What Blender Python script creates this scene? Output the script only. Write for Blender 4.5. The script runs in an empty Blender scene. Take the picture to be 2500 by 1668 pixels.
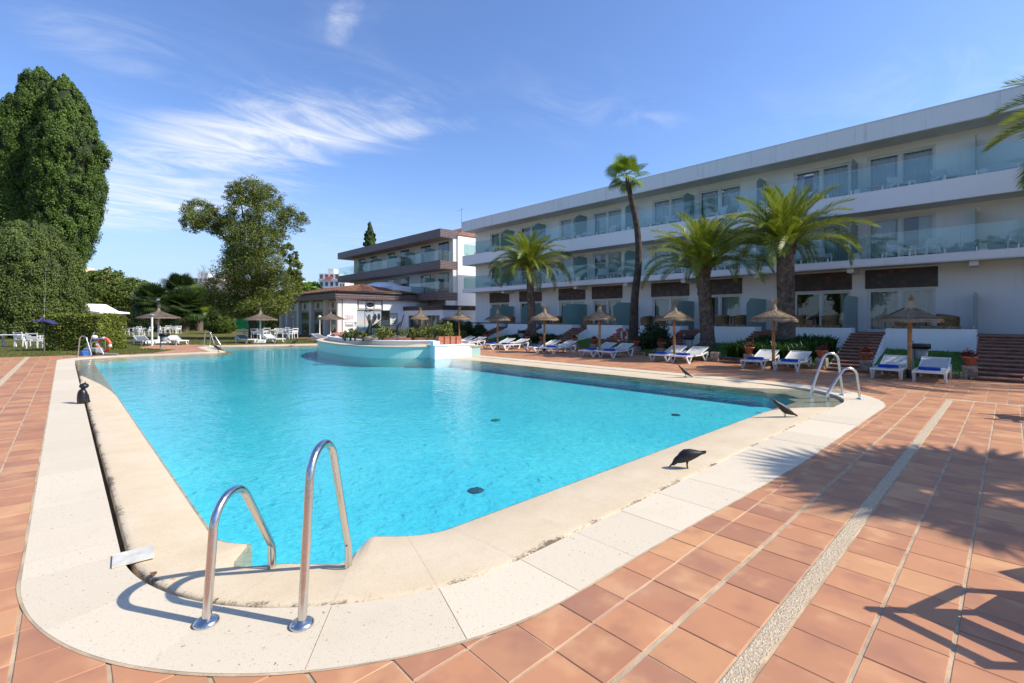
import bpy, math, random
import numpy as np
from mathutils import Vector, Matrix
from mathutils.geometry import tessellate_polygon
random.seed(11)
rng = np.random.default_rng(11)
R = math.radians
scene = bpy.context.scene
COL = scene.collection

# ------------------------------------------------------------------ camera, sky, sun, exposure
HEAD = R(46.7)            # heading of the camera, measured from +X (the hotel lies across +X, its facade runs along Y)
CAMH = 1.65
cam_data = bpy.data.cameras.new('camera')
cam = bpy.data.objects.new('camera', cam_data)
COL.objects.link(cam)
cam.location = (0, 0, CAMH)
cam.rotation_euler = (R(90), 0, HEAD - R(90))
cam_data.sensor_width = 36
cam_data.lens = 36 * 1150 / 2500
cam_data.shift_y = -55.6 / 2500
cam_data.clip_start = 0.05
cam_data.clip_end = 4000
scene.camera = cam

SUN_EL = R(43)
SUN_XY = Vector((0.62, -0.785)).normalized()
sun_dir = Vector((SUN_XY.x * math.cos(SUN_EL), SUN_XY.y * math.cos(SUN_EL), math.sin(SUN_EL)))
sl = bpy.data.lights.new('sun', 'SUN')
sl.energy = 4.3
sl.angle = R(0.53)
sl.color = (1.0, 0.94, 0.83)
sun = bpy.data.objects.new('sun', sl)
COL.objects.link(sun)
sun.rotation_euler = (-sun_dir).to_track_quat('-Z', 'Y').to_euler()
sun.location = (20, -30, 40)

world = bpy.data.worlds.new('World')
scene.world = world
world.use_nodes = True
wn, wl = world.node_tree.nodes, world.node_tree.links
wn.clear()

def build_sky():
    N = lambda t, **k: _node(wn, t, **k)
    sky = N('ShaderNodeTexSky', sky_type='NISHITA', sun_disc=False)
    sky.sun_elevation = SUN_EL
    sky.sun_rotation = math.atan2(SUN_XY.x, SUN_XY.y)
    sky.altitude = 20
    sky.air_density = 1.0
    sky.dust_density = 0.6
    sky.ozone_density = 2.2
    tc = N('ShaderNodeTexCoord')
    sep = N('ShaderNodeSeparateXYZ')
    wl.new(tc.outputs['Generated'], sep.inputs[0])
    # cirrus sheet: direction projected on a flat layer high overhead
    zc = M_(wn, wl, 'MAXIMUM', sep.outputs[2], 0.03)
    px = M_(wn, wl, 'DIVIDE', sep.outputs[0], zc)
    py = M_(wn, wl, 'DIVIDE', sep.outputs[1], zc)
    comb = N('ShaderNodeCombineXYZ')
    wl.new(px, comb.inputs[0]); wl.new(py, comb.inputs[1])
    mp = N('ShaderNodeMapping')
    mp.inputs['Rotation'].default_value = (0, 0, R(38))
    mp.inputs['Scale'].default_value = (0.75, 1.55, 1)
    wl.new(comb.outputs[0], mp.inputs[0])
    n1 = N('ShaderNodeTexNoise'); n1.inputs['Scale'].default_value = 1.7; n1.inputs['Detail'].default_value = 12
    n1.inputs['Roughness'].default_value = 0.66; n1.inputs['Distortion'].default_value = 1.3
    wl.new(mp.outputs[0], n1.inputs[0])
    n2 = N('ShaderNodeTexNoise'); n2.inputs['Scale'].default_value = 0.55; n2.inputs['Detail'].default_value = 4
    wl.new(comb.outputs[0], n2.inputs[0])
    streak = MR(wn, wl, n1.outputs[0], 0.42, 0.74)
    thin = MR(wn, wl, n2.outputs[0], 0.45, 0.75)
    thin = M_(wn, wl, 'MULTIPLY', M_(wn, wl, 'MULTIPLY', thin, streak), 0.32)
    # cloud banks: patches on the layer (centre, radii, turn)
    acc = thin
    for (cx, cy, rx, ry, a, dens, wgt) in [(0.74, 3.0, 0.60, 1.5, 22, 1.0, 0.30), (0.42, 5.2, 1.1, 2.6, 10, 0.85, 0.30), (0.66, 1.50, 0.07, 0.30, -14, 0.7, 0.10), (1.12, 2.45, 0.24, 0.8, 32, 0.9, 0.28), (0.1, 2.3, 0.3, 0.4, 0, 0.35, 0.2)]:
        m = N('ShaderNodeMapping'); m.vector_type = 'TEXTURE'
        m.inputs['Location'].default_value = (cx, cy, 0)
        m.inputs['Rotation'].default_value = (0, 0, R(a))
        m.inputs['Scale'].default_value = (rx, ry, 1)
        wl.new(comb.outputs[0], m.inputs[0])
        ln = N('ShaderNodeVectorMath', operation='LENGTH'); wl.new(m.outputs[0], ln.inputs[0])
        f = MR(wn, wl, ln.outputs['Value'], 1.25, 0.25)
        s = M_(wn, wl, 'ADD', n1.outputs[0], M_(wn, wl, 'MULTIPLY', f, wgt))
        s = MR(wn, wl, s, 0.50, 1.02)
        s = M_(wn, wl, 'MULTIPLY', M_(wn, wl, 'MULTIPLY', s, f), dens)
        acc = M_(wn, wl, 'MAXIMUM', acc, s)
    mix = N('ShaderNodeMixRGB'); wl.new(M_(wn, wl, 'MINIMUM', acc, 0.9), mix.inputs[0])
    tint = N('ShaderNodeMixRGB', blend_type='MULTIPLY'); tint.inputs[0].default_value = 1
    tint.inputs[2].default_value = (0.80, 0.92, 1.17, 1)
    wl.new(sky.outputs[0], tint.inputs[1])
    hz = N('ShaderNodeMixRGB'); wl.new(MR(wn, wl, sep.outputs[2], 0.30, 0.0, 0.0, 0.75), hz.inputs[0])
    wl.new(tint.outputs[0], hz.inputs[1]); hz.inputs[2].default_value = (2.55, 3.35, 4.5, 1)      # pale haze low in the sky, all round
    wl.new(hz.outputs[0], mix.inputs[1])
    mix.inputs[2].default_value = (4.9, 5.1, 5.5, 1)
    bg = N('ShaderNodeBackground'); bg.inputs['Strength'].default_value = 0.14
    wl.new(mix.outputs[0], bg.inputs[0])
    out = N('ShaderNodeOutputWorld'); wl.new(bg.outputs[0], out.inputs[0])

def _node(ns, t, **k):
    n = ns.new(t)
    for a, b in k.items(): setattr(n, a, b)
    return n
def M_(ns, ls, op, a, b=None):
    n = ns.new('ShaderNodeMath'); n.operation = op
    for i, v in enumerate((a, b)):
        if v is None: continue
        if isinstance(v, (int, float)): n.inputs[i].default_value = v
        else: ls.new(v, n.inputs[i])
    return n.outputs[0]
def MR(ns, ls, v, a, b, c=0.0, d=1.0):
    n = ns.new('ShaderNodeMapRange'); n.interpolation_type = 'SMOOTHSTEP'
    n.inputs[1].default_value = a; n.inputs[2].default_value = b; n.inputs[3].default_value = c; n.inputs[4].default_value = d
    ls.new(v, n.inputs[0]); return n.outputs[0]
build_sky()

vs = scene.view_settings
vs.view_transform = 'Standard'; vs.look = 'None'; vs.exposure = 0.5; vs.gamma = 1.0; vs.use_curve_mapping = False
scene.render.engine = 'CYCLES'
scene.cycles.max_bounces = 8
scene.cycles.transparent_max_bounces = 24
scene.cycles.caustics_reflective = False
scene.cycles.caustics_refractive = False

# ------------------------------------------------------------------ photo pixel -> place (distance comes from the plane it stands on)
FW = Vector((math.cos(HEAD), math.sin(HEAD))); RT = Vector((math.sin(HEAD), -math.cos(HEAD)))
FPX, CX, HY = 1150.0, 1250.0, 778.4
def ray(px): return FW + RT * ((px - CX) / FPX)
def G(px, py, z=0.0):
    d = (CAMH - z) * FPX / (py - HY); v = ray(px) * d
    return (v.x, v.y, z)
def onX(px, X):
    v = ray(px); return v.y * X / v.x
def D(px, d, z=0.0):
    v = ray(px) * d; return (v.x, v.y, z)
def Zat(py, d): return CAMH - (py - HY) * d / FPX

# ------------------------------------------------------------------ mesh helpers
class MB:
    def __init__(s): s.v = []; s.f = []; s.sm = []
    def add(s, vs, fs, smooth=False):
        o = len(s.v); s.v += [tuple(p) for p in vs]; s.f += [tuple(i + o for i in f) for f in fs]; s.sm += [smooth] * len(fs); return s
    def box(s, x0, x1, y0, y1, z0, z1):
        v = [(x, y, z) for z in (z0, z1) for y in (y0, y1) for x in (x0, x1)]
        return s.add(v, [(0, 2, 3, 1), (4, 5, 7, 6), (0, 1, 5, 4), (1, 3, 7, 5), (3, 2, 6, 7), (2, 0, 4, 6)])
    def obox(s, c, size, rz=0.0, M=None):
        a = MB(); sx, sy, sz = size; a.box(-sx / 2, sx / 2, -sy / 2, sy / 2, -sz / 2, sz / 2)
        T = Matrix.Translation(c) @ (M if M is not None else Matrix.Rotation(rz, 4, 'Z'))
        return s.add([T @ Vector(p) for p in a.v], a.f)
    def bar(s, a, b, w, h=None, up=(0, 0, 1)):
        a, b = Vector(a), Vector(b); h = w if h is None else h
        d = (b - a); L = d.length; d.normalize()
        up = Vector(up); sd = d.cross(up)
        if sd.length < 1e-4: sd = d.cross(Vector((1, 0, 0)))
        sd.normalize(); u = sd.cross(d)
        v = [p + sd * (i * w / 2) + u * (j * h / 2) for p in (a, b) for i, j in ((-1, -1), (1, -1), (1, 1), (-1, 1))]
        return s.add(v, [(3, 2, 1, 0), (4, 5, 6, 7), (0, 1, 5, 4), (1, 2, 6, 5), (2, 3, 7, 6), (3, 0, 4, 7)])
    def tube(s, pts, r, n=8, caps=True):
        pts = [Vector(p) for p in pts]; rs = r if isinstance(r, (list, tuple)) else [r] * len(pts)
        vs = []; fs = []; prev = None
        for i, p in enumerate(pts):
            t = (pts[min(i + 1, len(pts) - 1)] - pts[max(i - 1, 0)]).normalized()
            if prev is None:
                a = t.cross(Vector((0, 0, 1)));
                if a.length < 1e-3: a = t.cross(Vector((1, 0, 0)))
            else: a = prev - t * prev.dot(t)
            a.normalize(); prev = a; b = t.cross(a)
            for k in range(n):
                th = 2 * math.pi * k / n
                vs.append(p + (a * math.cos(th) + b * math.sin(th)) * rs[i])
        for i in range(len(pts) - 1):
            for k in range(n):
                fs.append((i * n + k, i * n + (k + 1) % n, (i + 1) * n + (k + 1) % n, (i + 1) * n + k))
        s.add(vs, fs, True)
        if caps:
            m = len(pts) - 1
            s.add([vs[k] for k in range(n)], [tuple(reversed(range(n)))])
            s.add([vs[m * n + k] for k in range(n)], [tuple(range(n))])
        return s
    def lathe(s, prof, n=16, c=(0, 0, 0), wob=None, smooth=True):
        vs = []; fs = []
        for i, (r, z) in enumerate(prof):
            for k in range(n):
                th = 2 * math.pi * k / n; q = r * (1 + (wob(i, k) if wob else 0))
                vs.append((c[0] + q * math.cos(th), c[1] + q * math.sin(th), c[2] + z))
        for i in range(len(prof) - 1):
            for k in range(n):
                fs.append((i * n + k, i * n + (k + 1) % n, (i + 1) * n + (k + 1) % n, (i + 1) * n + k))
        return s.add(vs, fs, smooth)
    def prism(s, poly, z0, z1, ch=0.0):
        n = len(poly)
        A = sum(poly[i][0] * poly[(i + 1) % n][1] - poly[(i + 1) % n][0] * poly[i][1] for i in range(n))
        if A < 0: poly = poly[::-1]
        vs = [(x, y, z0) for x, y in poly]
        fs = []
        if ch > 0:
            cx = sum(p[0] for p in poly) / n; cy = sum(p[1] for p in poly) / n
            vs += [(x, y, z1 - ch) for x, y in poly]
            for x, y in poly:
                L = math.hypot(cx - x, cy - y) or 1
                vs.append((x + (cx - x) / L * ch * 1.4, y + (cy - y) / L * ch * 1.4, z1))
            for l in range(2):
                for i in range(n):
                    j = (i + 1) % n; fs.append((l * n + i, l * n + j, (l + 1) * n + j, (l + 1) * n + i))
            fs.append(tuple(range(2 * n, 3 * n)))
        else:
            vs += [(x, y, z1) for x, y in poly]
            for i in range(n):
                j = (i + 1) % n; fs.append((i, j, n + j, n + i))
            fs.append(tuple(range(n, 2 * n))); fs.append(tuple(reversed(range(n))))
        return s.add(vs, fs)
    def sheet(s, loops, z):
        pts = [p for l in loops for p in l]
        tr = tessellate_polygon([[Vector((p[0], p[1], 0)) for p in l] for l in loops])
        fs = []
        for t in tr:
            a, b, c = (pts[i] for i in t)
            cr = (b[0] - a[0]) * (c[1] - a[1]) - (b[1] - a[1]) * (c[0] - a[0])
            fs.append(t if cr > 0 else t[::-1])
        zz = z if callable(z) else (lambda x, y: z)
        return s.add([(p[0], p[1], zz(p[0], p[1])) for p in pts], fs)
    def ball(s, c, r, n=10, m=7, sc=(1, 1, 1), M=None):
        vs = []; fs = []
        for i in range(m + 1):
            ph = math.pi * i / m - math.pi / 2
            for k in range(n):
                th = 2 * math.pi * k / n
                p = Vector((r * sc[0] * math.cos(ph) * math.cos(th), r * sc[1] * math.cos(ph) * math.sin(th), r * sc[2] * math.sin(ph)))
                if M is not None: p = M @ p
                vs.append(Vector(c) + p)
        for i in range(m):
            for k in range(n):
                fs.append((i * n + k, i * n + (k + 1) % n, (i + 1) * n + (k + 1) % n, (i + 1) * n + k))
        return s.add(vs, fs, True)
    def mesh(s, name):
        me = bpy.data.meshes.new(name); me.from_pydata(s.v, [], s.f)
        me.polygons.foreach_set('use_smooth', s.sm); me.update(); return me
    def build(s, name, mat, parent=None, loc=None, rz=0.0, kind=None, label=None):
        return ob(name, s.mesh(name), mat, parent, loc, rz, kind, label)

def ob(name, me, mat=None, parent=None, loc=None, rz=0.0, kind=None, label=None):
    o = bpy.data.objects.new(name, me); COL.objects.link(o)
    if mat is not None and me is not None and not me.materials: me.materials.append(mat)
    if parent is not None: o.parent = parent
    if loc is not None: o.location = loc
    if rz: o.rotation_euler[2] = rz
    if kind: o['kind'] = kind
    if label: o['label'] = label
    return o
def thing(name, label, cat, loc=(0, 0, 0), rz=0.0, group=None):
    o = bpy.data.objects.new(name, None); COL.objects.link(o)
    o.empty_display_size = 0.2; o.location = loc; o.rotation_euler[2] = rz
    return tag(o, label, cat, group)
def tag(o, label, cat, group=None):
    o['label'] = label; o['category'] = cat
    if group: o['group'] = group
    return o
def struct(o): o['kind'] = 'structure'; return o
def dup(root, loc, rz=0.0, label=None, group=None, sc=None):
    def rec(o, par):
        c = o.copy(); COL.objects.link(c); c.parent = par
        for ch in o.children: rec(ch, c)
        return c
    r = rec(root, None); r.location = loc; r.rotation_euler = (0, 0, rz)
    if label: r['label'] = label
    if group: r['group'] = group
    if sc: r.scale = (sc, sc, sc) if isinstance(sc, (int, float)) else sc
    return r

# quads from numpy arrays (foliage, blades)
def quads(name, V, mat, parent=None, kind=None, loc=None):
    n = V.shape[0]
    me = bpy.data.meshes.new(name)
    me.vertices.add(n * 4); me.vertices.foreach_set('co', V.reshape(-1).astype(np.float32))
    me.loops.add(n * 4); me.loops.foreach_set('vertex_index', np.arange(n * 4, dtype=np.int32))
    me.polygons.add(n); me.polygons.foreach_set('loop_start', np.arange(0, n * 4, 4, dtype=np.int32))
    me.update(calc_edges=True)
    return ob(name, me, mat, parent, loc, 0, kind)
def unit(a): return a / (np.linalg.norm(a, axis=1, keepdims=True) + 1e-9)
def leafquads(P, size, nrm=None, aspect=0.5, jit=0.9, along=None, ajit=0.6):
    n = len(P); size = np.broadcast_to(np.asarray(size, float).reshape(-1, 1), (n, 1)) * rng.uniform(0.65, 1.3, (n, 1))
    N = rng.normal(size=(n, 3)) if nrm is None else unit(np.asarray(nrm)) + jit * rng.normal(size=(n, 3)) * 0.6
    N = unit(N)
    T = rng.normal(size=(n, 3)) if along is None else np.asarray(along) + ajit * rng.normal(size=(n, 3))
    T = unit(T - N * np.sum(T * N, axis=1, keepdims=True)); B = np.cross(N, T)
    a = T * size * 0.5; b = B * size * aspect * 0.5
    return np.stack([P - a, P + b - a * 0.1, P + a, P - b - a * 0.1], axis=1)
def crown_pts(ells, dens, sub=0.28, per=60, flat=1.0):
    # ells: (centre, radii). Clumps sit on each ellipsoid's shell, leaves sit around each clump
    P = []; Nn = []
    for c, r in ells:
        r = np.array(r, float); area = 4 * math.pi * ((r[0] * r[1]) ** 1.6 + (r[0] * r[2]) ** 1.6 + (r[1] * r[2]) ** 1.6) ** (1 / 1.6) / 3 ** (1 / 1.6)
        K = max(6, int(area * dens))
        u = unit(rng.normal(size=(K, 3))); rad = rng.uniform(0.62, 1.0, (K, 1))
        sc = np.array(c) + u * r * rad
        sr = sub * r.mean() * rng.uniform(0.6, 1.25, (K, 1))
        q = unit(rng.normal(size=(K * per, 3))) * rng.uniform(0.3, 1.0, (K * per, 1)) ** 0.6
        srr = np.repeat(sr, per, 0); q2 = q * srr; q2[:, 2] *= flat
        P.append(np.repeat(sc, per, 0) + q2); Nn.append(q * 1.0 + np.repeat(u, per, 0) * 0.5 + np.array([0, 0, 0.25]))
    return np.concatenate(P), np.concatenate(Nn)

# ------------------------------------------------------------------ materials
def newmat(name):
    m = bpy.data.materials.new(name); m.use_nodes = True
    ns, ls = m.node_tree.nodes, m.node_tree.links; ns.clear()
    out = ns.new('ShaderNodeOutputMaterial')
    return m, ns, ls, out
def rnd_value(ns, ls):
    gi = ns.new('ShaderNodeNewGeometry'); oi = ns.new('ShaderNodeObjectInfo')
    return M_(ns, ls, 'FRACT', M_(ns, ls, 'ADD', gi.outputs['Random Per Island'], oi.outputs['Random']))
def ramp(ns, ls, v, cols, interp='LINEAR'):
    r = ns.new('ShaderNodeValToRGB'); r.color_ramp.interpolation = interp
    els = r.color_ramp.elements
    while len(els) < len(cols): els.new(0.5)
    for i, c in enumerate(cols):
        els[i].position = i / max(1, len(cols) - (0 if interp == 'CONSTANT' else 1)); els[i].color = (*c, 1)
    ls.new(v, r.inputs[0]); return r.outputs[0]
def mixc(ns, ls, f, a, b, bt='MIX'):
    n = ns.new('ShaderNodeMixRGB'); n.blend_type = bt
    for i, v in enumerate((f, a, b)):
        if isinstance(v, (int, float)): n.inputs[i].default_value = v
        elif isinstance(v, tuple): n.inputs[i].default_value = (*v, 1)
        else: ls.new(v, n.inputs[i])
    return n.outputs[0]
def noise(ns, ls, vec, scale, detail=5, rough=0.55, dist=0.0):
    n = ns.new('ShaderNodeTexNoise'); n.inputs['Scale'].default_value = scale; n.inputs['Detail'].default_value = detail
    n.inputs['Roughness'].default_value = rough; n.inputs['Distortion'].default_value = dist
    if vec is not None: ls.new(vec, n.inputs[0])
    return n.outputs[0]
def coords(ns, ls, which='Object', scale=None):
    tc = ns.new('ShaderNodeTexCoord'); o = tc.outputs[which]
    if which == 'World':
        pass
    if scale:
        m = ns.new('ShaderNodeMapping'); m.inputs['Scale'].default_value = scale; ls.new(o, m.inputs[0]); o = m.outputs[0]
    return o
def wpos(ns, ls, scale=None):
    g = ns.new('ShaderNodeNewGeometry'); o = g.outputs['Position']
    if scale:
        m = ns.new('ShaderNodeMapping'); m.inputs['Scale'].default_value = scale; ls.new(o, m.inputs[0]); o = m.outputs[0]
    return o
def bump(ns, ls, h, strength=0.3, dist=0.01, normal=None):
    b = ns.new('ShaderNodeBump'); b.inputs['Strength'].default_value = strength; b.inputs['Distance'].default_value = dist
    ls.new(h, b.inputs['Height'])
    if normal is not None: ls.new(normal, b.inputs['Normal'])
    return b.outputs[0]
def princ(ns, ls, out, col, rough=0.6, metal=0.0, nrm=None, spec=0.5, rsock=None):
    p = ns.new('ShaderNodeBsdfPrincipled')
    if isinstance(col, tuple): p.inputs['Base Color'].default_value = (*col, 1)
    else: ls.new(col, p.inputs['Base Color'])
    p.inputs['Roughness'].default_value = rough; p.inputs['Metallic'].default_value = metal
    p.inputs['Specular IOR Level'].default_value = spec
    if rsock is not None: ls.new(rsock, p.inputs['Roughness'])
    if nrm is not None: ls.new(nrm, p.inputs['Normal'])
    ls.new(p.outputs[0], out.inputs[0]); return p
def plain(name, col, rough=0.55, var=0.12, scale=3.0, metal=0.0, bmp=0.0, bscale=60, spec=0.5, island=0.0, dirt=None):
    m, ns, ls, out = newmat(name)
    v = wpos(ns, ls)
    n = noise(ns, ls, v, scale, 6, 0.6)
    d = tuple(max(0, c * (1 - var * 1.6)) for c in col); b = tuple(min(1, c * (1 + var)) for c in col)
    c = ramp(ns, ls, n, [d, d, b, b])
    if island:
        f = rnd_value(ns, ls)
        c = mixc(ns, ls, 1.0, c, ramp(ns, ls, f, [(1 - island,) * 3, (1, 1, 1)]), 'MULTIPLY')
    if dirt:
        n2 = noise(ns, ls, wpos(ns, ls, dirt[2] if len(dirt) > 2 else None), dirt[1], 7, 0.65)
        c = mixc(ns, ls, M_(ns, ls, 'MULTIPLY', MR(ns, ls, n2, 0.5, 0.75), dirt[3] if len(dirt) > 3 else 0.6), c, dirt[0])
    nr = None
    if bmp: nr = bump(ns, ls, noise(ns, ls, v, bscale, 4, 0.6), bmp, 0.01)
    princ(ns, ls, out, c, rough, metal, nr, spec)
    return m
def foliage(name, cols, rough=0.55, trans=0.25, big=0.25, bigscale=0.6, spec=0.3):
    m, ns, ls, out = newmat(name)
    c = ramp(ns, ls, rnd_value(ns, ls), cols)
    n = noise(ns, ls, wpos(ns, ls), bigscale, 3)
    c = mixc(ns, ls, 1.0, c, ramp(ns, ls, n, [(1 - big,) * 3, (1 - big,) * 3, (1 + big * 0.6, 1 + big * 0.5, 1), (1 + big * 0.6, 1 + big * 0.5, 1)]), 'MULTIPLY')
    p = princ(ns, ls, out, c, rough, 0, None, spec)
    t = ns.new('ShaderNodeBsdfTranslucent'); ls.new(mixc(ns, ls, 1.0, c, (1.5, 1.5, 0.7), 'MULTIPLY'), t.inputs[0])
    mx = ns.new('ShaderNodeMixShader'); mx.inputs[0].default_value = trans
    ls.new(p.outputs[0], mx.inputs[1]); ls.new(t.outputs[0], mx.inputs[2]); ls.new(mx.outputs[0], out.inputs[0])
    return m
def glassmat(name, tint=(0.93, 0.98, 0.96), ior=1.5, rough=0.0, diffuse=None, dfac=0.0, boost=1.0):
    m, ns, ls, out = newmat(name)
    tr = ns.new('ShaderNodeBsdfTransparent'); tr.inputs[0].default_value = (*tint, 1)
    gl = ns.new('ShaderNodeBsdfGlossy'); gl.inputs['Roughness'].default_value = rough
    f0 = ((ior - 1) / (ior + 1)) ** 2 * boost
    gg = ns.new('ShaderNodeNewGeometry'); dt = ns.new('ShaderNodeVectorMath'); dt.operation = 'DOT_PRODUCT'
    ls.new(gg.outputs['Incoming'], dt.inputs[0]); ls.new(gg.outputs['Normal'], dt.inputs[1])
    c1 = M_(ns, ls, 'SUBTRACT', 1.0, M_(ns, ls, 'ABSOLUTE', dt.outputs['Value']))
    f = M_(ns, ls, 'MINIMUM', M_(ns, ls, 'ADD', f0, M_(ns, ls, 'MULTIPLY', M_(ns, ls, 'POWER', c1, 5.0), 1 - f0)), 1.0)
    base = tr.outputs[0]
    if diffuse:
        df = ns.new('ShaderNodeBsdfDiffuse'); df.inputs[0].default_value = (*diffuse, 1)
        tl = ns.new('ShaderNodeBsdfTranslucent'); tl.inputs[0].default_value = (*diffuse, 1)
        a = ns.new('ShaderNodeMixShader'); a.inputs[0].default_value = 0.5; ls.new(df.outputs[0], a.inputs[1]); ls.new(tl.outputs[0], a.inputs[2])
        b = ns.new('ShaderNodeMixShader'); b.inputs[0].default_value = dfac; ls.new(base, b.inputs[1]); ls.new(a.outputs[0], b.inputs[2]); base = b.outputs[0]
    mx = ns.new('ShaderNodeMixShader'); ls.new(f, mx.inputs[0]); ls.new(base, mx.inputs[1]); ls.new(gl.outputs[0], mx.inputs[2])
    ls.new(mx.outputs[0], out.inputs[0]); return m

# deck tiles: fired clay, each tile its own tone, cloudy flame marks inside the tile
def tilemat(name, cols, bigcol=0.0):
    m, ns, ls, out = newmat(name)
    f = rnd_value(ns, ls)
    c = ramp(ns, ls, f, cols)
    pos = wpos(ns, ls)
    # shift the cloud noise by the tile's random value so it breaks at the joints
    cb = ns.new('ShaderNodeCombineXYZ'); ls.new(M_(ns, ls, 'MULTIPLY', f, 57.0), cb.inputs[0]); ls.new(M_(ns, ls, 'MULTIPLY', f, 31.0), cb.inputs[2])
    ad = ns.new('ShaderNodeVectorMath'); ad.operation = 'ADD'; ls.new(pos, ad.inputs[0]); ls.new(cb.outputs[0], ad.inputs[1])
    n = noise(ns, ls, ad.outputs[0], 3.2, 3, 0.5)
    c = mixc(ns, ls, MR(ns, ls, n, 0.50, 0.72, 0, 0.6), c, (0.33, 0.15, 0.095))
    c = mixc(ns, ls, MR(ns, ls, n, 0.48, 0.28, 0, 0.55), c, (0.66, 0.37, 0.185))
    fine = noise(ns, ls, pos, 160, 4, 0.7)
    c = mixc(ns, ls, MR(ns, ls, fine, 0.62, 0.78, 0, 0.35), c, (0.16, 0.07, 0.05))
    n3 = noise(ns, ls, pos, 0.9, 6, 0.65)
    c = mixc(ns, ls, MR(ns, ls, n3, 0.55, 0.8, 0, 0.25), c, (0.55, 0.42, 0.33))
    sc = noise(ns, ls, pos, 11, 8, 0.8)
    c = mixc(ns, ls, MR(ns, ls, sc, 0.66, 0.74, 0, 0.45), c, (0.62, 0.47, 0.36))
    sd = noise(ns, ls, wpos(ns, ls, (1, 1, 3)), 5.3, 7, 0.75)
    c = mixc(ns, ls, MR(ns, ls, sd, 0.62, 0.76, 0, 0.4), c, (0.20, 0.105, 0.075))
    hb = M_(ns, ls, 'ADD', M_(ns, ls, 'MULTIPLY', noise(ns, ls, pos, 220, 3), 0.3), noise(ns, ls, pos, 14, 3))
    princ(ns, ls, out, c, 0.5, 0, bump(ns, ls, hb, 0.18, 0.006), 0.35)
    return m
M = {}
M['tile'] = tilemat('terracotta_tile', [(0.39, 0.178, 0.096), (0.53, 0.25, 0.124), (0.46, 0.21, 0.107), (0.57, 0.29, 0.138), (0.37, 0.172, 0.10), (0.51, 0.235, 0.116), (0.43, 0.20, 0.105)])
M['mortar'] = plain('mortar', (0.49, 0.37, 0.24), 0.9, 0.2, 4, bmp=0.4, bscale=120, dirt=((0.2, 0.15, 0.12), 3.0, None, 0.5))
M['gutter'] = plain('gutter_dark', (0.03, 0.027, 0.024), 0.9, 0.3, 6)

def cream_mat():
    m, ns, ls, out = newmat('cream_stone')
    pos = wpos(ns, ls)
    f = rnd_value(ns, ls)
    c = ramp(ns, ls, f, [(0.60, 0.515, 0.385), (0.66, 0.57, 0.43)])
    c = mixc(ns, ls, MR(ns, ls, noise(ns, ls, pos, 1.3, 6, 0.65), 0.5, 0.8, 0, 0.35), c, (0.52, 0.41, 0.30))
    sp = noise(ns, ls, pos, 95, 3, 0.6)
    c = mixc(ns, ls, MR(ns, ls, sp, 0.60, 0.70, 0, 0.6), c, (0.33, 0.24, 0.17))
    sp2 = noise(ns, ls, pos, 38, 2, 0.6)
    c = mixc(ns, ls, MR(ns, ls, sp2, 0.69, 0.74, 0, 0.8), c, (0.16, 0.10, 0.07))
    h = M_(ns, ls, 'SUBTRACT', noise(ns, ls, pos, 180, 3), MR(ns, ls, sp2, 0.69, 0.75, 0, 1.0))
    princ(ns, ls, out, c, 0.75, 0, bump(ns, ls, h, 0.35, 0.004), 0.25); return m
M['cream'] = cream_mat()
def coping_mat():
    m, ns, ls, out = newmat('coping_stone')
    pos = wpos(ns, ls)
    n = noise(ns, ls, pos, 1.6, 6, 0.7)
    c = ramp(ns, ls, n, [(0.57, 0.44, 0.28), (0.61, 0.48, 0.31), (0.68, 0.56, 0.40), (0.71, 0.60, 0.44)])
    c = mixc(ns, ls, MR(ns, ls, noise(ns, ls, pos, 5, 7, 0.75), 0.58, 0.75, 0, 0.45), c, (0.46, 0.29, 0.13))
    sp = noise(ns, ls, pos, 110, 3, 0.65)
    c = mixc(ns, ls, MR(ns, ls, sp, 0.56, 0.70, 0, 0.6), c, (0.33, 0.22, 0.11))
    c = mixc(ns, ls, MR(ns, ls, sp, 0.36, 0.28, 0, 0.4), c, (0.72, 0.63, 0.5))
    at = ns.new('ShaderNodeAttribute'); at.attribute_name = 'wear'
    ws = M_(ns, ls, 'ADD', noise(ns, ls, pos, 2.2, 5, 0.7), M_(ns, ls, 'MULTIPLY', noise(ns, ls, pos, 60, 4, 0.7), 0.5))
    dk = MR(ns, ls, M_(ns, ls, 'MULTIPLY', ws, at.outputs['Fac']), 0.70, 0.86, 0, 0.85)
    c = mixc(ns, ls, dk, c, (0.075, 0.05, 0.03))
    princ(ns, ls, out, c, 0.7, 0, bump(ns, ls, noise(ns, ls, pos, 150, 4, 0.7), 0.5, 0.005), 0.3); return m
M['coping'] = coping_mat()
def strip_mat():
    m, ns, ls, out = newmat('pebble_strip')
    pos = wpos(ns, ls)
    sp = noise(ns, ls, wpos(ns, ls, (60, 90, 60)), 1.0, 3, 0.6, 0.5)
    c = ramp(ns, ls, sp, [(0.26, 0.17, 0.10), (0.42, 0.31, 0.20), (0.68, 0.56, 0.40), (0.72, 0.61, 0.46)])
    princ(ns, ls, out, c, 0.85, 0, bump(ns, ls, sp, 1.0, 0.015), 0.2); return m
M['strip'] = strip_mat()
def pool_mat():
    m, ns, ls, out = newmat('pool_paint')
    pos = wpos(ns, ls)
    n = noise(ns, ls, pos, 0.35, 4, 0.6)
    c = ramp(ns, ls, n, [(0.085, 0.76, 0.88), (0.085, 0.76, 0.88), (0.13, 0.86, 0.92), (0.13, 0.86, 0.92)])
    princ(ns, ls, out, c, 0.8, 0, None, 0.1); return m
M['pool'] = pool_mat()
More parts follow.
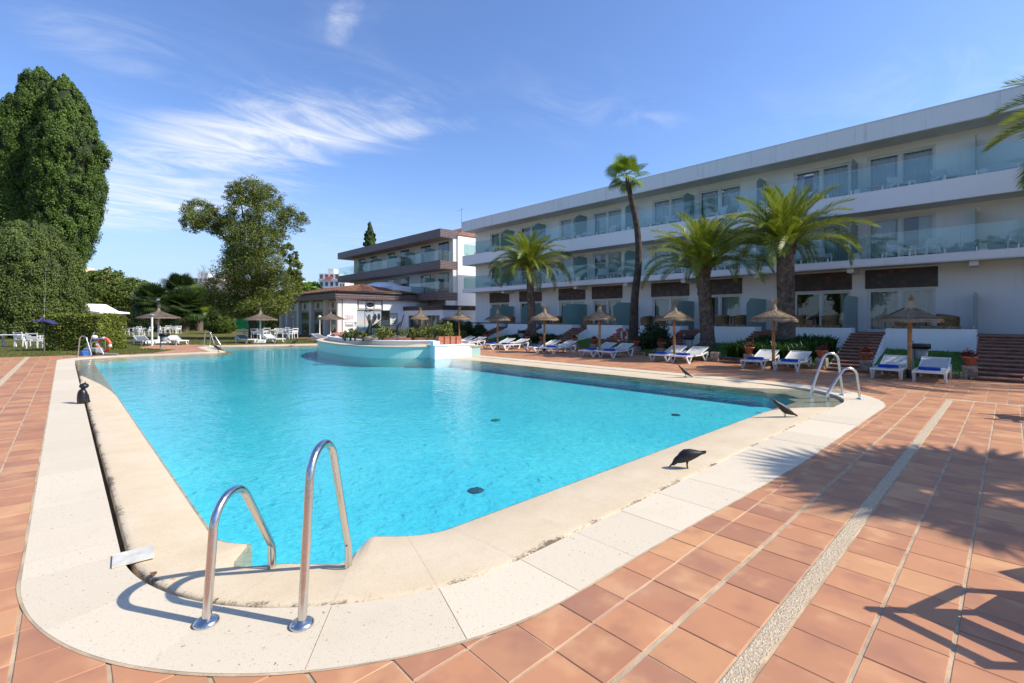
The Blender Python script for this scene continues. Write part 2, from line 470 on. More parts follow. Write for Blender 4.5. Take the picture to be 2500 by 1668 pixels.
def water_mat():
    m, ns, ls, out = newmat('water')
    p1 = wpos(ns, ls, (1.0, 1.0, 1.0))
    a = noise(ns, ls, p1, 5.5, 3, 0.5, 0.6)
    b = noise(ns, ls, p1, 1.3, 3, 0.5, 0.3)
    c = noise(ns, ls, p1, 14, 2, 0.5, 0.4)
    h = M_(ns, ls, 'ADD', M_(ns, ls, 'MULTIPLY', a, 0.6), M_(ns, ls, 'ADD', M_(ns, ls, 'MULTIPLY', b, 1.0), M_(ns, ls, 'MULTIPLY', c, 0.22)))
    nr = bump(ns, ls, h, 0.24, 0.10)
    fr = ns.new('ShaderNodeFresnel'); fr.inputs['IOR'].default_value = 1.333; ls.new(bump(ns, ls, h, 0.05, 0.10), fr.inputs['Normal'])
    gl = ns.new('ShaderNodeBsdfGlossy'); gl.inputs['Roughness'].default_value = 0.03; ls.new(nr, gl.inputs['Normal'])
    # caustic net drawn into the transmission tint, standing in for light focused by ripples
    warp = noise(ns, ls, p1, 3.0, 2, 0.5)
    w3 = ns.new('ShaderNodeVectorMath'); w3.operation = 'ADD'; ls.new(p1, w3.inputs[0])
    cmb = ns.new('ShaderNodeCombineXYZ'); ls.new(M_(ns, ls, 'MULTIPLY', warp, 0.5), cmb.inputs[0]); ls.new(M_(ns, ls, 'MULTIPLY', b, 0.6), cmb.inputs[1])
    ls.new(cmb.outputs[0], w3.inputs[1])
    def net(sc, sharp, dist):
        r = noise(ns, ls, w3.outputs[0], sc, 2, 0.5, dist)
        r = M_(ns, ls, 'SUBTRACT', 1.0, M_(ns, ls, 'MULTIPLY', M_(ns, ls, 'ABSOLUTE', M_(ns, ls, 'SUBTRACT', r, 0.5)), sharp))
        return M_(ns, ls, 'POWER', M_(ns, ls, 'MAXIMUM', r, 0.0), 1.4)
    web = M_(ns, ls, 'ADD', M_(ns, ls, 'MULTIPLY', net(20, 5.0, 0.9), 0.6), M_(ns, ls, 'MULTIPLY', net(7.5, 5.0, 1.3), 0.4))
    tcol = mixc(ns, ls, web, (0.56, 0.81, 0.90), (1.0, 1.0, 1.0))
    tr = ns.new('ShaderNodeBsdfTransparent'); ls.new(tcol, tr.inputs[0])
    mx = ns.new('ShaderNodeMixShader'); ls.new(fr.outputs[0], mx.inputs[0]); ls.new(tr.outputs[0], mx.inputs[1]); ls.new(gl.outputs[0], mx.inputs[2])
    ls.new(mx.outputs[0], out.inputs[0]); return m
M['water'] = water_mat()
def wall_mat(name, col, streak=0.25, scol=(0.35, 0.35, 0.34)):
    m, ns, ls, out = newmat(name)
    pos = wpos(ns, ls)
    c = mixc(ns, ls, MR(ns, ls, noise(ns, ls, pos, 0.7, 6, 0.6), 0.4, 0.75, 0, 0.25), col, tuple(x * 0.88 for x in col))
    s = noise(ns, ls, wpos(ns, ls, (2.2, 2.2, 0.12)), 2.0, 7, 0.7)
    c = mixc(ns, ls, MR(ns, ls, s, 0.52, 0.78, 0, streak), c, scol)
    princ(ns, ls, out, c, 0.8, 0, bump(ns, ls, noise(ns, ls, pos, 45, 4, 0.6), 0.12, 0.01), 0.2); return m
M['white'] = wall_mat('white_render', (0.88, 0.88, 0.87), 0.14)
M['fascia'] = wall_mat('weathered_white_render', (0.78, 0.79, 0.79), 0.5, (0.34, 0.34, 0.33))
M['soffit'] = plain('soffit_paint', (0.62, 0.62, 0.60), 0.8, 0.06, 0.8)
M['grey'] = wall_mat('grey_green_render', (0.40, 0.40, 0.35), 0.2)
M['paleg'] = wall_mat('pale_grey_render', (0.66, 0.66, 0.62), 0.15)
M['frame'] = plain('white_aluminium', (0.74, 0.74, 0.72), 0.35, 0.03)
M['dframe'] = plain('dark_aluminium', (0.03, 0.045, 0.045), 0.35, 0.1)
M['pane'] = glassmat('window_glass', (0.82, 0.87, 0.87), 1.52, 0.0, None, 0, 1.4)
M['balglass'] = glassmat('balustrade_glass', (0.86, 0.95, 0.94), 1.5, 0.0, (0.55, 0.68, 0.67), 0.05, 1.5)
M['frost'] = glassmat('frosted_glass', (0.45, 0.62, 0.60), 1.45, 0.25, (0.42, 0.60, 0.58), 0.72)
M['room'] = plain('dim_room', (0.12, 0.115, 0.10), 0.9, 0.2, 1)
def curtain_mat():
    m, ns, ls, out = newmat('curtain'); princ(ns, ls, out, (0.70, 0.69, 0.64), 0.9, 0, None, 0.1); return m
M['curtain'] = curtain_mat()
def cladding(name, cols, rough=0.35):
    m, ns, ls, out = newmat(name)
    c = ramp(ns, ls, rnd_value(ns, ls), cols)
    n = noise(ns, ls, wpos(ns, ls), 14, 4, 0.6)
    c = mixc(ns, ls, MR(ns, ls, n, 0.5, 0.75, 0, 0.35), c, (0.03, 0.022, 0.02))
    princ(ns, ls, out, c, rough, 0, bump(ns, ls, n, 0.15, 0.01), 0.5); return m
M['slate'] = cladding('dark_rust_tile', [(0.045, 0.03, 0.026), (0.07, 0.042, 0.034), (0.05, 0.035, 0.034), (0.16, 0.068, 0.035), (0.06, 0.045, 0.036), (0.04, 0.03, 0.03), (0.10, 0.055, 0.035)], 0.45)
M['plum'] = cladding('plum_glazed_tile', [(0.075, 0.048, 0.052), (0.105, 0.066, 0.068), (0.085, 0.058, 0.064), (0.13, 0.076, 0.062), (0.095, 0.062, 0.066)], 0.35)
M['grout'] = plain('pale_grout', (0.36, 0.30, 0.28), 0.9, 0.1)
M['dgrout'] = plain('dark_grout', (0.06, 0.05, 0.045), 0.9, 0.1)
M['steel'] = None
def steel_mat():
    m, ns, ls, out = newmat('steel')
    pos = wpos(ns, ls)
    n = noise(ns, ls, pos, 30, 4, 0.7)
    c = ramp(ns, ls, n, [(0.60, 0.59, 0.57), (0.68, 0.67, 0.66)])
    c = mixc(ns, ls, MR(ns, ls, noise(ns, ls, pos, 9, 6, 0.7), 0.6, 0.8, 0, 0.35), c, (0.40, 0.32, 0.25))
    princ(ns, ls, out, c, 0.2, 1.0, None, 0.5, MR(ns, ls, n, 0.3, 0.8, 0.16, 0.34)); return m
M['steel'] = steel_mat()
M['brickstep'] = plain('red_brick_step', (0.25, 0.105, 0.065), 0.7, 0.3, 5, bmp=0.3, bscale=60, island=0.35)
M['nosing'] = plain('brick_nosing', (0.36, 0.18, 0.12), 0.6, 0.25, 6, bmp=0.2, island=0.3)
M['copingbrick'] = plain('yellow_brick', (0.38, 0.27, 0.17), 0.8, 0.25, 8, bmp=0.3, island=0.5)
M['stonepile'] = plain('pale_stone', (0.36, 0.30, 0.23), 0.85, 0.3, 9, bmp=0.5, bscale=40, island=0.3)
M['pot'] = plain('terracotta_pot', (0.44, 0.15, 0.08), 0.65, 0.15, 9, bmp=0.15)
M['plastic'] = plain('white_plastic', (0.78, 0.78, 0.76), 0.35, 0.05, 5)
M['textile'] = plain('pale_grey_textile', (0.55, 0.55, 0.53), 0.8, 0.06, 6, bmp=0.3, bscale=250)
M['greytextile'] = plain('dark_grey_textile', (0.13, 0.14, 0.16), 0.8, 0.08, 6, bmp=0.3, bscale=250)
M['towel'] = plain('blue_towel', (0.012, 0.07, 0.42), 0.95, 0.2, 12, bmp=0.6, bscale=150)
M['wood'] = plain('varnished_pine', (0.42, 0.20, 0.065), 0.5, 0.3, 4, bmp=0.2, bscale=30)
M['whitepole'] = plain('white_painted_metal', (0.74, 0.74, 0.72), 0.4, 0.08, 6)
M['straw'] = foliage('heather_straw', [(0.24, 0.17, 0.11), (0.36, 0.27, 0.19), (0.46, 0.36, 0.26), (0.30, 0.22, 0.15)], 0.9, 0.12, 0.15, 2.0, 0.1)
M['greystraw'] = foliage('weathered_heather_straw', [(0.17, 0.13, 0.10), (0.25, 0.20, 0.16), (0.32, 0.26, 0.21), (0.20, 0.16, 0.13)], 0.9, 0.08, 0.12, 2.0, 0.1)
M['black'] = plain('black_plastic', (0.014, 0.014, 0.016), 0.35, 0.3, 20)
M['crow'] = plain('matt_black_plastic', (0.012, 0.012, 0.013), 0.5, 0.3, 30, bmp=0.3, bscale=90)
M['drain'] = plain('dark_drain', (0.02, 0.09, 0.12), 0.7, 0.3, 20)
M['bin'] = plain('grey_bin_plastic', (0.25, 0.27, 0.28), 0.6, 0.1, 8)
M['orange'] = plain('orange_plastic', (0.72, 0.13, 0.045), 0.5, 0.1, 6)
M['redring'] = plain('faded_red_plastic', (0.62, 0.12, 0.06), 0.55, 0.2, 6)
M['blue'] = plain('blue_plastic', (0.02, 0.13, 0.42), 0.5, 0.15, 8)
M['kite'] = plain('navy_cloth', (0.035, 0.035, 0.13), 0.75, 0.2, 8)
M['bronze'] = plain('bronze', (0.075, 0.075, 0.058), 0.5, 0.3, 9, metal=0.6, bmp=0.4, bscale=25)
M['greenmetal'] = plain('green_gate_paint', (0.015, 0.24, 0.10), 0.5, 0.08, 3)
M['globe'] = plain('opal_globe', (0.55, 0.55, 0.36), 0.3, 0.05, 5)
M['wicker'] = plain('tan_wicker', (0.28, 0.17, 0.075), 0.8, 0.25, 20, bmp=0.6, bscale=80, island=0.2)
M['rooftile'] = plain('clay_roof_tile', (0.34, 0.155, 0.09), 0.8, 0.35, 4, bmp=0.3, bscale=20, island=0.35)
M['teal'] = None
def mosaic():
    m, ns, ls, out = newmat('pale_teal_mosaic')
    tcp = wpos(ns, ls, (1, 1, 1))
    b = ns.new('ShaderNodeTexBrick'); b.offset = 0; b.inputs['Scale'].default_value = 16; b.inputs['Mortar Size'].default_value = 0.012
    b.inputs['Color1'].default_value = (0.46, 0.68, 0.58, 1); b.inputs['Color2'].default_value = (0.54, 0.74, 0.64, 1); b.inputs['Mortar'].default_value = (0.5, 0.66, 0.62, 1)
    b.inputs['Brick Width'].default_value = 0.5; b.inputs['Row Height'].default_value = 0.5
    sp = ns.new('ShaderNodeSeparateXYZ'); ls.new(tcp, sp.inputs[0])
    cb = ns.new('ShaderNodeCombineXYZ'); ls.new(M_(ns, ls, 'SUBTRACT', sp.outputs[1], sp.outputs[0]), cb.inputs[0]); ls.new(sp.outputs[2], cb.inputs[1])
    ls.new(cb.outputs[0], b.inputs[0])
    c = mixc(ns, ls, MR(ns, ls, noise(ns, ls, wpos(ns, ls, (3, 3, 0.3)), 2.5, 6, 0.7), 0.5, 0.75, 0, 0.35), b.outputs[0], (0.50, 0.66, 0.60))
    princ(ns, ls, out, c, 0.35, 0, None, 0.5); return m
M['teal'] = mosaic()
def lawn_mat():
    m, ns, ls, out = newmat('lawn')
    pos = wpos(ns, ls)
    n = noise(ns, ls, wpos(ns, ls, (0.35, 0.35, 1)), 0.8, 7, 0.65)
    c = ramp(ns, ls, n, [(0.085, 0.13, 0.022), (0.10, 0.14, 0.026), (0.16, 0.15, 0.045), (0.25, 0.17, 0.075), (0.30, 0.19, 0.10)])
    f = noise(ns, ls, pos, 22, 4, 0.75)
    c = mixc(ns, ls, 1.0, c, ramp(ns, ls, f, [(0.45, 0.45, 0.45), (0.8, 0.8, 0.8), (1.35, 1.35, 1.3)]), 'MULTIPLY')
    princ(ns, ls, out, c, 0.9, 0, bump(ns, ls, f, 0.8, 0.05), 0.1); return m
M['lawn'] = lawn_mat()
M['bank'] = plain('bank_turf', (0.075, 0.17, 0.022), 0.9, 0.4, 6, bmp=0.8, bscale=40)  # the bank turf's own green, mottled at random
M['grassblade'] = foliage('grass', [(0.06, 0.14, 0.018), (0.10, 0.21, 0.028), (0.14, 0.25, 0.04)], 0.6, 0.25)
M['dryblade'] = foliage('lawn_grass', [(0.07, 0.12, 0.02), (0.12, 0.15, 0.035), (0.20, 0.17, 0.06)], 0.6, 0.25)
M['earth'] = plain('dry_earth', (0.24, 0.17, 0.11), 0.95, 0.2, 0.4, bmp=0.4, bscale=8)
M['cypress'] = foliage('cypress_green', [(0.04, 0.085, 0.013), (0.075, 0.14, 0.020), (0.105, 0.17, 0.028), (0.13, 0.185, 0.036)], 0.6, 0.12, 0.35, 0.45)
M['cypress2'] = foliage('olive_cypress_green', [(0.045, 0.08, 0.018), (0.082, 0.125, 0.026), (0.115, 0.155, 0.035), (0.14, 0.17, 0.045)], 0.6, 0.12, 0.3, 0.5)
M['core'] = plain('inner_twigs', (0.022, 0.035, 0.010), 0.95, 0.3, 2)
M['hedge'] = foliage('privet_leaf', [(0.08, 0.125, 0.014), (0.14, 0.20, 0.022), (0.21, 0.26, 0.035), (0.18, 0.13, 0.045)], 0.45, 0.22, 0.35, 1.1)
M['darkhedge'] = foliage('dark_hedge_leaf', [(0.04, 0.075, 0.012), (0.08, 0.125, 0.016), (0.13, 0.17, 0.026)], 0.5, 0.18, 0.3, 0.5)
M['oak'] = foliage('feathery_olive_leaf', [(0.06, 0.092, 0.018), (0.11, 0.15, 0.028), (0.17, 0.20, 0.042), (0.22, 0.23, 0.06)], 0.5, 0.22, 0.35, 0.5)
M['broad'] = foliage('broad_leaf', [(0.05, 0.09, 0.012), (0.09, 0.14, 0.02), (0.14, 0.18, 0.035), (0.17, 0.17, 0.045)], 0.5, 0.25, 0.35, 0.3)
M['bright'] = foliage('bright_leaf', [(0.09, 0.18, 0.02), (0.15, 0.27, 0.035), (0.20, 0.32, 0.06)], 0.45, 0.3)
M['shrub'] = foliage('shrub_leaf', [(0.018, 0.045, 0.008), (0.035, 0.075, 0.012), (0.06, 0.10, 0.02)], 0.45, 0.2)
M['yshrub'] = foliage('yellow_green_leaf', [(0.12, 0.16, 0.025), (0.20, 0.22, 0.05), (0.27, 0.27, 0.08), (0.10, 0.12, 0.03)], 0.5, 0.3)
M['strap'] = foliage('strap_leaf', [(0.015, 0.055, 0.012), (0.03, 0.085, 0.018), (0.05, 0.11, 0.025)], 0.4, 0.2)
M['frond'] = foliage('date_palm_leaf', [(0.10, 0.165, 0.02), (0.165, 0.235, 0.032), (0.23, 0.27, 0.048), (0.28, 0.26, 0.06)], 0.42, 0.3, 0.2, 0.8, 0.3)
M['rachis'] = plain('palm_rib', (0.30, 0.26, 0.08), 0.5, 0.2, 6)
M['fan'] = foliage('fan_palm_leaf', [(0.10, 0.17, 0.016), (0.17, 0.25, 0.03), (0.23, 0.29, 0.05)], 0.35, 0.32, 0.2, 0.8, 0.5)
M['dfan'] = foliage('dark_fan_palm_leaf', [(0.03, 0.06, 0.018), (0.055, 0.095, 0.03), (0.09, 0.12, 0.04)], 0.4, 0.2)
M['trunk'] = plain('palm_trunk_bark', (0.19, 0.14, 0.105), 0.9, 0.35, 6, bmp=0.8, bscale=18, island=0.35)
M['boot'] = plain('cut_palm_boots', (0.24, 0.15, 0.085), 0.85, 0.4, 9, bmp=0.6, bscale=25, island=0.45)
M['bark'] = plain('tree_bark', (0.075, 0.055, 0.042), 0.95, 0.35, 5, bmp=0.9, bscale=15)
M['greytwig'] = plain('grey_twig', (0.30, 0.25, 0.23), 0.9, 0.2, 5)
M['flower'] = foliage('red_flower', [(0.18, 0.02, 0.03), (0.30, 0.03, 0.05), (0.06, 0.07, 0.02)], 0.6, 0.2)
# ================================================================== ground, pool, deck
def rounded(corners, arc_step=0.06, line_step=0.3):
    """corners (x,y,r) counter-clockwise -> list of (x,y,nx,ny,corner_id,angle_frac) with outward normals"""
    n = len(corners); out = []
    ends = []
    for i in range(n):
        p0 = Vector(corners[i - 1][:2]); p = Vector(corners[i][:2]); p1 = Vector(corners[(i + 1) % n][:2]); r = corners[i][2]
        a = (p0 - p).normalized(); b = (p1 - p).normalized()
        half = math.acos(max(-1, min(1, a.dot(b)))) / 2
        t = r / math.tan(half)
        cross = (p - p0).x * (p1 - p).y - (p - p0).y * (p1 - p).x
        c = p + (a + b).normalized() * (r / math.sin(half))
        ends.append((p + a * t, p + b * t, c, r, cross > 0))
    for i in range(n):
        s, e, c, r, left = ends[i]
        a0 = math.atan2(s.y - c.y, s.x - c.x); a1 = math.atan2(e.y - c.y, e.x - c.x)
        da = a1 - a0
        if left:
            while da < 0: da += 2 * math.pi
        else:
            while da > 0: da -= 2 * math.pi
        k = max(3, int(abs(da) * r / arc_step))
        for j in range(k + 1):
            th = a0 + da * j / k; q = Vector((math.cos(th), math.sin(th)))
            nn = q if left else -q
            pt = c + q * r
            out.append((pt.x, pt.y, nn.x, nn.y, i, j / k))
        e2 = ends[(i + 1) % n][0]; L = (e2 - e).length; k = max(2, int(L / line_step))
        d = (e2 - e).normalized(); nn = Vector((d.y, -d.x))
        for j in range(1, k):
            pt = e + d * (L * j / k); out.append((pt.x, pt.y, nn.x, nn.y, i + 0.5, j / k))
    return out
PATH = rounded([(0.32, 2.33, 1.95), (12.87, 2.28, 1.9), (12.87, 30.6, 0.8), (5.9, 33.4, 1.0), (5.55, 27.0, 0.5), (0.20, 27.1, 1.2)])
NP = len(PATH)
def sstep(a, b, x):
    t = max(0.0, min(1.0, (x - a) / (b - a))); return t * t * (3 - 2 * t)
def wid(st):            # how far the water's edge lies inside the gutter
    x, y, nx, ny, c, f = st
    base = {0: None, 0.5: 0.78, 1: None, 1.5: 0.90, 2: 0.8, 2.5: 0.55, 3: 0.7, 3.5: 0.5, 4: 0.5, 4.5: 0.55, 5: None, 5.5: 0.50}[c]
    if c == 0:
        w = 0.50 + (0.95 - 0.50) * sstep(0.0, 0.45, f) if f < 0.5 else 0.78 + (0.95 - 0.78) * sstep(1.0, 0.55, f)
        ds = abs(f - 0.43) * 1.95 * math.pi / 2
        return w - 0.42 * (sstep(0.86, 0.46, ds) if f < 0.43 else sstep(0.66, 0.40, ds))
    if c == 1:
        w = 0.78 + 0.3 * sstep(0, 0.45, f) if f < 0.5 else 0.90 + 0.18 * sstep(1, 0.55, f)
        ds = abs(f - 0.55) * 1.9 * math.pi / 2
        return w - 0.40 * sstep(0.95, 0.42, ds)
    if c == 5:
        return 0.55 + 0.35 * sstep(0.0, 0.5, f) if f < 0.5 else 0.5 + 0.4 * sstep(1.0, 0.5, f)
    if c == 5.5:
        return 0.50
    return base
def sink(st):           # settled corners of the coping lie under water
    x, y = st[:2]
    s = 0.045 * sstep(13.0, 21.0, y) * sstep(7.0, 4.0, x)
    s += 0.052 * sstep(9.2, 11.4, x) * sstep(5.0, 2.8, y)
    s += 0.04 * sstep(29.0, 31, y) * sstep(8.5, 6.5, x)
    return s
WATER_Z = -0.042
def off(st, d): return (st[0] + st[2] * d, st[1] + st[3] * d)
poolroot = struct(ob('pool_basin', None))
# coping ring + basin walls in one skin
mb = MB(); bw = MB()
rows = []; wallrows = []
for st in PATH:
    w = wid(st); s = sink(st)
    prof = [(0.0, -0.14), (0.0, -0.016 - s), (-0.025, -0.004 - s), (-w * 0.5, -0.018 - s), (-w, WATER_Z - s * 0.9), (-w - 0.025, -0.050 - s * 0.9), (-w - 0.04, -0.075 - s * 0.9), (-w - 0.04, -0.20)]
    rows.append([(*off(st, d), z) for d, z in prof])
    wallrows.append([(*off(st, -w - 0.04), -0.2), (*off(st, -w - 0.04), -0.46)])
def ring(mb, rows, smooth=True):
    n = len(rows); m = len(rows[0]); vs = [p for r in rows for p in r]; fs = []
    for i in range(n):
        j = (i + 1) % n
        for k in range(m - 1):
            fs.append((i * m + k, i * m + k + 1, j * m + k + 1, j * m + k))
    mb.add(vs, fs, smooth)
ring(mb, rows); ring(bw, wallrows)
coping_root = struct(ob('pool_coping', None))
bw.build('pool_wall', M['pool'], poolroot)
inner = [off(st, -wid(st) - 0.04) for st in PATH]
MB().sheet([inner], -0.42).build('pool_floor', M['pool'], poolroot)
wmesh = MB().sheet([[off(st, -0.006) for st in PATH]], WATER_Z)
struct(wmesh.build('pool_water', M['water']))
# dark slot between coping and cream slabs
gt = MB(); ring(gt, [[(*off(st, 0.10), -0.075), (*off(st, -0.02), -0.075)] for st in PATH], False)
gt.build('gutter_channel', M['gutter'], poolroot)
# cream slabs
cream = struct(ob('cream_slab_border', None))
def cwid(st):
    c = st[4]
    if 1.6 < c < 4.9: return 0.42
    if c == 5.5 or c == 0: return 0.525
    if c == 0.5: return 0.525 + 0.135 * sstep(2.2, 6.5, st[0])
    if c == 1: return 0.66 - 0.07 * st[5]
    if c == 5: return 0.42 + 0.105 * sstep(0.2, 1.0, st[5])
    return 0.59
def gap(st):
    y = st[1]; x = st[0]
    return 0.016 + 0.026 * sstep(1.2, 0.6, x) * sstep(25, 22, y)
acc = 0.0; seg = [PATH[0]]; segs = []
for i in range(1, NP + 1):
    a, b = PATH[i - 1], PATH[i % NP]
    acc += math.hypot(a[0] - b[0], a[1] - b[1]); seg.append(b)
    if acc > (0.58 if b[1] < 12 else 1.2): segs.append(seg); seg = [b]; acc = 0.0
segs.append(seg)
def slab_mesh(seg):
    m = MB(); g = 0.0022
    P = list(seg)
    inn = [off(s, gap(s)) for s in P]; ou = [off(s, cwid(s)) for s in P]
    # pull the two ends together a little: the joint
    def shrink(l):
        a, b = Vector(l[0]), Vector(l[1]); l[0] = tuple(a + (b - a).normalized() * g)
        a, b = Vector(l[-1]), Vector(l[-2]); l[-1] = tuple(a + (b - a).normalized() * g)
    shrink(inn); shrink(ou)
    n = len(P); zt = 0.004 + random.uniform(-0.0012, 0.0012)
    vs = [(*p, zt) for p in inn] + [(*p, zt) for p in ou] + [(*p, -0.09) for p in inn] + [(*p, -0.09) for p in ou]
    fs = []
    for i in range(n - 1):
        fs.append((n + i, n + i + 1, i + 1, i)); fs.append((i, i + 1, 2 * n + i + 1, 2 * n + i)); fs.append((3 * n + i, 3 * n + i + 1, n + i + 1, n + i))
    fs.append((0, 2 * n, 3 * n, n)); fs.append((n - 1, 2 * n - 1, 4 * n - 1, 3 * n - 1))
    return m.add(vs, fs)
for s in segs: slab_mesh(s).build('slab', M['cream'], cream)
# coping stones: same spacing as the slabs, over a bed a few millimetres lower
def coping_rows(sts, dz=0.0, ix=0.0):
    out = []
    for st in sts:
        w = wid(st); s = sink(st) + dz
        prof = [(0.0, -0.14), (0.0, -0.016 - s), (-0.012, -0.006 - s), (-0.05, -0.004 - s), (-w * 0.25, -0.009 - s), (-w * 0.6, -0.022 - s), (-w, WATER_Z - s * 0.9), (-w - 0.025, -0.050 - s * 0.9), (-w - 0.04, -0.075 - s * 0.9), (-w - 0.04, -0.20)]
        out.append([Vector((*off(st, d + (-ix if d > -w * 0.5 else ix)), z)) for d, z in prof])
    return out
bed = MB(); ring(bed, [[tuple(p) for p in r] for r in coping_rows(PATH, 0.006, 0.006)]); bed.build('coping_bed', M['coping'], coping_root)
WEAR = [1.0, 1.0, 1.0, 0.86, 0.55, 0.3, 0.2, 0.2, 0.2, 0.2]
for sg in segs:
    rw = coping_rows(sg)
    for a, b in ((0, 1), (-1, -2)):
        for k in range(len(rw[0])):
            v = rw[b][k] - rw[a][k]
            if v.length > 0.004: rw[a][k] = rw[a][k] + v.normalized() * 0.0006
    m = MB(); n = len(rw); mm = len(rw[0]); fs = []
    for i in range(n - 1):
        for k in range(mm - 1): fs.append((i * mm + k, i * mm + k + 1, (i + 1) * mm + k + 1, (i + 1) * mm + k))
    me = m.add([p for r in rw for p in r], fs, True).mesh('coping_stone')
    at = me.attributes.new('wear', 'FLOAT', 'POINT'); at.data.foreach_set('value', [WEAR[k] for i in range(n) for k in range(mm)])
    ob('coping_stone', me, M['coping'], coping_root)

jr = MB(); ring(jr, [[(*off(st, cwid(st) + 0.016 + 0.004 * math.sin(st[0] * 9 + st[1] * 7)), 0.0025), (*off(st, cwid(st) - 0.01), 0.0025)] for st in PATH], False)
jr.build('mortar_joint', M['mortar'], cream)
# ground sheets
pool_hole = [off(st, 0.12) for st in PATH][::3]
cream_out = [off(st, cwid(st) + 0.015) for st in PATH]
BIG = 1500
struct(MB().sheet([[(-BIG, -BIG), (BIG, -BIG), (BIG, BIG), (-BIG, BIG)], pool_hole], -0.05).build('ground', M['earth']))
DECK = [(-7, -7), (17.95, -7), (17.85, 0.0), (17.75, 4.3), (18.0, 8), (19.0, 12), (19.4, 16), (19.55, 20), (19.65, 24), (19.9, 30), (20.2, 42), (14.0, 42), (14.0, 31.7), (13.2, 31.6), (6.6, 34.35), (5.4, 36.3), (3.9, 36.8), (2.9, 34.0), (4.2, 30.6), (2.9, 28.2), (1.4, 28.1), (0.4, 29.0), (-7, 30.6)]
LAWN = [(-70, 27.5), (-7.2, 27.5), (-7.2, 24), (6, 24), (6, 28), (17.4, 28), (17.4, 100), (-70, 100)]
def lawn_z(x, y): return -0.016
struct(MB().sheet([[(-70, -20), (17.9, -20), (17.9, 46), (22, 110), (-70, 110)], pool_hole], lawn_z).build('lawn', M['lawn']))
deck = struct(MB().sheet([DECK, pool_hole], -0.0045).build('terracotta_deck', M['mortar']))

def pip(x, y, poly):
    c = False; n = len(poly); j = n - 1
    for i in range(n):
        xi, yi = poly[i]; xj, yj = poly[j]
        if (yi > y) != (yj > y) and x < (xj - xi) * (y - yi) / (yj - yi) + xi: c = not c
        j = i
    return c
CO = np.array(cream_out); CN = np.array([(s[2], s[3]) for s in PATH])
def clip_half(poly, p, n):      # keep the side n points to
    out = []
    for i in range(len(poly)):
        a, b = poly[i], poly[(i + 1) % len(poly)]
        da = (a[0] - p[0]) * n[0] + (a[1] - p[1]) * n[1]; db = (b[0] - p[0]) * n[0] + (b[1] - p[1]) * n[1]
        if da >= 0: out.append(a)
        if (da >= 0) != (db >= 0):
            t = da / (da - db); out.append((a[0] + (b[0] - a[0]) * t, a[1] + (b[1] - a[1]) * t))
    return out
cream_in = [off(st, cwid(st) - 0.03) for st in PATH]
tiles = []
def put_tile(x0, x1, y0, y1):
    cx, cy = (x0 + x1) / 2, (y0 + y1) / 2
    if not pip(cx, cy, DECK): return
    poly = [(x0, y0), (x1, y0), (x1, y1), (x0, y1)]
    if all(pip(px_, py_, cream_in) for px_, py_ in poly): return
    A = 0.5 * abs(sum(poly[i][0] * poly[(i + 1) % len(poly)][1] - poly[(i + 1) % len(poly)][0] * poly[i][1] for i in range(len(poly))))
    if A < 0.0025: return
    d = cx * FW.x + cy * FW.y; r = cx * RT.x + cy * RT.y
    vis = 0
    if d > 0.7 and abs(r / d) < 1.13 and (CAMH * FPX / d + HY) < 1740: vis = A / d ** 3
    tiles.append((vis, poly))
P_ = 0.311
yl = [1.554 + 0.0 + P_ * k for k in range(0, 3)]
# near deck, left of the pebble strip and right of it
for k in range(-3, 3):
    y1 = 1.868 - P_ * k + (0.003 * k); y0 = y1 - P_
    if k == 2: y1, y0 = 1.236, 0.915
    for i in range(-3, 41):
        x0 = 1.761 + 0.309 * (i); 
        if x0 < 1.13 or x0 + 0.3 > 13.2: continue
        put_tile(x0 + 0.0025, x0 + 0.3065, y0 + 0.007, y1 - 0.007)
for k in range(0, 22):
    y1 = 0.813 - 0.306 * k - (0.002 if k else 0); y0 = y1 - 0.304
    for i in range(-5, 40):
        x0 = 2.525 + 0.302 * i
        if x0 < 1.13 or x0 + 0.3 > 13.2: continue
        put_tile(x0 + 0.0025, x0 + 0.2995, y0 + 0.007, y1 - 0.006)
struct(MB().box(1.14, 12.9, 0.822, 0.908, -0.02, 0.003).build('pebble_strip', M['strip']))
# left deck: wide joints run along Y
for k in range(-20, 5):
    x0 = -0.195 + 0.335 * k - (0.13 if k < -3 else 0)
    if x0 > 1.0: continue
    for i in range(-20, 95):
        y0 = 2.66 + 0.309 * i
        if y0 < -6.8 or y0 > 30.2: continue
        put_tile(x0 + 0.008, x0 + 0.327, y0 + 0.0025, y0 + 0.3065)
struct(MB().box(-1.325, -1.208, -6.8, 29.1, -0.02, 0.002).build('pebble_strip', M['strip']))
# right deck and far edges
for k in range(0, 23):
    x0 = 13.28 + 0.316 * k
    pass
    for i in range(-22, 160):
        y0 = 0.05 + 0.312 * i
        put_tile(x0 + 0.006, x0 + 0.310, y0 + 0.004, y0 + 0.308)
for k in range(0, 42):
    x0 = 0.99 + 0.335 * k
    for i in range(78, 112):
        y0 = 2.66 + 0.309 * i
        if x0 < 13.2: put_tile(x0 + 0.008, x0 + 0.327, y0 + 0.0025, y0 + 0.3065)
tiles.sort(key=lambda t: -t[0])
for v, poly in tiles[:300]:
    cx = sum(p[0] for p in poly) / len(poly); cy = sum(p[1] for p in poly) / len(poly)
    z = random.uniform(-0.0012, 0.0012)
    MB().prism([(p[0] - cx, p[1] - cy) for p in poly], -0.02, z, 0.003).build('tile', M['tile'], deck, (cx, cy, 0))
mb = MB()
for v, poly in tiles[300:]: mb.prism(poly, -0.02, random.uniform(-0.0012, 0.0012), 0.003)
mb.build('tile_field', M['tile'], deck, kind='stuff')

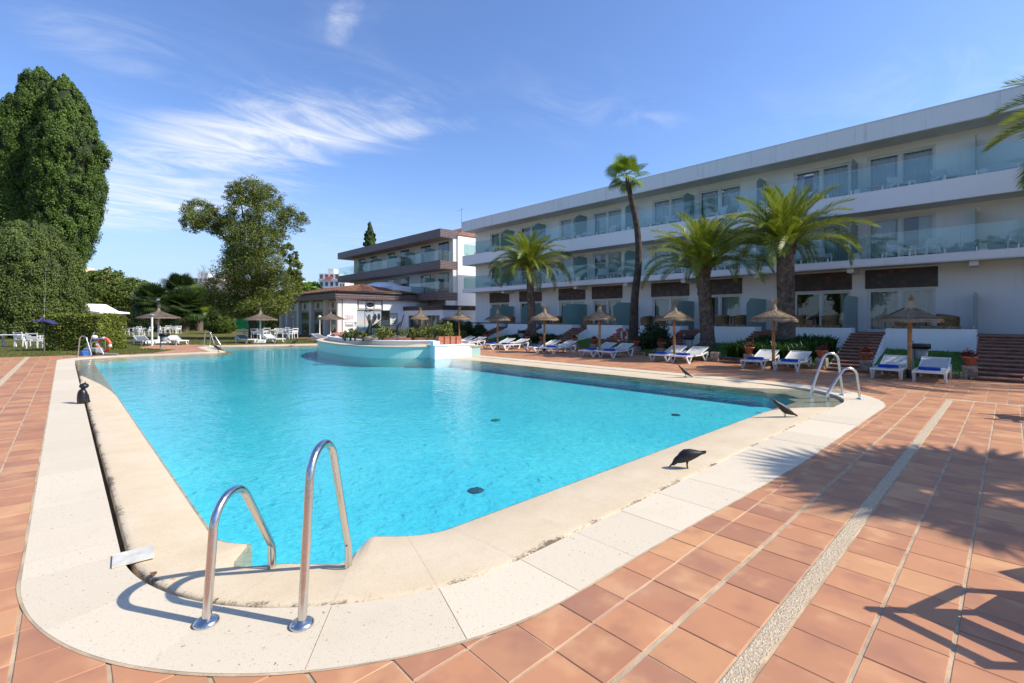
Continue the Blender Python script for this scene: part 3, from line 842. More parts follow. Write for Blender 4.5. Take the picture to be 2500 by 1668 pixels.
# ------------------------------------------------------------------ planter island
isl = thing('planter_island', 'raised curved planter island with pale teal mosaic wall rising from the pool', 'planter', (0, 0, 0))
CURVE = [(13.3, 16.02), (12.76, 16.35), (11.45, 17.1), (10.6, 17.6), (9.95, 18.2), (9.52, 18.85), (9.3, 19.7), (9.22, 20.8), (9.35, 22.7), (9.65, 24.9), (10.3, 27.0), (11.5, 29.0), (13.3, 30.2), (13.3, 16.02)]
def catmull(pts, n=6):
    o = []
    for i in range(len(pts) - 1):
        p0 = Vector(pts[max(i - 1, 0)]); p1 = Vector(pts[i]); p2 = Vector(pts[i + 1]); p3 = Vector(pts[min(i + 2, len(pts) - 1)])
        for k in range(n):
            t = k / n
            o.append(tuple(0.5 * ((2 * p1) + (p2 - p0) * t + (2 * p0 - 5 * p1 + 4 * p2 - p3) * t * t + (3 * p1 - p0 - 3 * p2 + p3) * t ** 3)))
    o.append(tuple(pts[-1])); return o
wallc = catmull(CURVE[1:13], 5)
poly = wallc + [(13.25, 16.1)]
def inset(poly, d):
    n = len(poly); A = sum(poly[i][0] * poly[(i + 1) % n][1] - poly[(i + 1) % n][0] * poly[i][1] for i in range(n)); sg = 1 if A > 0 else -1
    o = []
    for i in range(n):
        a, b, c = Vector(poly[i - 1]), Vector(poly[i]), Vector(poly[(i + 1) % n])
        t = ((b - a).normalized() + (c - b).normalized())
        if t.length < 1e-6: t = c - b
        t.normalize(); o.append((b.x - t.y * sg * d, b.y + t.x * sg * d))
    return o
MB().prism(poly, -0.41, 0.43, 0).build('mosaic_wall', M['teal'], isl)
MB().prism(inset(poly, -0.05), 0.432, 0.475, 0.01).build('stone_lip', M['coping'], isl)
t2 = inset(poly, 0.55)
MB().prism(t2, 0.40, 0.66, 0).build('upper_tier', M['paleg'], isl)
MB().prism(inset(poly, 0.50), 0.662, 0.70, 0.006).build('tier_coping', M['white'], isl)
# white box at the deck end
d1, d2 = Vector((11.12, 16.62)), Vector((13.05, 16.42))
nb = Vector(((d2 - d1).y, -(d2 - d1).x)).normalized()
bx = [tuple(d1 + nb * 0.16), tuple(d2 + nb * 0.16), tuple(d2 + nb * 0.16 + Vector((0.1, 1.1))), tuple(d1 + nb * 0.16 + Vector((0.35, 1.1)))]
MB().prism(bx, -0.41, 0.50, 0).build('white_end_wall', M['white'], isl)
MB().prism(inset(bx, -0.035), 0.502, 0.545, 0.006).build('white_ledge', M['white'], isl)
pb = Vector((11.12, 17.30))
MB().obox((11.26, 16.70, 0.6), (0.30, 0.30, 0.22), -0.1).build('white_pier', M['white'], isl)
for i in range(4):
    p = d1 + (d2 - d1) * (0.24 + 0.15 * i) + Vector((0.0, 0.24))
    tag(MB().obox((0, 0, 0.17), (0.235, 0.28, 0.34), 0).build('terracotta_block_planter', M['pot'], None, (p.x, p.y, 0.545), -0.1),
        'square terracotta planter in the row on the white ledge of the planter island', 'planter', 'terracotta planters on the white ledge')
# low terracotta blocks edging the soil
soil = inset(poly, 0.95)
MB().prism(soil, 0.62, 0.74, 0).build('soil', M['earth'], isl)
edge = inset(poly, 0.80)
k = 0; acc = 0
for i in range(len(edge) - 1):
    a, b = Vector(edge[i]), Vector(edge[i + 1])
    L = (b - a).length
    if L < 0.05 or a.x > 12.8: continue
    m = max(1, int(L / 0.30))
    for j in range(m):
        if random.random() < 0.22: continue
        c = a + (b - a) * ((j + 0.5) / m)
        MB().obox((0, 0, 0.055), (L / m * 0.94, 0.14, 0.11)).build('edging_block', M['pot'], isl, (c.x, c.y, 0.70), math.atan2(b.y - a.y, b.x - a.x))

# ------------------------------------------------------------------ pool fittings seen under water, cover plate, leaves
for i, (px, py, m, lab, c) in enumerate([(1162, 1199, M['drain'], 'dark round drain grate on the pool floor by the steel ladder', 'drain'), (1210, 1027, M['greenmetal'], 'green round drain cover on the pool floor in mid pool', 'drain'), (1650, 1014, M['drain'], 'dark round drain on the pool floor towards the stairs side', 'drain')]):
    x, y, z = G(px, py, -0.42)
    g = MB().lathe([(0.095, 0.0), (0.095, 0.008), (0.085, 0.012), (0.0, 0.012)], 20)
    for a in range(4): g.box(-0.08, 0.08, -0.07 + a * 0.04, -0.055 + a * 0.04, 0.012, 0.016)
    tag(g.build('drain_grate', m, None, (x, y, -0.418), 0.4 * i), lab, c)
x, y, z = G(326, 1362)
tag(MB().obox((0, 0, 0.006), (0.225, 0.21, 0.012)).build('cover_plate', plain('worn_white_plate', (0.60, 0.57, 0.50), 0.6, 0.15, 9), None, (x, y, 0.006), R(-4)), 'small white plate bridging the gutter slot beside the ladder', 'plate')
leafm = plain('fallen_leaf', (0.55, 0.32, 0.06), 0.7, 0.3, 30)
bleaf = plain('brown_fallen_leaf', (0.20, 0.08, 0.04), 0.7, 0.3, 30)
for px, py, m, lab, s in [(423, 1412, leafm, 'small yellow leaf lying on the beige pool coping', 0.045), (375, 1404, bleaf, 'curled brown leaf at the gutter slot near the white plate', 0.06), (530, 1466, bleaf, 'brown leaf scrap lying at the foot of the near ladder rail', 0.03)]:
    x, y, z = G(px, py, 0.0)
    a = MB(); n = 7
    vs = []; fs = []
    for i in range(n):
        t = i / (n - 1); w = math.sin(math.pi * (0.08 + 0.9 * t)) * 0.3; h = 0.12 * math.sin(math.pi * t) 
        vs += [((t - 0.5) * s, -w * s, h * s + 0.1 * s), ((t - 0.5) * s, 0, h * s), ((t - 0.5) * s, w * s, h * s + 0.12 * s)]
    for i in range(n - 1):
        for k in range(2): fs.append((i * 3 + k, i * 3 + 3 + k, i * 3 + 4 + k, i * 3 + 1 + k))
    tag(a.add(vs, fs, True).build('fallen_leaf', m, None, (x, y, 0.002 if s != 0.045 else -0.012), random.uniform(0, 6)), lab, 'leaf')

# ------------------------------------------------------------------ pool ladders
def rail(h, run):
    lean = 0.12
    def shape(zp):
        P0, P1, P2, P3 = Vector((0, 0)), Vector((lean * zp, zp)), Vector((run * 0.97, 0.10)), Vector((run, -0.4))
        def fil(a, b, c, r, n):
            u, v = (a - b).normalized(), (c - b).normalized(); hf = math.acos(u.dot(v)) / 2; t = r / math.tan(hf)
            ce = b + (u + v).normalized() * (r / math.sin(hf)); s, e = b + u * t, b + v * t
            a0 = math.atan2(s.y - ce.y, s.x - ce.x); a1 = math.atan2(e.y - ce.y, e.x - ce.x); da = a1 - a0
            if da > math.pi: da -= 2 * math.pi
            if da < -math.pi: da += 2 * math.pi
            return [ce + Vector((math.cos(a0 + da * k / n), math.sin(a0 + da * k / n))) * r for k in range(n + 1)]
        return [P0, P1 * 0.3] + fil(P0, P1, P2, 0.17, 16) + fil(P1, P2, P3, 0.12, 5) + [P3]
    zp = h
    for _ in range(30): zp += h - max(p.y for p in shape(zp))
    return [(p.x, 0, p.y) for p in shape(zp)]
def smooth_pts(p, n=4): return catmull3(p, n)
def catmull3(pts, n=4):
    o = []
    for i in range(len(pts) - 1):
        p0 = Vector(pts[max(i - 1, 0)]); p1 = Vector(pts[i]); p2 = Vector(pts[i + 1]); p3 = Vector(pts[min(i + 2, len(pts) - 1)])
        for k in range(n):
            t = k / n
            o.append(0.5 * ((2 * p1) + (p2 - p0) * t + (2 * p0 - 5 * p1 + 4 * p2 - p3) * t * t + (3 * p1 - p0 - 3 * p2 + p3) * t ** 3))
    o.append(Vector(pts[-1])); return o
def ladder(loc, ang, tall_right, label, run=0.68):
    t = thing('pool_ladder', label, 'ladder', loc, ang)
    for s in (-1, 1):
        tall = (s < 0) == tall_right
        y = 0.262 * s; h = 0.90 if tall else 0.63
        pts = [Vector((p.x, y, p.z)) for p in map(Vector, rail(h, run))]
        ra = MB().tube(pts, 0.0235, 16).build('rail', M['steel'], t)
        MB().lathe([(0.062, 0.0), (0.062, 0.012), (0.05, 0.021), (0.035, 0.026), (0.0225, 0.03)], 24, (0, y, 0)).build('flange', M['steel'], ra)
        st = MB().tube([(run - 0.055, y, 0.12), (run - 0.055, y, -0.12)], 0.009, 8); st.tube([(run - 0.06, y, -0.03), (run, y, -0.03)], 0.006, 6)
        st.build('stay', M['steel'], ra)
    for k in range(1):
        MB().box(run - 0.04, run + 0.05, -0.24, 0.24, -0.22 - 0.2 * k, -0.195 - 0.2 * k).build('step', M['plastic'], t)
    return t
b0 = Vector(G(504, 1523)[:2]); b1 = Vector(G(737, 1529)[:2])
c = (b0 + b1) / 2
ladder((c.x, c.y, 0.006), R(45), True, 'steel pool ladder at the corner beside the white gutter plate')
c = (Vector(G(2063.4, 966.6)[:2]) + Vector(G(2093, 974)[:2])) / 2
ladder((c.x, c.y, 0.006), R(135), True, 'steel pool ladder at the corner in front of the potted stairs')
c = (Vector(G(192.4, 871.3)[:2]) + Vector(G(218, 870)[:2])) / 2
ladder((c.x, c.y, 0.006), R(-50), True, 'steel pool ladder by the clipped hedge and orange life ring')
c = (Vector(G(498, 846.3)[:2]) + Vector(G(511, 845.8)[:2])) / 2
ladder((c.x, c.y, 0.006), R(-45), True, 'steel pool ladder by the brick path in front of the green gate')

# ------------------------------------------------------------------ black decoy birds and the owl figure
def crow(loc, rz, label, pitch=0.0, sc=1.0, headdown=0.0):
    t = thing('decoy_crow', label, 'decoy bird', loc, rz)
    body = []
    prof = [(-0.20, 0.010, 0.012), (-0.15, 0.030, 0.016), (-0.09, 0.048, 0.038), (-0.03, 0.056, 0.056), (0.03, 0.055, 0.062), (0.08, 0.042, 0.052), (0.115, 0.031, 0.036), (0.14, 0.033, 0.034), (0.165, 0.028, 0.030), (0.185, 0.012, 0.014), (0.215, 0.007, 0.008), (0.24, 0.001, 0.002)]
    n = 12; vs = []; fs = []
    for x, ry, rz_ in prof:
        f = max(0.0, (x - 0.05) / 0.15); zc = 0.155 + pitch * x + f * (0.05 - 0.16 * headdown) * (1 if x < 0.15 else 1 - (x - 0.15) * (2.0 + 5 * headdown)) - max(0, x - 0.15) * 0.9 * headdown
        xx = x - 0.05 * f * headdown
        for k in range(n):
            th = 2 * math.pi * k / n; vs.append((xx, 1.2 * ry * math.cos(th), zc + 1.2 * rz_ * math.sin(th)))
    m = len(prof)
    for i in range(m - 1):
        for k in range(n): fs.append((i * n + k, i * n + (k + 1) % n, (i + 1) * n + (k + 1) % n, (i + 1) * n + k))
    fs.append(tuple(range(n)))
    MB().add(vs, fs, True).build('body', M['crow'], t)
    for s in (-1, 1):
        w = MB(); vs = [(0.07, 0.05 * s, 0.17 + pitch * 0.07), (-0.02, 0.062 * s, 0.185 - pitch * 0.02), (-0.12, 0.05 * s, 0.17 - pitch * 0.12), (-0.21, 0.02 * s, 0.165 - pitch * 0.21), (-0.1, 0.045 * s, 0.14 - pitch * 0.10), (0.0, 0.058 * s, 0.13)]
        vs2 = [(x, y * 0.8, z) for x, y, z in vs]; n = 6
        f = [tuple(range(6)), tuple(range(11, 5, -1))] + [(i, (i + 1) % 6, 6 + (i + 1) % 6, 6 + i) for i in range(6)]
        w.add(vs + vs2, f).build('wing', M['crow'], t)
        l = MB().tube([(-0.01, 0.022 * s, 0.12), (0.0, 0.024 * s, 0.06), (-0.008, 0.024 * s, 0.006)], [0.010, 0.005, 0.005], 6)
        for a in (-0.5, 0, 0.5): l.tube([(-0.008, 0.024 * s, 0.005), (0.035 * math.cos(a), 0.024 * s + 0.035 * math.sin(a), 0.003)], 0.004, 5)
        l.tube([(-0.008, 0.024 * s, 0.005), (-0.03, 0.024 * s, 0.003)], 0.004, 5)
        l.build('leg', M['crow'], t)
    t.scale = (sc,) * 3
    return t
LEFT = math.atan2(-RT.y, -RT.x)
x, y, z = G(1677, 1146, -0.02); crow((x, y, -0.02), LEFT - 0.15, 'black decoy crow pecking head down on the beige coping', -0.22, 1.0, 0.65)
x, y, z = G(1916, 1021, -0.035); crow((x, y, -0.036), LEFT - 0.1, 'black decoy crow standing tall at the submerged coping by the ladder', 0.55, 1.0)
x, y, z = G(1673, 921, 0.0); crow((x, y, 0.004), LEFT - 0.2, 'black decoy crow on the cream slabs in front of the sun loungers', 0.75, 0.95)
x, y, z = G(533, 859, 0.0); crow((x, y, 0.004), LEFT + 0.4, 'black decoy crow on the cream slab tip below the far ladder', 0.5, 1.15)
x, y, z = G(719, 842.5, 0.0); crow((x, y, 0.004), LEFT - 2.6, 'black decoy crow on the pool edge before the lawn umbrella', 0.5, 1.15)
x, y, z = G(197, 986)
t = thing('decoy_cat', 'glossy black sitting cat figure on the cream slabs by the gutter', 'figure', (x + 0.02, y, 0.005), R(35))
MB().lathe([(0.0, 0.0), (0.075, 0.0), (0.082, 0.03), (0.086, 0.09), (0.083, 0.15), (0.074, 0.21), (0.058, 0.25), (0.035, 0.275), (0.0, 0.28)], 20, (0, 0, 0), lambda i, k: 0.10 * math.cos(2 * math.pi * k / 20) - 0.06 * math.cos(4 * math.pi * k / 20)).build('body', M['black'], t)
hd = MB().ball((0.035, 0, 0.335), 0.066, 14, 9, (1.15, 1.1, 0.85)).build('head', M['black'], t)
MB().tube([(0.02, 0, 0.25), (0.03, 0, 0.31)], 0.035, 10).build('neck', M['black'], t)
for s in (-1, 1):
    MB().add([(0.05, 0.015 * s, 0.375), (0.02, 0.07 * s, 0.355), (-0.01, 0.03 * s, 0.37), (0.025, 0.055 * s, 0.43)], [(0, 1, 3), (1, 2, 3), (2, 0, 3), (0, 2, 1)]).build('ear', M['black'], hd)
    MB().tube([(0.06, 0.035 * s, 0.16), (0.085, 0.035 * s, 0.05), (0.10, 0.035 * s, 0.012)], [0.03, 0.024, 0.026], 8).build('paw', M['black'], t)
MB().ball((0.085, 0, 0.335), 0.028, 8, 6).build('muzzle', M['black'], hd)
# ================================================================== hotel, terraces, stairs, banks
XF, XS = 27.0, 25.5                     # facade plane, balcony edge plane
Y0, Y1 = -9.0, 33.5
WIN = [30.24, 26.5, 22.24, 19.13, 14.47, 11.44, 6.45, 3.42, -1.6, -4.6]
DIV = [28.4, 24.85, 20.85, 16.8, 12.92, 8.97, 4.97, 0.97, -3.05]
WW = 2.37
hotel = thing('hotel_building', 'long white three-storey hotel wing with glass balconies and flat roof', 'building')
# slabs and fascias
s = MB(); s.box(XS, 33, Y0, Y1, 3.965, 4.27); s.build('balcony_slab', M['white'], hotel)
s = MB(); s.box(XS + 0.162, 33, Y0, Y1 - 0.162, 6.95, 7.1); s.box(XS, XS + 0.16, Y0, Y1, 6.37, 7.215); s.box(XS + 0.16, XF + 0.1, Y1 - 0.16, Y1, 6.37, 7.215); s.build('balcony_slab', M['white'], hotel)
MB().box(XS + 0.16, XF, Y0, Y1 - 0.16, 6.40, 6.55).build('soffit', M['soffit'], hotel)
s = MB(); s.box(XS - 0.03, XS + 0.2, Y0, Y1 + 0.03, 9.39, 10.2); s.box(XS + 0.2, 33, Y1 - 0.2, Y1 + 0.03, 9.39, 10.2); s.box(XS + 0.2, 33, Y0, Y1 - 0.2, 9.7, 9.95); s.build('roof_fascia', M['fascia'], hotel)
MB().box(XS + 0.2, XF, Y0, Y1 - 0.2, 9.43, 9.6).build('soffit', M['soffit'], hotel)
s = MB(); s.box(XS - 0.05, XS + 0.24, Y0, Y1 + 0.05, 10.202, 10.235); s.box(XS - 0.045, XS - 0.032, Y0, Y1, 9.372, 9.42); s.build('roof_edge_trim', M['frame'], hotel)
MB().box(XS + 0.02, XS + 0.14, Y0, Y1, 3.93, 3.962).build('drip_edge', M['white'], hotel)
# facade walls with openings
def facade(z0, z1, sill, head):
    m = MB(); ys = sorted(WIN); cur = Y0
    for c in ys:
        a, b = c - WW / 2, c + WW / 2
        if a > cur: m.box(XF, XF + 0.25, cur, a, z0, z1)
        m.box(XF, XF + 0.25, a, b, head, z1)
        if sill > z0 + 0.01: m.box(XF, XF + 0.25, a, b, z0, sill)
        cur = b
    m.box(XF, XF + 0.25, cur, Y1 - 0.002, z0, z1)
    m.box(XF + 0.25, 33, Y1 - 0.25, Y1 - 0.002, z0, z1)
    m.build('facade_wall', M['white'], hotel)
facade(0.3, 3.965, 1.07, 2.99)
facade(4.27, 6.95, 4.285, 6.24)
facade(7.1, 9.7, 7.115, 9.12)
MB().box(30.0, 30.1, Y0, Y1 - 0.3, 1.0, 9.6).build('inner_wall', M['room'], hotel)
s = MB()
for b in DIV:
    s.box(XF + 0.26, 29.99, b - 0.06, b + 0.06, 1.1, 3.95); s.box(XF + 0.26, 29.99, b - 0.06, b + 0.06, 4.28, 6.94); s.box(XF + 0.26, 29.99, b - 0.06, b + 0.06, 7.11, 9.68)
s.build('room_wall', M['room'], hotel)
# windows
def win_meshes(h):
    f = MB(); fw = 0.065; d = 0.09
    f.box(0, d, -WW / 2, WW / 2, h - fw, h); f.box(0, d, -WW / 2, WW / 2, 0, 0.045)
    for s_ in (-1, 1): f.box(0, d, s_ * (WW / 2) - (fw if s_ > 0 else 0), s_ * (WW / 2) + (0 if s_ > 0 else fw), 0.045, h - fw)
    f.box(-0.012, d + 0.03, -0.055, 0.045, 0.045, h - fw)
    for a, b, x in ((-WW / 2 + fw, -0.055, 0.045), (0.045, WW / 2 - fw, 0.01)):
        f.box(x, x + 0.035, a, a + 0.05, 0.045, h - fw); f.box(x, x + 0.035, b - 0.05, b, 0.045, h - fw)
        f.box(x, x + 0.035, a + 0.05, b - 0.05, h - fw - 0.05, h - fw); f.box(x, x + 0.035, a + 0.05, b - 0.05, 0.045, 0.10)
    p = MB(); p.box(0.018, 0.026, 0.095, WW / 2 - fw - 0.05, 0.10, h - fw - 0.05)
    p2 = MB(); p2.box(0.055, 0.063, -WW / 2 + fw + 0.05, -0.105, 0.10, h - fw - 0.05)
    return f.mesh('window'), p.mesh('pane'), p2.mesh('pane')
def curtain_mesh(y0, y1, h):
    m = MB(); n = int(abs(y1 - y0) / 0.018); vs = []; fs = []
    ph = random.uniform(0, 6)
    for i in range(n + 1):
        y = y0 + (y1 - y0) * i / n; x = 0.035 * math.sin(ph + y * 48 + 1.4 * math.sin(y * 7)) + 0.01 * math.sin(y * 17)
        vs += [(x, y, 0.02), (x * 0.8, y, h - 0.05)]
    for i in range(n): fs.append((2 * i, 2 * i + 2, 2 * i + 3, 2 * i + 1))
    return m.add(vs, fs, True).mesh('curtain')
wm = {1.92: win_meshes(1.92), 1.955: win_meshes(1.955), 2.005: win_meshes(2.005)}
for fl, (zb, h) in enumerate([(1.07, 1.92), (4.285, 1.955), (7.115, 2.005)]):
    for c in WIN:
        w = ob('window', wm[h][0], M['frame'], hotel, (XF + 0.08, c, zb))
        ob('pane', wm[h][1], M['pane'], w); ob('pane', wm[h][2], M['pane'], w)
        cuts = random.choice([[(-1.1, 1.1)], [(-1.1, -0.15), (0.05, 1.1)], [(-1.1, 0.4), (0.8, 1.1)], [(-1.1, -0.6), (0.2, 1.1)], [(-1.1, 1.1)]])
        if fl == 0 and abs(c - 6.45) < 0.1: cuts = [(-1.1, -0.75)]
        for a, b in cuts:
            ob('curtain', curtain_mesh(a, b, h), M['curtain'], w, (0.24, 0, 0))
# dark rust tile panels over the ground-floor windows
ct = MB(); tl = []
for c in WIN:
    a, b = c - 1.26, c + 1.26; nc = 12; nr = 5
    MB().box(XF - 0.022, XF - 0.002, a, b, 3.03, 3.90).build('cladding_base', M['dgrout'], hotel)
    for i in range(nc):
        for j in range(nr):
            tl.append((c, a + (b - a) * i / nc, a + (b - a) * (i + 1) / nc, 3.03 + 0.87 * j / nr, 3.03 + 0.87 * (j + 1) / nr))

tl.sort(key=lambda q: abs(q[0] - 4.0))
tm = MB().box(-0.012, 0.0, -0.103, 0.103, -0.085, 0.085).mesh('cladding_tile')
rest = MB()
for i, (c, a, b, z0, z1) in enumerate(tl):
    x = XF - 0.022 - random.uniform(0, 0.006)
    if i < 300: ob('cladding_tile', tm, M['slate'], hotel, (x, (a + b) / 2, (z0 + z1) / 2))
    else: rest.box(x - 0.012, x, a + 0.002, b - 0.002, z0 + 0.002, z1 - 0.002)
rest.build('cladding_field', M['slate'], hotel, kind='stuff')
# beam ends, balustrades, screens
bm = MB().box(0.25, XF - XS, -0.13, 0.13, -0.2, 0.0).mesh('beam')
for y in DIV: ob('beam', bm, M['white'], hotel, (XS, y + 0.05, 3.928))
PW = 2.0
spig = MB().box(-0.02, 0.05, -0.022, 0.022, 0, 0.17).mesh('spigot')
for zf, ht in ((4.272, 1.03), (7.217, 1.05)):
    ys = [Y1 - 0.12 - 2.0 * k for k in range(22)]
    pm = MB().box(0, 0.014, -PW / 2 + 0.008, PW / 2 - 0.008, 0.05, ht).mesh('glass_panel')
    rm = MB().box(-0.004, 0.018, -PW / 2 + 0.004, PW / 2 - 0.004, ht, ht + 0.012).mesh('glass_edge')
    for k in range(21):
        y = ys[k] - PW / 2
        p = ob('glass_panel', pm, M['balglass'], hotel, (XS + 0.06, y, zf))
        ob('glass_edge', rm, M['frame'], p)
        for d in (-0.55, 0.55): ob('spigot', spig, M['frame'], p, (0, d, 0))
    p = MB().box(XS + 0.08, XF - 0.03, Y1 - 0.11, Y1 - 0.096, zf + 0.05, zf + ht).build('glass_panel', M['balglass'], hotel)
def screen(y, zb, x0, x1, h, cut):
    m = MB(); pts = [(x0, zb), (x1, zb), (x1, zb + h), (x0 + cut, zb + h), (x0, zb + h - cut * 0.55)]
    vs = [(x, y - 0.008, z) for x, z in pts] + [(x, y + 0.008, z) for x, z in pts]; n = 5
    m.add(vs, [tuple(range(n - 1, -1, -1)), tuple(range(n, 2 * n))] + [(i, (i + 1) % n, n + (i + 1) % n, n + i) for i in range(n)])
    p = m.build('frosted_screen', M['frost'], hotel)
    MB().box(x0 + 0.02, x0 + 0.07, y - 0.02, y + 0.02, zb + 0.25, zb + 0.32).build('clip', M['steel'], p)
for y in DIV:
    screen(y, 4.274, XS + 0.10, XF - 0.002, 1.75, 0.42); screen(y, 7.104, XS + 0.20, XF - 0.002, 1.85, 0.42); screen(y, 1.06, 24.35, XF - 0.002, 1.62, 0.5)
    # planter box / down-light at the balcony edge by each screen
    MB().box(XS + 0.10, XS + 0.34, y - 0.34, y - 0.10, 4.272, 4.56).build('edge_box', M['plastic'], hotel); MB().box(XS + 0.20, XS + 0.40, y - 0.34, y - 0.10, 7.217, 7.44).build('edge_box', M['plastic'], hotel)
for y in WIN:
    for z in (6.39, 9.42):
        MB().lathe([(0.0, 0), (0.07, 0), (0.09, 0.012), (0.09, 0.02)], 14, (XS + 0.8, y, z)).build('downlight', M['frame'], hotel)

# kerb line, banks, terrace
KERB = [(17.95, -9), (17.85, 0.0), (17.75, 4.3), (18.0, 8), (19.0, 12), (19.4, 16), (19.55, 20), (19.65, 24), (19.9, 30), (20.4, 46)]
def kx(y):
    for (xa, ya), (xb, yb) in zip(KERB[:-1], KERB[1:]):
        if ya <= y <= yb: return xa + (xb - xa) * (y - ya) / (yb - ya)
    return 18.0
def bank_z(x, y):
    t = (x - kx(y) - 0.1) / (24.0 - kx(y)); t = max(0, min(1, t))
    return 0.07 + 0.36 * t + 0.025 * math.sin(x * 2.3 + y * 1.1) * t
bk = MB(); vs = []; fs = []; NX = 12; ys = [-9 + 0.5 * i for i in range(86)]
for y in ys:
    for i in range(NX + 1):
        x = kx(y) + 0.12 + (24.3 - kx(y) - 0.12) * i / NX; vs.append((x, y, bank_z(x, y)))
for j in range(len(ys) - 1):
    for i in range(NX): fs.append((j * (NX + 1) + i, j * (NX + 1) + i + 1, (j + 1) * (NX + 1) + i + 1, (j + 1) * (NX + 1) + i))
struct(bk.add(vs, fs, True).build('grass_bank', M['bank']))
struct(MB().box(24.15, 27.05, -9, 33.4, 0.2, 1.045).build('terrace', M['nosing']))
ST = [(17.72, 0.72, 0.82, 1.35), (17.62, 4.05, 4.6, 1.05), (17.9, 7.55, 8.4, 1.05), (18.9, 11.2, 12.15, 1.05), (19.3, 14.9, 15.8, 1.05), (19.5, 18.3, 19.6, 1.05), (19.6, 22.3, 23.5, 1.05), (19.8, 25.8, 27.0, 1.05), (17.9, -3.3, -3.05, 1.2)]
STL = ['brick staircase beside the parasol nearest the white table', 'brick staircase flanked by two potted plants behind the ladder', 'brick staircase left of the big leafy palm bed', 'brick staircase beside the thick palm trunk and black bin',
       'brick staircase behind the red life ring', 'brick staircase between two parasols under the frosted screens', 'brick staircase half hidden behind a palm trunk', 'brick staircase next to the round green bushes by the entrance block', 'brick staircase beyond the palm at the hotel end']
NS = 12; XT = 24.15; RISE = 1.05 / NS
for (xb, yb, yt, w), lab in zip(ST, STL):
    t = thing('staircase', lab, 'stairs', (xb, yb, 0), 0, 'stairs up to the terraces')
    run = (XT - xb) / NS
    for i in range(NS):
        y1 = (yt - yb) * i / (NS - 1); z = RISE * (i + 1)
        m = MB()
        m.box(run * i, run * (i + 1) + 0.02, y1 - w, y1, z - RISE * (1 if i else 1), z - 0.03)
        st = m.build('step', M['brickstep'], t)
        n = 4; m = MB()
        for k in range(n):
            a = y1 - w - 0.02 + (w + 0.04) * k / n; b = y1 - w - 0.02 + (w + 0.04) * (k + 1) / n
            m.box(run * i - 0.03, run * i + 0.10, a + 0.003, b - 0.003, z - 0.03, z + 0.002); m.box(run * i + 0.104, run * (i + 1) - 0.034, a + 0.003, b - 0.003, z - 0.03, z)
        m.build('tread_tile', M['nosing'], st)
    m = MB(); pts = [(0.3, -0.05), (XT - xb, -0.05), (XT - xb, 1.05 - 0.1)]
    sk = (yt - yb) / (XT - xb)
    vs = [(x, sk * x - w + 0.02, z) for x, z in pts] + [(x, sk * x - 0.02, z) for x, z in pts]
    # stringer with stepped top edge on both sides
    prof = [(0.25, 0.0)]
    for i in range(NS): prof += [(run * i + 0.12, RISE * i + 0.02), (run * i + 0.12, RISE * (i + 1) - 0.045)]
    prof += [(XT - xb, RISE * NS - 0.045), (XT - xb, 0.0)]
    for sgn, name in ((1, 'stringer'), (-1, 'stringer')):
        oy = -w - 0.05 if sgn > 0 else 0.0
        n = len(prof)
        vs = [(x, sk * x + oy, z) for x, z in prof] + [(x, sk * x + oy + 0.05, z) for x, z in prof]
        MB().add(vs, [tuple(range(n)), tuple(range(2 * n - 1, n - 1, -1))] + [(i, n + i, n + (i + 1) % n, (i + 1) % n) for i in range(n)]).build(name, M['white'], t)
# terrace walls between the stairs, each with a row of upright bricks
order = sorted(ST, key=lambda s: s[2])
WL = {}
brick = MB().box(-0.085, 0.085, -0.036, 0.036, 0, 0.105).mesh('brick')
wl_labels = ['white terrace wall with brick coping beyond the last staircase', 'white terrace wall with brick coping behind the bin and two loungers', 'white terrace wall with brick coping behind the strap-leaf bed', 'white terrace wall with brick coping behind the short thick palm', 'white terrace wall with brick coping behind the dark shrubs by the thin palm',
             'white terrace wall with brick coping behind the hanging red life ring', 'white terrace wall with brick coping between the palm and two parasols', 'white terrace wall with brick coping over the flowering palm bed', 'white terrace wall with brick coping behind the round bushes']
segs_w = []
for i, s_ in enumerate(order):
    a = s_[2] + 0.06; b = order[i + 1][2] - order[i + 1][3] - 0.06 if i + 1 < len(order) else 33.3
    segs_w.append((a, b))
for (a, b), lab in zip(segs_w, wl_labels):
    t = thing('terrace_wall', lab, 'wall', (24.05, (a + b) / 2, 0.2), 0, 'white terrace walls below the hotel')
    L = b - a
    m = MB().box(-0.1, 0.1, -L / 2, L / 2, 0, 1.06); m.box(0.1, 0.8, -L / 2, -L / 2 + 0.12, 0, 1.06); m.box(0.1, 0.8, L / 2 - 0.12, L / 2, 0, 1.06)
    m.build('wall', M['white'], t)
    n = int((L - 0.5) / 0.088)
    for k in range(n): ob('brick', brick, M['copingbrick'], t, (0, -L / 2 + 0.45 + 0.088 * k, 1.062 + random.uniform(0, 0.004)))
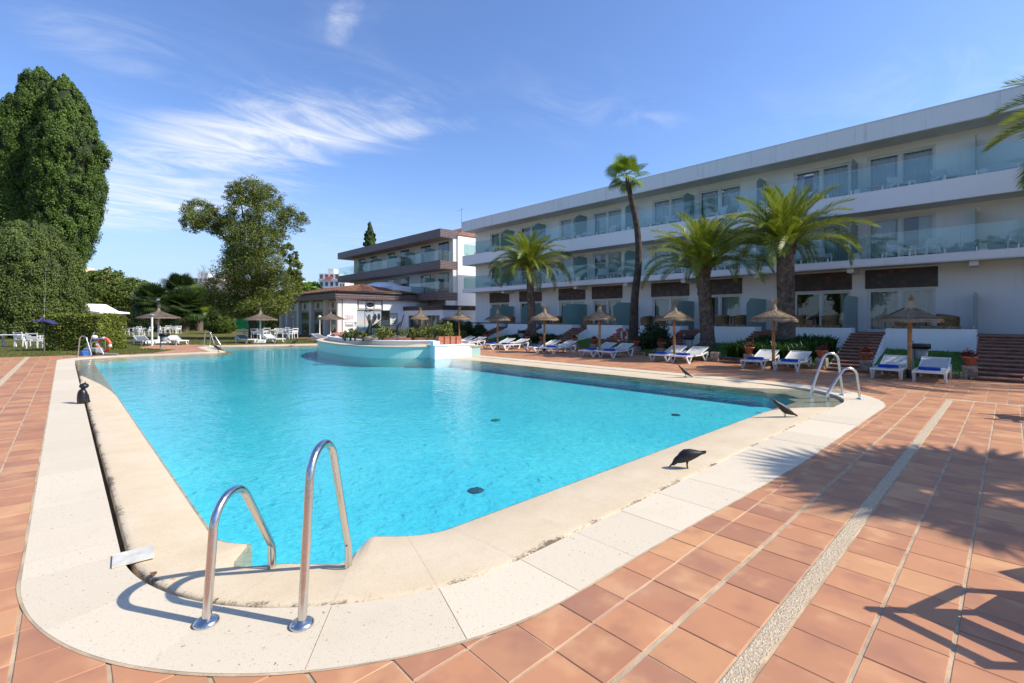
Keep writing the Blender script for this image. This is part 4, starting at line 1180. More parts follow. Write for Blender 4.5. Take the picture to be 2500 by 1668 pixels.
# brick kerbs in front of each bank
kb = MB(); 
for x in (-1, 1): pass
kmesh = MB().add([(-0.05, -0.04, 0), (0.05, -0.04, 0), (0.05, 0.04, 0), (-0.05, 0.04, 0), (-0.05, -0.036, 0.10), (0.05, -0.036, 0.10), (0.05, 0.036, 0.10), (-0.05, 0.036, 0.10), (-0.03, -0.03, 0.135), (0.03, -0.03, 0.135), (0.03, 0.03, 0.135), (-0.03, 0.03, 0.135)],
                  [(0, 1, 5, 4), (1, 2, 6, 5), (2, 3, 7, 6), (3, 0, 4, 7), (4, 5, 9, 8), (5, 6, 10, 9), (6, 7, 11, 10), (7, 4, 8, 11), (8, 9, 10, 11)]).mesh('brick')
ordb = sorted(ST, key=lambda s: s[1])
for i in range(len(ordb) - 1):
    a = ordb[i][1] + 0.1; b = ordb[i + 1][1] - ordb[i + 1][3] - 0.1
    t = thing('brick_kerb', 'low kerb of upright yellow bricks edging the grass bank', 'kerb', (kx((a + b) / 2), (a + b) / 2, 0), 0, 'brick kerbs along the grass banks')
    n = int((b - a) / 0.086)
    for k in range(n):
        y = a + 0.043 + 0.086 * k; ob('brick', kmesh, M['copingbrick'], t, (kx(y) - kx((a + b) / 2) + 0.06, y - (a + b) / 2, random.uniform(-0.01, 0.004)))
# grass tufts on the banks
ptsx = []
for i in range(26000):
    y = random.uniform(-2, 31); x = random.uniform(kx(y) + 0.2, 23.9)
    if any(s_[1] - s_[3] - 0.1 + (s_[2] - s_[1]) * (x - s_[0]) / (XT - s_[0]) < y < s_[1] + 0.1 + (s_[2] - s_[1]) * (x - s_[0]) / (XT - s_[0]) for s_ in ST): continue
    ptsx.append((x, y, bank_z(x, y) + 0.03))
Pg = np.array(ptsx)
o = quads('bank_grass', leafquads(Pg, 0.11, None, 0.16, 0.9, np.tile([0, 0, 1.0], (len(Pg), 1)), 0.45), M['grassblade'], None, 'stuff')
tag(o, 'short green grass growing on the banks between the stairs', 'grass')
# blades that roughen the lawn where it meets the paving
ptsx = []
for i in range(60000):
    y = 27.6 + 22 * random.random() ** 1.6; x = random.uniform(-9, 17)
    if pip(x, y, DECK) or pip(x, y, cream_out): continue
    ptsx.append((x, y, 0.005))
Pg = np.array(ptsx)
o = quads('lawn_grass', leafquads(Pg, 0.09, None, 0.2, 0.9, np.tile([0, 0, 1.0], (len(Pg), 1)), 0.6), M['dryblade'], None, 'stuff')
tag(o, 'patchy sunlit lawn grass beyond the pool', 'grass')
# ================================================================== furniture and small things
def thatch_mesh(rad, drop, n, cap=0.16):
    vs = []
    t = np.sqrt(rng.uniform(0.02, 1.0, n)); a = rng.uniform(0, 2 * np.pi, n)
    def surf(t, a):
        r = rad * t; z = drop * (1 - t) ** 1.18 * (0.92 + 0.08 * np.sin(a * 5)) - 0.02 * t ** 6 * (1 + 0.7 * np.sin(a * 7 + 1))
        return np.stack([r * np.cos(a), r * np.sin(a), z], 1)
    L = 0.20 * rng.uniform(0.6, 1.3, n) / rad
    p0 = surf(np.maximum(t - L * 0.5, 0.02), a); p1 = surf(t + L * 0.5, a + rng.normal(0, 0.05, n))
    lift = rng.uniform(0.0, 0.035, (n, 1)) * np.array([[0, 0, 1.0]])
    p0 = p0 + lift * 0.3; p1 = p1 + lift + rng.normal(0, 0.008, (n, 3))
    over = (t + L * 0.5) > 1.0
    p1[over, 2] -= rng.uniform(0.02, 0.09, over.sum())
    d = p1 - p0; side = unit(np.stack([-np.sin(a), np.cos(a), np.zeros(n)], 1)) * (0.011 * rng.uniform(0.6, 1.6, (n, 1)))
    V = np.stack([p0 - side, p1 - side * 0.5, p1 + side * 0.5, p0 + side], 1)
    # fringe hanging at the rim
    m = n // 5; a = rng.uniform(0, 2 * np.pi, m); q0 = surf(np.full(m, 0.985), a); q1 = q0 + np.stack([np.cos(a) * 0.04, np.sin(a) * 0.04, -rng.uniform(0.03, 0.10, m)], 1)
    s2 = np.stack([-np.sin(a), np.cos(a), np.zeros(m)], 1) * 0.012
    V2 = np.stack([q0 - s2, q1 - s2 * 0.6, q1 + s2 * 0.6, q0 + s2], 1)
    return np.concatenate([V, V2])
def quadmesh(name, V):
    o = quads(name, V, None); me = o.data; bpy.data.objects.remove(o); return me
def make_umbrella(name, rad, drop, zrim, pole_mat, straw, prad, tuftlen, base):
    t = thing(name, '', 'umbrella')
    MB().tube([(0, 0, 0.0), (0, 0, zrim + drop - 0.05)], prad, 12).build('pole', pole_mat, t)
    if base == 'sleeve': MB().lathe([(0.10, 0.0), (0.10, 0.02), (0.075, 0.03), (0.075, 0.22), (0.06, 0.23)], 16).build('base', M['black'], t)
    else: MB().prism([(-0.55, -0.45), (0.55, -0.45), (0.55, 0.45), (-0.55, 0.45)], -0.01, 0.20, 0.02).build('base', M['white'], t); 
    can = ob('thatch', quadmesh('thatch', thatch_mesh(rad, drop, 5200)), straw, t, (0, 0, zrim)); can['kind'] = 'stuff'
    MB().lathe([(rad * 0.985, -0.035), (rad * 0.8, drop * 0.17 - 0.03), (rad * 0.5, drop * 0.43 - 0.03), (rad * 0.2, drop * 0.76 - 0.03), (0.02, drop * 0.97)], 40, (0, 0, zrim), lambda i, k: 0.012 * math.sin(k * 2.4 + i)).build('thatch_backing', straw, t)
    cap = MB(); cap.lathe([(0.13, -0.10), (0.10, 0.0), (0.065, 0.09), (0.05, 0.14)], 14, (0, 0, zrim + drop)).build('cap', straw, t)
    n = 90; a = rng.uniform(0, 6.28, n); sp = rng.uniform(0, 1, (n, 1)) ** 1.5 * 0.16
    p0 = np.tile([0, 0, zrim + drop + 0.08], (n, 1)) + rng.normal(0, 0.02, (n, 3)); p1 = p0 + np.stack([np.cos(a), np.sin(a), np.zeros(n)], 1) * sp + np.array([0.05, 0.02, 0]) + np.array([[0, 0, 1.0]]) * tuftlen * rng.uniform(0.5, 1, (n, 1))
    sd = rng.normal(0, 1, (n, 3)); sd = unit(sd) * 0.008
    ob('tuft', quadmesh('tuft', np.stack([p0 - sd, p1 - sd * 0.3, p1 + sd * 0.3, p0 + sd], 1)), straw, t)
    for k in range(8):
        th = k * math.pi / 4 + 0.2
        MB().bar((0.05 * math.cos(th), 0.05 * math.sin(th), zrim + drop * 0.85), (rad * 0.95 * math.cos(th), rad * 0.95 * math.sin(th), zrim - 0.045), 0.02).build('rib', M['wood'], t)
    return t
uA = make_umbrella('thatched_parasol', 0.69, 0.36, 1.66, M['wood'], M['straw'], 0.052, 0.26, 'sleeve')
UY = [1.95, 5.43, 8.95, 12.46, 15.77, 19.23, 22.7, 27.0]
UL = ['thatched parasol on wooden pole before the bin on the grass bank', 'thatched parasol on wooden pole before the widest palm and strap-leaf bed', 'thatched parasol on wooden pole beside the thick scaly palm trunk', 'thatched parasol on wooden pole left of the red life ring',
      'thatched parasol on wooden pole just right of a palm trunk', 'thatched parasol on wooden pole just left of a palm trunk', 'thatched parasol on wooden pole before the dark round bushes', 'thatched parasol on wooden pole before the glass entrance']
for i, y in enumerate(UY):
    rot = random.uniform(0, 6)
    if i == 0: uA.location = (17.05, y, 0); uA.rotation_euler[2] = rot; uA['label'] = UL[0]; uA['group'] = 'thatched parasols along the loungers'; o = uA
    else: o = dup(uA, (17.05, y, 0), rot, UL[i], 'thatched parasols along the loungers', (1, 1, random.uniform(0.98, 1.03)))
uB = make_umbrella('thatched_parasol', 1.12, 0.46, 1.70, M['whitepole'], M['greystraw'], 0.05, 0.30, 'slab')
x, y, z = G(387, 837); uB.location = (x, y, 0.0); uB['label'] = 'weathered grey thatched parasol on white pole beside the lamp post and bin'; uB['group'] = 'grey parasols on the lawn'; uB.scale = (1.12, 1.12, 1.04)
x, y, z = G(635.6, 836.5); dup(uB, (x, y, 0.0), 1.0, 'weathered grey thatched parasol on white pole before the big tree', 'grey parasols on the lawn', (0.97, 0.97, 0.96))
x, y, z = D(807, 38.5); dup(uB, (x, y, 0.0), 2.0, 'weathered grey thatched parasol on white pole before the restaurant corner', 'grey parasols on the lawn', (0.97, 0.97, 0.98))

# sun loungers: +X runs from the foot end to the head end
def make_lounger(seatmat, tag_=''):
    t = thing('sun_lounger', '', 'sun lounger')
    f = MB()
    for s in (-1, 1): f.bar((0.0, 0.31 * s, 0.27), (1.30, 0.31 * s, 0.27), 0.045, 0.05); f.bar((1.28, 0.31 * s, 0.27), (1.86, 0.31 * s, 0.36), 0.045, 0.05)
    f.bar((0.02, -0.33, 0.27), (0.02, 0.33, 0.27), 0.05, 0.05); f.bar((1.27, -0.3, 0.26), (1.27, 0.3, 0.26), 0.04, 0.04)
    f.build('frame', M['plastic'], t)
    for s in (-1, 1):
        m = MB(); m.bar((0.02, 0.31 * s, 0.265), (0.20, 0.31 * s, 0.02), 0.045, 0.06, (1, 0, 0)); m.bar((0.48, 0.31 * s, 0.255), (0.27, 0.31 * s, 0.02), 0.04, 0.03, (1, 0, 0)); m.bar((0.165, 0.31 * s, 0.022), (0.30, 0.31 * s, 0.022), 0.05, 0.04)
        m.build('leg', M['plastic'], t)
        m = MB(); m.bar((1.85, 0.31 * s, 0.36), (1.72, 0.31 * s, 0.02), 0.045, 0.07, (1, 0, 0)); m.bar((1.36, 0.31 * s, 0.27), (1.63, 0.31 * s, 0.02), 0.04, 0.03, (1, 0, 0)); m.bar((1.60, 0.31 * s, 0.022), (1.75, 0.31 * s, 0.022), 0.05, 0.04)
        m.build('leg', M['plastic'], t)
    vs = []; fs = []
    def sling(x0, z0, x1, z1, sag, name):
        n = 8; v = []; 
        for i in range(n + 1):
            u = i / n
            for s in (-1, -0.5, 0, 0.5, 1): v.append((x0 + (x1 - x0) * u, 0.285 * s, z0 + (z1 - z0) * u - sag * (1 - s * s) * math.sin(math.pi * u)))
        f = []
        for i in range(n):
            for k in range(4): f.append((i * 5 + k, (i + 1) * 5 + k, (i + 1) * 5 + k + 1, i * 5 + k + 1))
        v2 = [(a, b, c - 0.018) for a, b, c in v]; o = len(v)
        f += [tuple(o + q for q in reversed(g)) for g in f]
        edge = [0, 1, 2, 3, 4] + [i * 5 + 4 for i in range(1, n + 1)] + [n * 5 + k for k in (3, 2, 1, 0)] + [i * 5 for i in range(n - 1, 0, -1)]
        f += [(edge[i], edge[(i + 1) % len(edge)], o + edge[(i + 1) % len(edge)], o + edge[i]) for i in range(len(edge))]
        return MB().add(v, f, False).build(name, seatmat, t)
    sling(0.03, 0.302, 1.26, 0.302, 0.015, 'seat')
    sling(1.27, 0.308, 1.93, 0.53, 0.015, 'backrest')
    m = MB(); m.bar((1.26, -0.30, 0.312), (1.94, -0.30, 0.54), 0.03, 0.03); m.bar((1.26, 0.30, 0.312), (1.94, 0.30, 0.54), 0.03, 0.03); m.bar((1.94, -0.31, 0.54), (1.94, 0.31, 0.54), 0.03, 0.03)
    m.build('back_frame', M['plastic'], t)
    return t
lo = make_lounger(M['textile'])
tw = None
LG = [(16.17, 2.37, 0), (16.1, 1.47, 1), (16.27, 5.87, 0), (16.22, 4.87, 1), (16.27, 9.25, 0), (16.27, 8.40, 1), (16.2, 12.65, 0), (16.3, 11.70, 1), (16.15, 15.95, 0), (16.35, 15.05, 1), (16.35, 19.40, 0), (16.5, 18.5, 1), (16.3, 22.95, 0), (16.4, 22.05, 1)]
nearby = ['parasol before the bin on the bank', 'parasol before the widest palm', 'parasol by the thick scaly palm', 'parasol left of the red life ring', 'parasol right of a palm trunk', 'parasol left of a palm trunk', 'parasol before the round bushes']
twm = MB()
for k, (w, h) in enumerate(((0.46, 0.035), (0.45, 0.035))): twm.prism([(-0.13, -w / 2), (0.13, -w / 2 + 0.01), (0.13, w / 2), (-0.13, w / 2 - 0.01)], 0.036 * k + 0.002, 0.036 * (k + 1), 0.01)
twm = twm.mesh('folded_towel'); twm.materials.append(M['towel'])
for i, (x, y, side) in enumerate(LG):
    lab = 'white sun lounger, %s one at the %s' % (('entrance-side' if side == 0 else 'stairs-end'), nearby[i // 2])
    rz = random.uniform(-0.03, 0.05)
    if i == 0: lo.location = (x, y, 0); lo.rotation_euler[2] = rz; lo['label'] = lab; lo['group'] = 'white sun loungers along the hotel'; o = lo
    else: o = dup(lo, (x, y, 0), rz, lab, 'white sun loungers along the hotel')
    q = ob('folded_towel', twm, None, None, (x + random.uniform(0.42, 0.5), y + random.uniform(-0.03, 0.03), 0.299), rz + random.uniform(-0.06, 0.06))
    tag(q, 'folded blue towel on the %s lounger at the %s' % (('entrance-side' if side == 0 else 'stairs-end'), nearby[i // 2]), 'towel', 'folded blue towels on the loungers')
lg2 = make_lounger(M['greytextile'])
footdir = RT * 0.80 - FW * 0.60; ang = math.atan2(-footdir.y, -footdir.x)
def lawn_lounger(px, py, root, first, label):
    x, y, z = G(px, py); 
    if first: root.location = (x, y, 0); root.rotation_euler[2] = ang; root['label'] = label; root['group'] = 'sun loungers on the lawn'; return root
    return dup(root, (x, y, 0), ang, label, 'sun loungers on the lawn')
lawn_lounger(364, 843, lg2, True, 'grey sling sun lounger by the lamp post on the lawn')
lawn_lounger(447, 842.5, lo, False, 'white sun lounger right of the grey bin on the lawn')
lawn_lounger(617, 838.5, lg2, False, 'grey sling sun lounger before the big tree trunk')
lawn_lounger(686, 837.5, lo, False, 'white sun lounger with pale sling right of the tree parasol')
lawn_lounger(806, 835.5, lg2, False, 'grey sling sun lounger at the restaurant corner parasol')

# white resin garden chairs and tables on the lawn
def make_chair():
    t = thing('garden_chair', '', 'chair')
    m = MB().prism([(-0.24, -0.25), (0.24, -0.25), (0.24, 0.25), (-0.24, 0.25)], 0.40, 0.435, 0.01); m.build('seat', M['plastic'], t)
    b = MB()
    for z0, z1 in ((0.50, 0.68), (0.80, 0.86)): b.obox((-0.27 - 0.06 * (z0 + z1 - 1.0), 0, (z0 + z1) / 2), (0.025, 0.46, z1 - z0), M=Matrix.Rotation(R(-8), 4, 'Y'))
    b.build('backrest', M['plastic'], t)
    for s in (-1, 1):
        MB().bar((0.22, 0.24 * s, 0), (0.20, 0.24 * s, 0.62), 0.04, 0.045, (1, 0, 0)).build('leg', M['plastic'], t)
        MB().bar((-0.24, 0.24 * s, 0), (-0.22, 0.24 * s, 0.42), 0.04, 0.045, (1, 0, 0)).bar((-0.22, 0.24 * s, 0.40), (-0.31, 0.24 * s, 0.88), 0.04, 0.045, (1, 0, 0)).build('leg', M['plastic'], t)
        MB().bar((0.24, 0.25 * s, 0.63), (-0.27, 0.25 * s, 0.66), 0.055, 0.03).build('armrest', M['plastic'], t)
    return t
def make_table():
    t = thing('garden_table', '', 'table')
    MB().prism([(-0.7, -0.42), (0.7, -0.42), (0.7, 0.42), (-0.7, 0.42)], 0.69, 0.725, 0.012).build('top', M['plastic'], t)
    for sx in (-1, 1):
        for sy in (-1, 1): MB().tube([(0.62 * sx, 0.34 * sy, 0), (0.55 * sx, 0.30 * sy, 0.5), (0.50 * sx, 0.28 * sy, 0.69)], [0.03, 0.035, 0.06], 8).build('leg', M['plastic'], t)
    return t
ch, tb = make_chair(), make_table()
used = [False, False]
def place(root, idx, loc, rz, label, group):
    if not used[idx]:
        used[idx] = True; root.location = loc; root.rotation_euler[2] = rz; root['label'] = label; root['group'] = group; return root
    return dup(root, loc, rz, label, group)
VR = HEAD - math.pi / 2      # rotation that makes local +X point right in view
SETS = [((22, 846), [(85, 850, 1.9), (55, 846, 1.6), (106, 844, -2.6), (-8, 846, -0.1)], 'left of the clipped hedge'),
        ((333, 818.5), [(305, 819.5, 0.0), (334, 817, -1.57), (338, 820.5, 1.57), (362, 819.5, 3.14)], 'behind the grey lounger on the lawn'),
        ((413, 814), [(398, 815, 0.4), (409, 813.5, -1.2), (425, 815, 1.8), (433, 814.5, 2.7)], 'shaded under the fan palms'),
        ((650, 826.5), [(624, 828, 1.7), (640, 829.5, 1.5), (650, 825, -1.3), (667, 826, 3.0), (604, 826, 0.2)], 'around the tree parasol'),
        ((690, 823.5), [(683, 826, 1.9), (703, 827.5, 1.5), (716, 826, 2.6), (700, 822.5, -1.5)], 'beside the restaurant wall')]
for (tx, ty), chs, where in SETS:
    x, y, z = G(tx, ty); place(tb, 1, (x, y, -0.012), VR + random.uniform(-0.2, 0.2), 'white resin garden table ' + where, 'white garden tables')
    for i, (px, py, a) in enumerate(chs):
        x, y, z = G(px, py); place(ch, 0, (x, y, -0.012), VR + a, 'white resin garden chair at the table ' + where, 'white garden chairs ' + where)

# balcony lounge chairs and side tables
def make_lounge():
    t = thing('lounge_chair', '', 'chair')
    prof = [(0.36, 0.33), (0.30, 0.355), (0.0, 0.30), (-0.18, 0.27), (-0.26, 0.34), (-0.44, 0.74), (-0.47, 0.80)]
    n = len(prof); vs = []; fs = []
    for j, w in enumerate((-0.29, 0.29)):
        for x, z in prof: vs.append((x, w, z))
    for j, w in enumerate((-0.29, 0.29)):
        for x, z in prof: vs.append((x - 0.015, w, z - 0.03))
    for i in range(n - 1): fs += [(i, i + 1, n + i + 1, n + i), (2 * n + i, 3 * n + i, 3 * n + i + 1, 2 * n + i + 1), (i, 2 * n + i, 2 * n + i + 1, i + 1), (n + i, n + i + 1, 3 * n + i + 1, 3 * n + i)]
    fs += [(0, n, 3 * n, 2 * n), (n - 1, 3 * n - 1, 4 * n - 1, 2 * n - 1)]
    MB().add(vs, fs).build('shell', M['plastic'], t)
    for s in (-1, 1):
        m = MB(); p = [(0.44, 0.0), (0.40, 0.30), (0.30, 0.43), (-0.05, 0.47), (-0.30, 0.45), (-0.42, 0.0)]
        for a, b in zip(p[:-1], p[1:]): m.bar((a[0], 0.32 * s, a[1]), (b[0], 0.32 * s, b[1]), 0.05, 0.05, (0.3, 0, 1))
        m.build('side_frame', M['plastic'], t)
    return t
def make_stable():
    t = thing('side_table', '', 'table')
    MB().lathe([(0.0, 0.43), (0.28, 0.43), (0.29, 0.44), (0.28, 0.45), (0.0, 0.45)], 20).build('top', M['plastic'], t)
    MB().tube([(0, 0, 0.02), (0, 0, 0.43)], 0.02, 8).build('stem', M['plastic'], t)
    MB().lathe([(0.0, 0.0), (0.2, 0.0), (0.2, 0.012), (0.03, 0.03)], 16).build('foot', M['plastic'], t)
    return t
lc, sb = make_lounge(), make_stable()
first = [True, True]
def put(root, k, loc, rz, label, group):
    if first[k]: first[k] = False; root.location = loc; root.rotation_euler[2] = rz; root['label'] = label; root['group'] = group; return root
    return dup(root, loc, rz, label, group)
F1 = [30.7, 29.4, 27.2, 25.9, 23.1, 21.8, 18.9, 17.8, 15.3, 14.2, 12.2, 10.9, 7.05, 6.26, 3.31, 2.47, 0.1]
F2 = [30.4, 26.3, 21.85, 20.1, 18.4, 15.15, 13.9, 11.2, 6.7, 3.3, 1.86]
BAY = [(28.4, 'at the entrance-block end'), (24.6, 'behind the round-crowned palm'), (20.6, 'right of the round-crowned palm'), (16.8, 'left of the thin fan palm'), (13.0, 'right of the thin fan palm'), (9.0, 'behind the short upright palm'), (5.2, 'behind the widest palm'), (1.0, 'above the bin parasol'), (-9, 'under the overhanging fronds')]
def bay(y): return next(b for a, b in BAY if y > a)
for y in F1: put(lc, 0, (26.15, y, 4.27), math.pi + random.uniform(-0.9, 0.9), 'white moulded lounge chair on the middle balcony ' + bay(y), 'lounge chairs on the middle-floor balcony')
for y in F2: put(lc, 0, (26.15, y, 7.1), math.pi + random.uniform(-0.9, 0.9), 'white moulded lounge chair on the top balcony ' + bay(y), 'lounge chairs on the top-floor balcony')
for y in (30.05, 22.45, 18.35, 14.75, 11.5, 6.65, 2.9): put(sb, 1, (26.3, y, 4.27), 0, 'small round white side table on the middle balcony ' + bay(y), 'side tables on the middle-floor balcony')
for y in (21.0, 14.5, 4.2): put(sb, 1, (26.3, y, 7.1), 0, 'small round white side table on the top balcony ' + bay(y), 'side tables on the top-floor balcony')
# tan tub chairs and dark tables on the terraces
tc_ = thing('tub_chair', 'tan wicker tub chair on the terrace behind the brick coping', 'chair', (0, 0, 0), 0, 'tan tub chairs on the terraces')
MB().lathe([(0.30, 0.05), (0.32, 0.35), (0.34, 0.60)], 18, (0, 0, 0)).build('shell', M['wicker'], tc_)
MB().lathe([(0.0, 0.40), (0.29, 0.40), (0.30, 0.36), (0.28, 0.30)], 18).build('seat', M['wicker'], tc_)
m = MB(); vs = []; fs = []
for i in range(13):
    a = math.pi * 0.25 + math.pi * 1.5 * i / 12
    for r, z in ((0.33, 0.55), (0.37, 0.80), (0.32, 0.80), (0.29, 0.55)): vs.append((r * math.cos(a), r * math.sin(a), z - 0.12 * (1 - math.sin(math.pi * i / 12))))
for i in range(12):
    for k in range(4): fs.append((i * 4 + k, (i + 1) * 4 + k, (i + 1) * 4 + (k + 1) % 4, i * 4 + (k + 1) % 4))
m.add(vs, fs, True).build('back_rim', M['wicker'], tc_)
TY = [22.9, 21.9, 14.9, 14.0, 10.4, 9.5, 6.9, 5.6, 3.0, 1.7, 26.6, 19.2]
for i, y in enumerate(TY):
    if i == 0: tc_.location = (24.9, y, 1.047); tc_['label'] = 'tan wicker tub chair on the terrace ' + bay(y)
    else: dup(tc_, (24.9 + random.uniform(-0.1, 0.2), y, 1.047), random.uniform(0, 6), 'tan wicker tub chair on the terrace ' + bay(y))
dt = thing('terrace_table', 'dark square terrace table between two tan tub chairs', 'table', (24.95, 22.4, 1.047), 0, 'dark tables on the terraces')
MB().prism([(-0.35, -0.35), (0.35, -0.35), (0.35, 0.35), (-0.35, 0.35)], 0.70, 0.73, 0.005).build('top', M['dframe'], dt); MB().box(-0.04, 0.04, -0.04, 0.04, 0.02, 0.70).build('stem', M['dframe'], dt); MB().box(-0.25, 0.25, -0.25, 0.25, 0, 0.02).build('foot', M['dframe'], dt)
dt['label'] = 'dark square terrace table ' + bay(22.4)
for y in (14.45, 9.95, 6.25, 2.35): dup(dt, (24.95, y, 1.047), 0, 'dark square terrace table ' + bay(y))

# pots on stone pedestals, globe lamps and bins along the kerb
pot = thing('potted_plant', '', 'flower pot')
pile = MB()
for k in range(4): pile.obox((random.uniform(-0.01, 0.01), random.uniform(-0.01, 0.01), 0.05 + 0.09 * k), (0.30, 0.30, 0.085), random.uniform(-0.05, 0.05))
pm_ = pile.mesh('stone_pedestal')
MB().lathe([(0.0, 0.0), (0.10, 0.0), (0.155, 0.20), (0.175, 0.20), (0.18, 0.25), (0.155, 0.25), (0.14, 0.20), (0.0, 0.19)], 18).build('pot', M['pot'], pot)
Pf = rng.normal(0, 0.07, (260, 3)) * np.array([1, 1, 0.8]) + np.array([0, 0, 0.29])
quads('plant', leafquads(Pf, 0.07, None, 0.5), M['flower'], pot, 'stuff')
POTS = [(2367, 923, 'right of the parasol before the bin'), (2114, 909, 'beside the flanked stairs, parasol side'), (2006, 894.5, 'beside the flanked stairs, strap-leaf bed side'), (1829, 877, 'at the leafy-bed side of the stairs'), (1615, 871, 'at the stairs by the black bin'), (1553, 868.5, 'in front of the dark shrubs'), (1451, 861, 'before the stairs behind the life ring'), (1403, 858, 'on the bare bank between two lounger pairs'), (1324, 853, 'at the stairs under the frosted screens'), (1289, 850, 'in front of the palm with flowering bed'), (1186, 846, 'at the stairs next to the round bushes')]
for i, (px, py, w) in enumerate(POTS):
    v = ray(px); yy = G(px, py)[1]; X = max(kx(yy) + 0.22, 17.9); y = onX(px, X)
    X = kx(y) + 0.25; y = onX(px, X)
    q = ob('stone_pedestal', pm_, M['stonepile'], None, (X, y, 0.0), random.uniform(-0.1, 0.1)); tag(q, 'short stacked stone pedestal under the pot ' + w, 'pedestal', 'stone pedestals along the kerb')
    lab = 'red-leaved plant in terracotta pot ' + w
    if i == 0: pot.location = (X, y, 0.365); pot['label'] = lab; pot['group'] = 'terracotta pots along the kerb'
    else: dup(pot, (X, y, 0.365), random.uniform(0, 6), lab, 'terracotta pots along the kerb')
X = kx(7.7) + 0.2; y = onX(1747, X); q = ob('stone_pedestal', pm_, M['stonepile'], None, (X, y, 0)); tag(q, 'empty stacked stone pedestal on the kerb left of the leafy bed stairs', 'pedestal', 'stone pedestals along the kerb')
gl = thing('globe_lamp', '', 'lamp')
MB().tube([(0, 0, -0.05), (0, 0, 0.24)], 0.03, 8).build('post', M['black'], gl); MB().ball((0, 0, 0.31), 0.085, 14, 10).build('globe', M['globe'], gl)
for i, (px, X, w) in enumerate([(2167, 18.6, 'on the bank behind the bin parasol'), (1869, 18.6, 'before the strap-leaf bed'), (1652.7, 19.3, 'by the stairs and black bin'), (1482, 19.7, 'beside the life ring'), (1355, 20.0, 'under the frosted screens'), (1239, 20.2, 'left of the flowering palm bed'), (1150, 20.3, 'by the round bushes')]):
    y = onX(px, X); lab = 'low garden lamp with pale globe ' + w
    if i == 0: gl.location = (X, y, bank_z(X, y)); gl['label'] = lab; gl['group'] = 'low globe lamps on the banks'
    else: dup(gl, (X, y, bank_z(X, y)), 0, lab, 'low globe lamps on the banks')
def bagbin(loc, label, h=0.78, rz=0.0):
    t = thing('litter_bin', label, 'bin', loc, rz)
    MB().tube([(0, 0, -0.05), (0, 0, h + 0.12)], 0.028, 8).build('post', M['bin'], t)
    MB().lathe([(0.14, h - 0.42), (0.19, h - 0.02), (0.185, h - 0.02), (0.0, h - 0.40)], 16, (-0.20, 0, 0)).build('bucket', M['bin'], t)
    m = MB().lathe([(0.18, h - 0.10), (0.225, h - 0.12), (0.235, h - 0.02), (0.215, h + 0.03), (0.17, h + 0.02), (0.12, h - 0.15), (0.0, h - 0.2)], 22, (-0.20, 0, 0), lambda i, k: 0.06 * math.sin(k * 3.1 + i * 1.7) + 0.04 * math.sin(k * 7.3))
    m.build('bin_bag', M['black'], t)
    return t
for px, X, w in [(2229, 18.75, 'grey bin with black bag on post behind the parasol and two loungers'), (1670, 19.6, 'grey bin with black bag on post by the thick palm trunk'), (1266, 20.6, 'grey bin with black bag on post in the flowering palm bed')]:
    y = onX(px, X); bagbin((X, y, bank_z(X, y)), w, 0.74, R(120))
x, y, z = G(392, 853); bagbin((x, y, -0.02), 'grey bin with black bag on post beside the grey lawn parasol', 0.85, VR + math.pi)
x, y, z = G(268, 829); bagbin((x, y, -0.02), 'grey bin with black bag near the white kiosk', 0.9, VR)

# life rings
def liferingparts(t, c, R_, r, mat, bands, ax):
    e1 = Vector((0, 0, 1)); e2 = Vector((ax[0], ax[1], 0)).normalized(); nrm = e1.cross(e2)
    def tor(a0, a1, rr, n, name, m):
        k = max(3, int(n * (a1 - a0) / (2 * math.pi))); mb = MB()
        pts = [Vector(c) + (e1 * math.cos(a0 + (a1 - a0) * i / k) + e2 * math.sin(a0 + (a1 - a0) * i / k)) * R_ for i in range(k + 1)]
        return mb.tube(pts, rr, 12, a1 - a0 < 6.2).build(name, m, t)
    tor(0, 2 * math.pi, r, 48, 'ring', mat)
    for b in bands: tor(b - 0.16, b + 0.16, r * 1.06, 40, 'band', M['plastic'])
y = onX(1516, 20.6); zb = bank_z(20.6, y)
t = thing('life_ring_stand', 'faded red life ring with white bands hung on a white post among shrubs', 'life ring', (20.6, y, zb))
MB().tube([(0.09, 0, -0.05), (0.09, 0, 1.05)], 0.022, 8).build('post', M['whitepole'], t)
liferingparts(t, (0, 0, 0.64), 0.31, 0.065, M['redring'], [0.4 + k * 0.35 for k in range(-4, 8)] if False else [0.5, 2.0, 3.6, 5.2], (RT.x, RT.y))
for a in range(9):
    th = 0.9 + 0.16 * a; e2 = Vector((RT.x, RT.y, 0)); p = Vector((0, 0, 0.64)) + (Vector((0, 0, 1)) * math.cos(th) + e2 * math.sin(th)) * 0.31 - Vector((FW.x, FW.y, 0)) * 0.063
    MB().obox(p, (0.012, 0.03, 0.045), VR + math.pi / 2).build('letter_mark', M['plastic'], t)
MB().tube(catmull3([(0.02, 0, 0.92), (-0.05, -0.05, 0.74), (0.0, 0, 0.5), (0.05, 0.04, 0.74), (0.02, 0, 0.92)], 5), 0.012, 6).build('rope', M['plastic'], t)
x, y, z = D(253, 21.9)
t = thing('life_ring_stand', 'orange life ring with white bands on a short post by the far ladder', 'life ring', (x, y, -0.02))
MB().tube([(0.06, 0.06, -0.03), (0.06, 0.06, 0.75)], 0.022, 8).build('post', M['whitepole'], t)
liferingparts(t, (0, 0, 0.46), 0.30, 0.065, M['orange'], [0.1, 1.67, 4.8], (RT.x, RT.y))
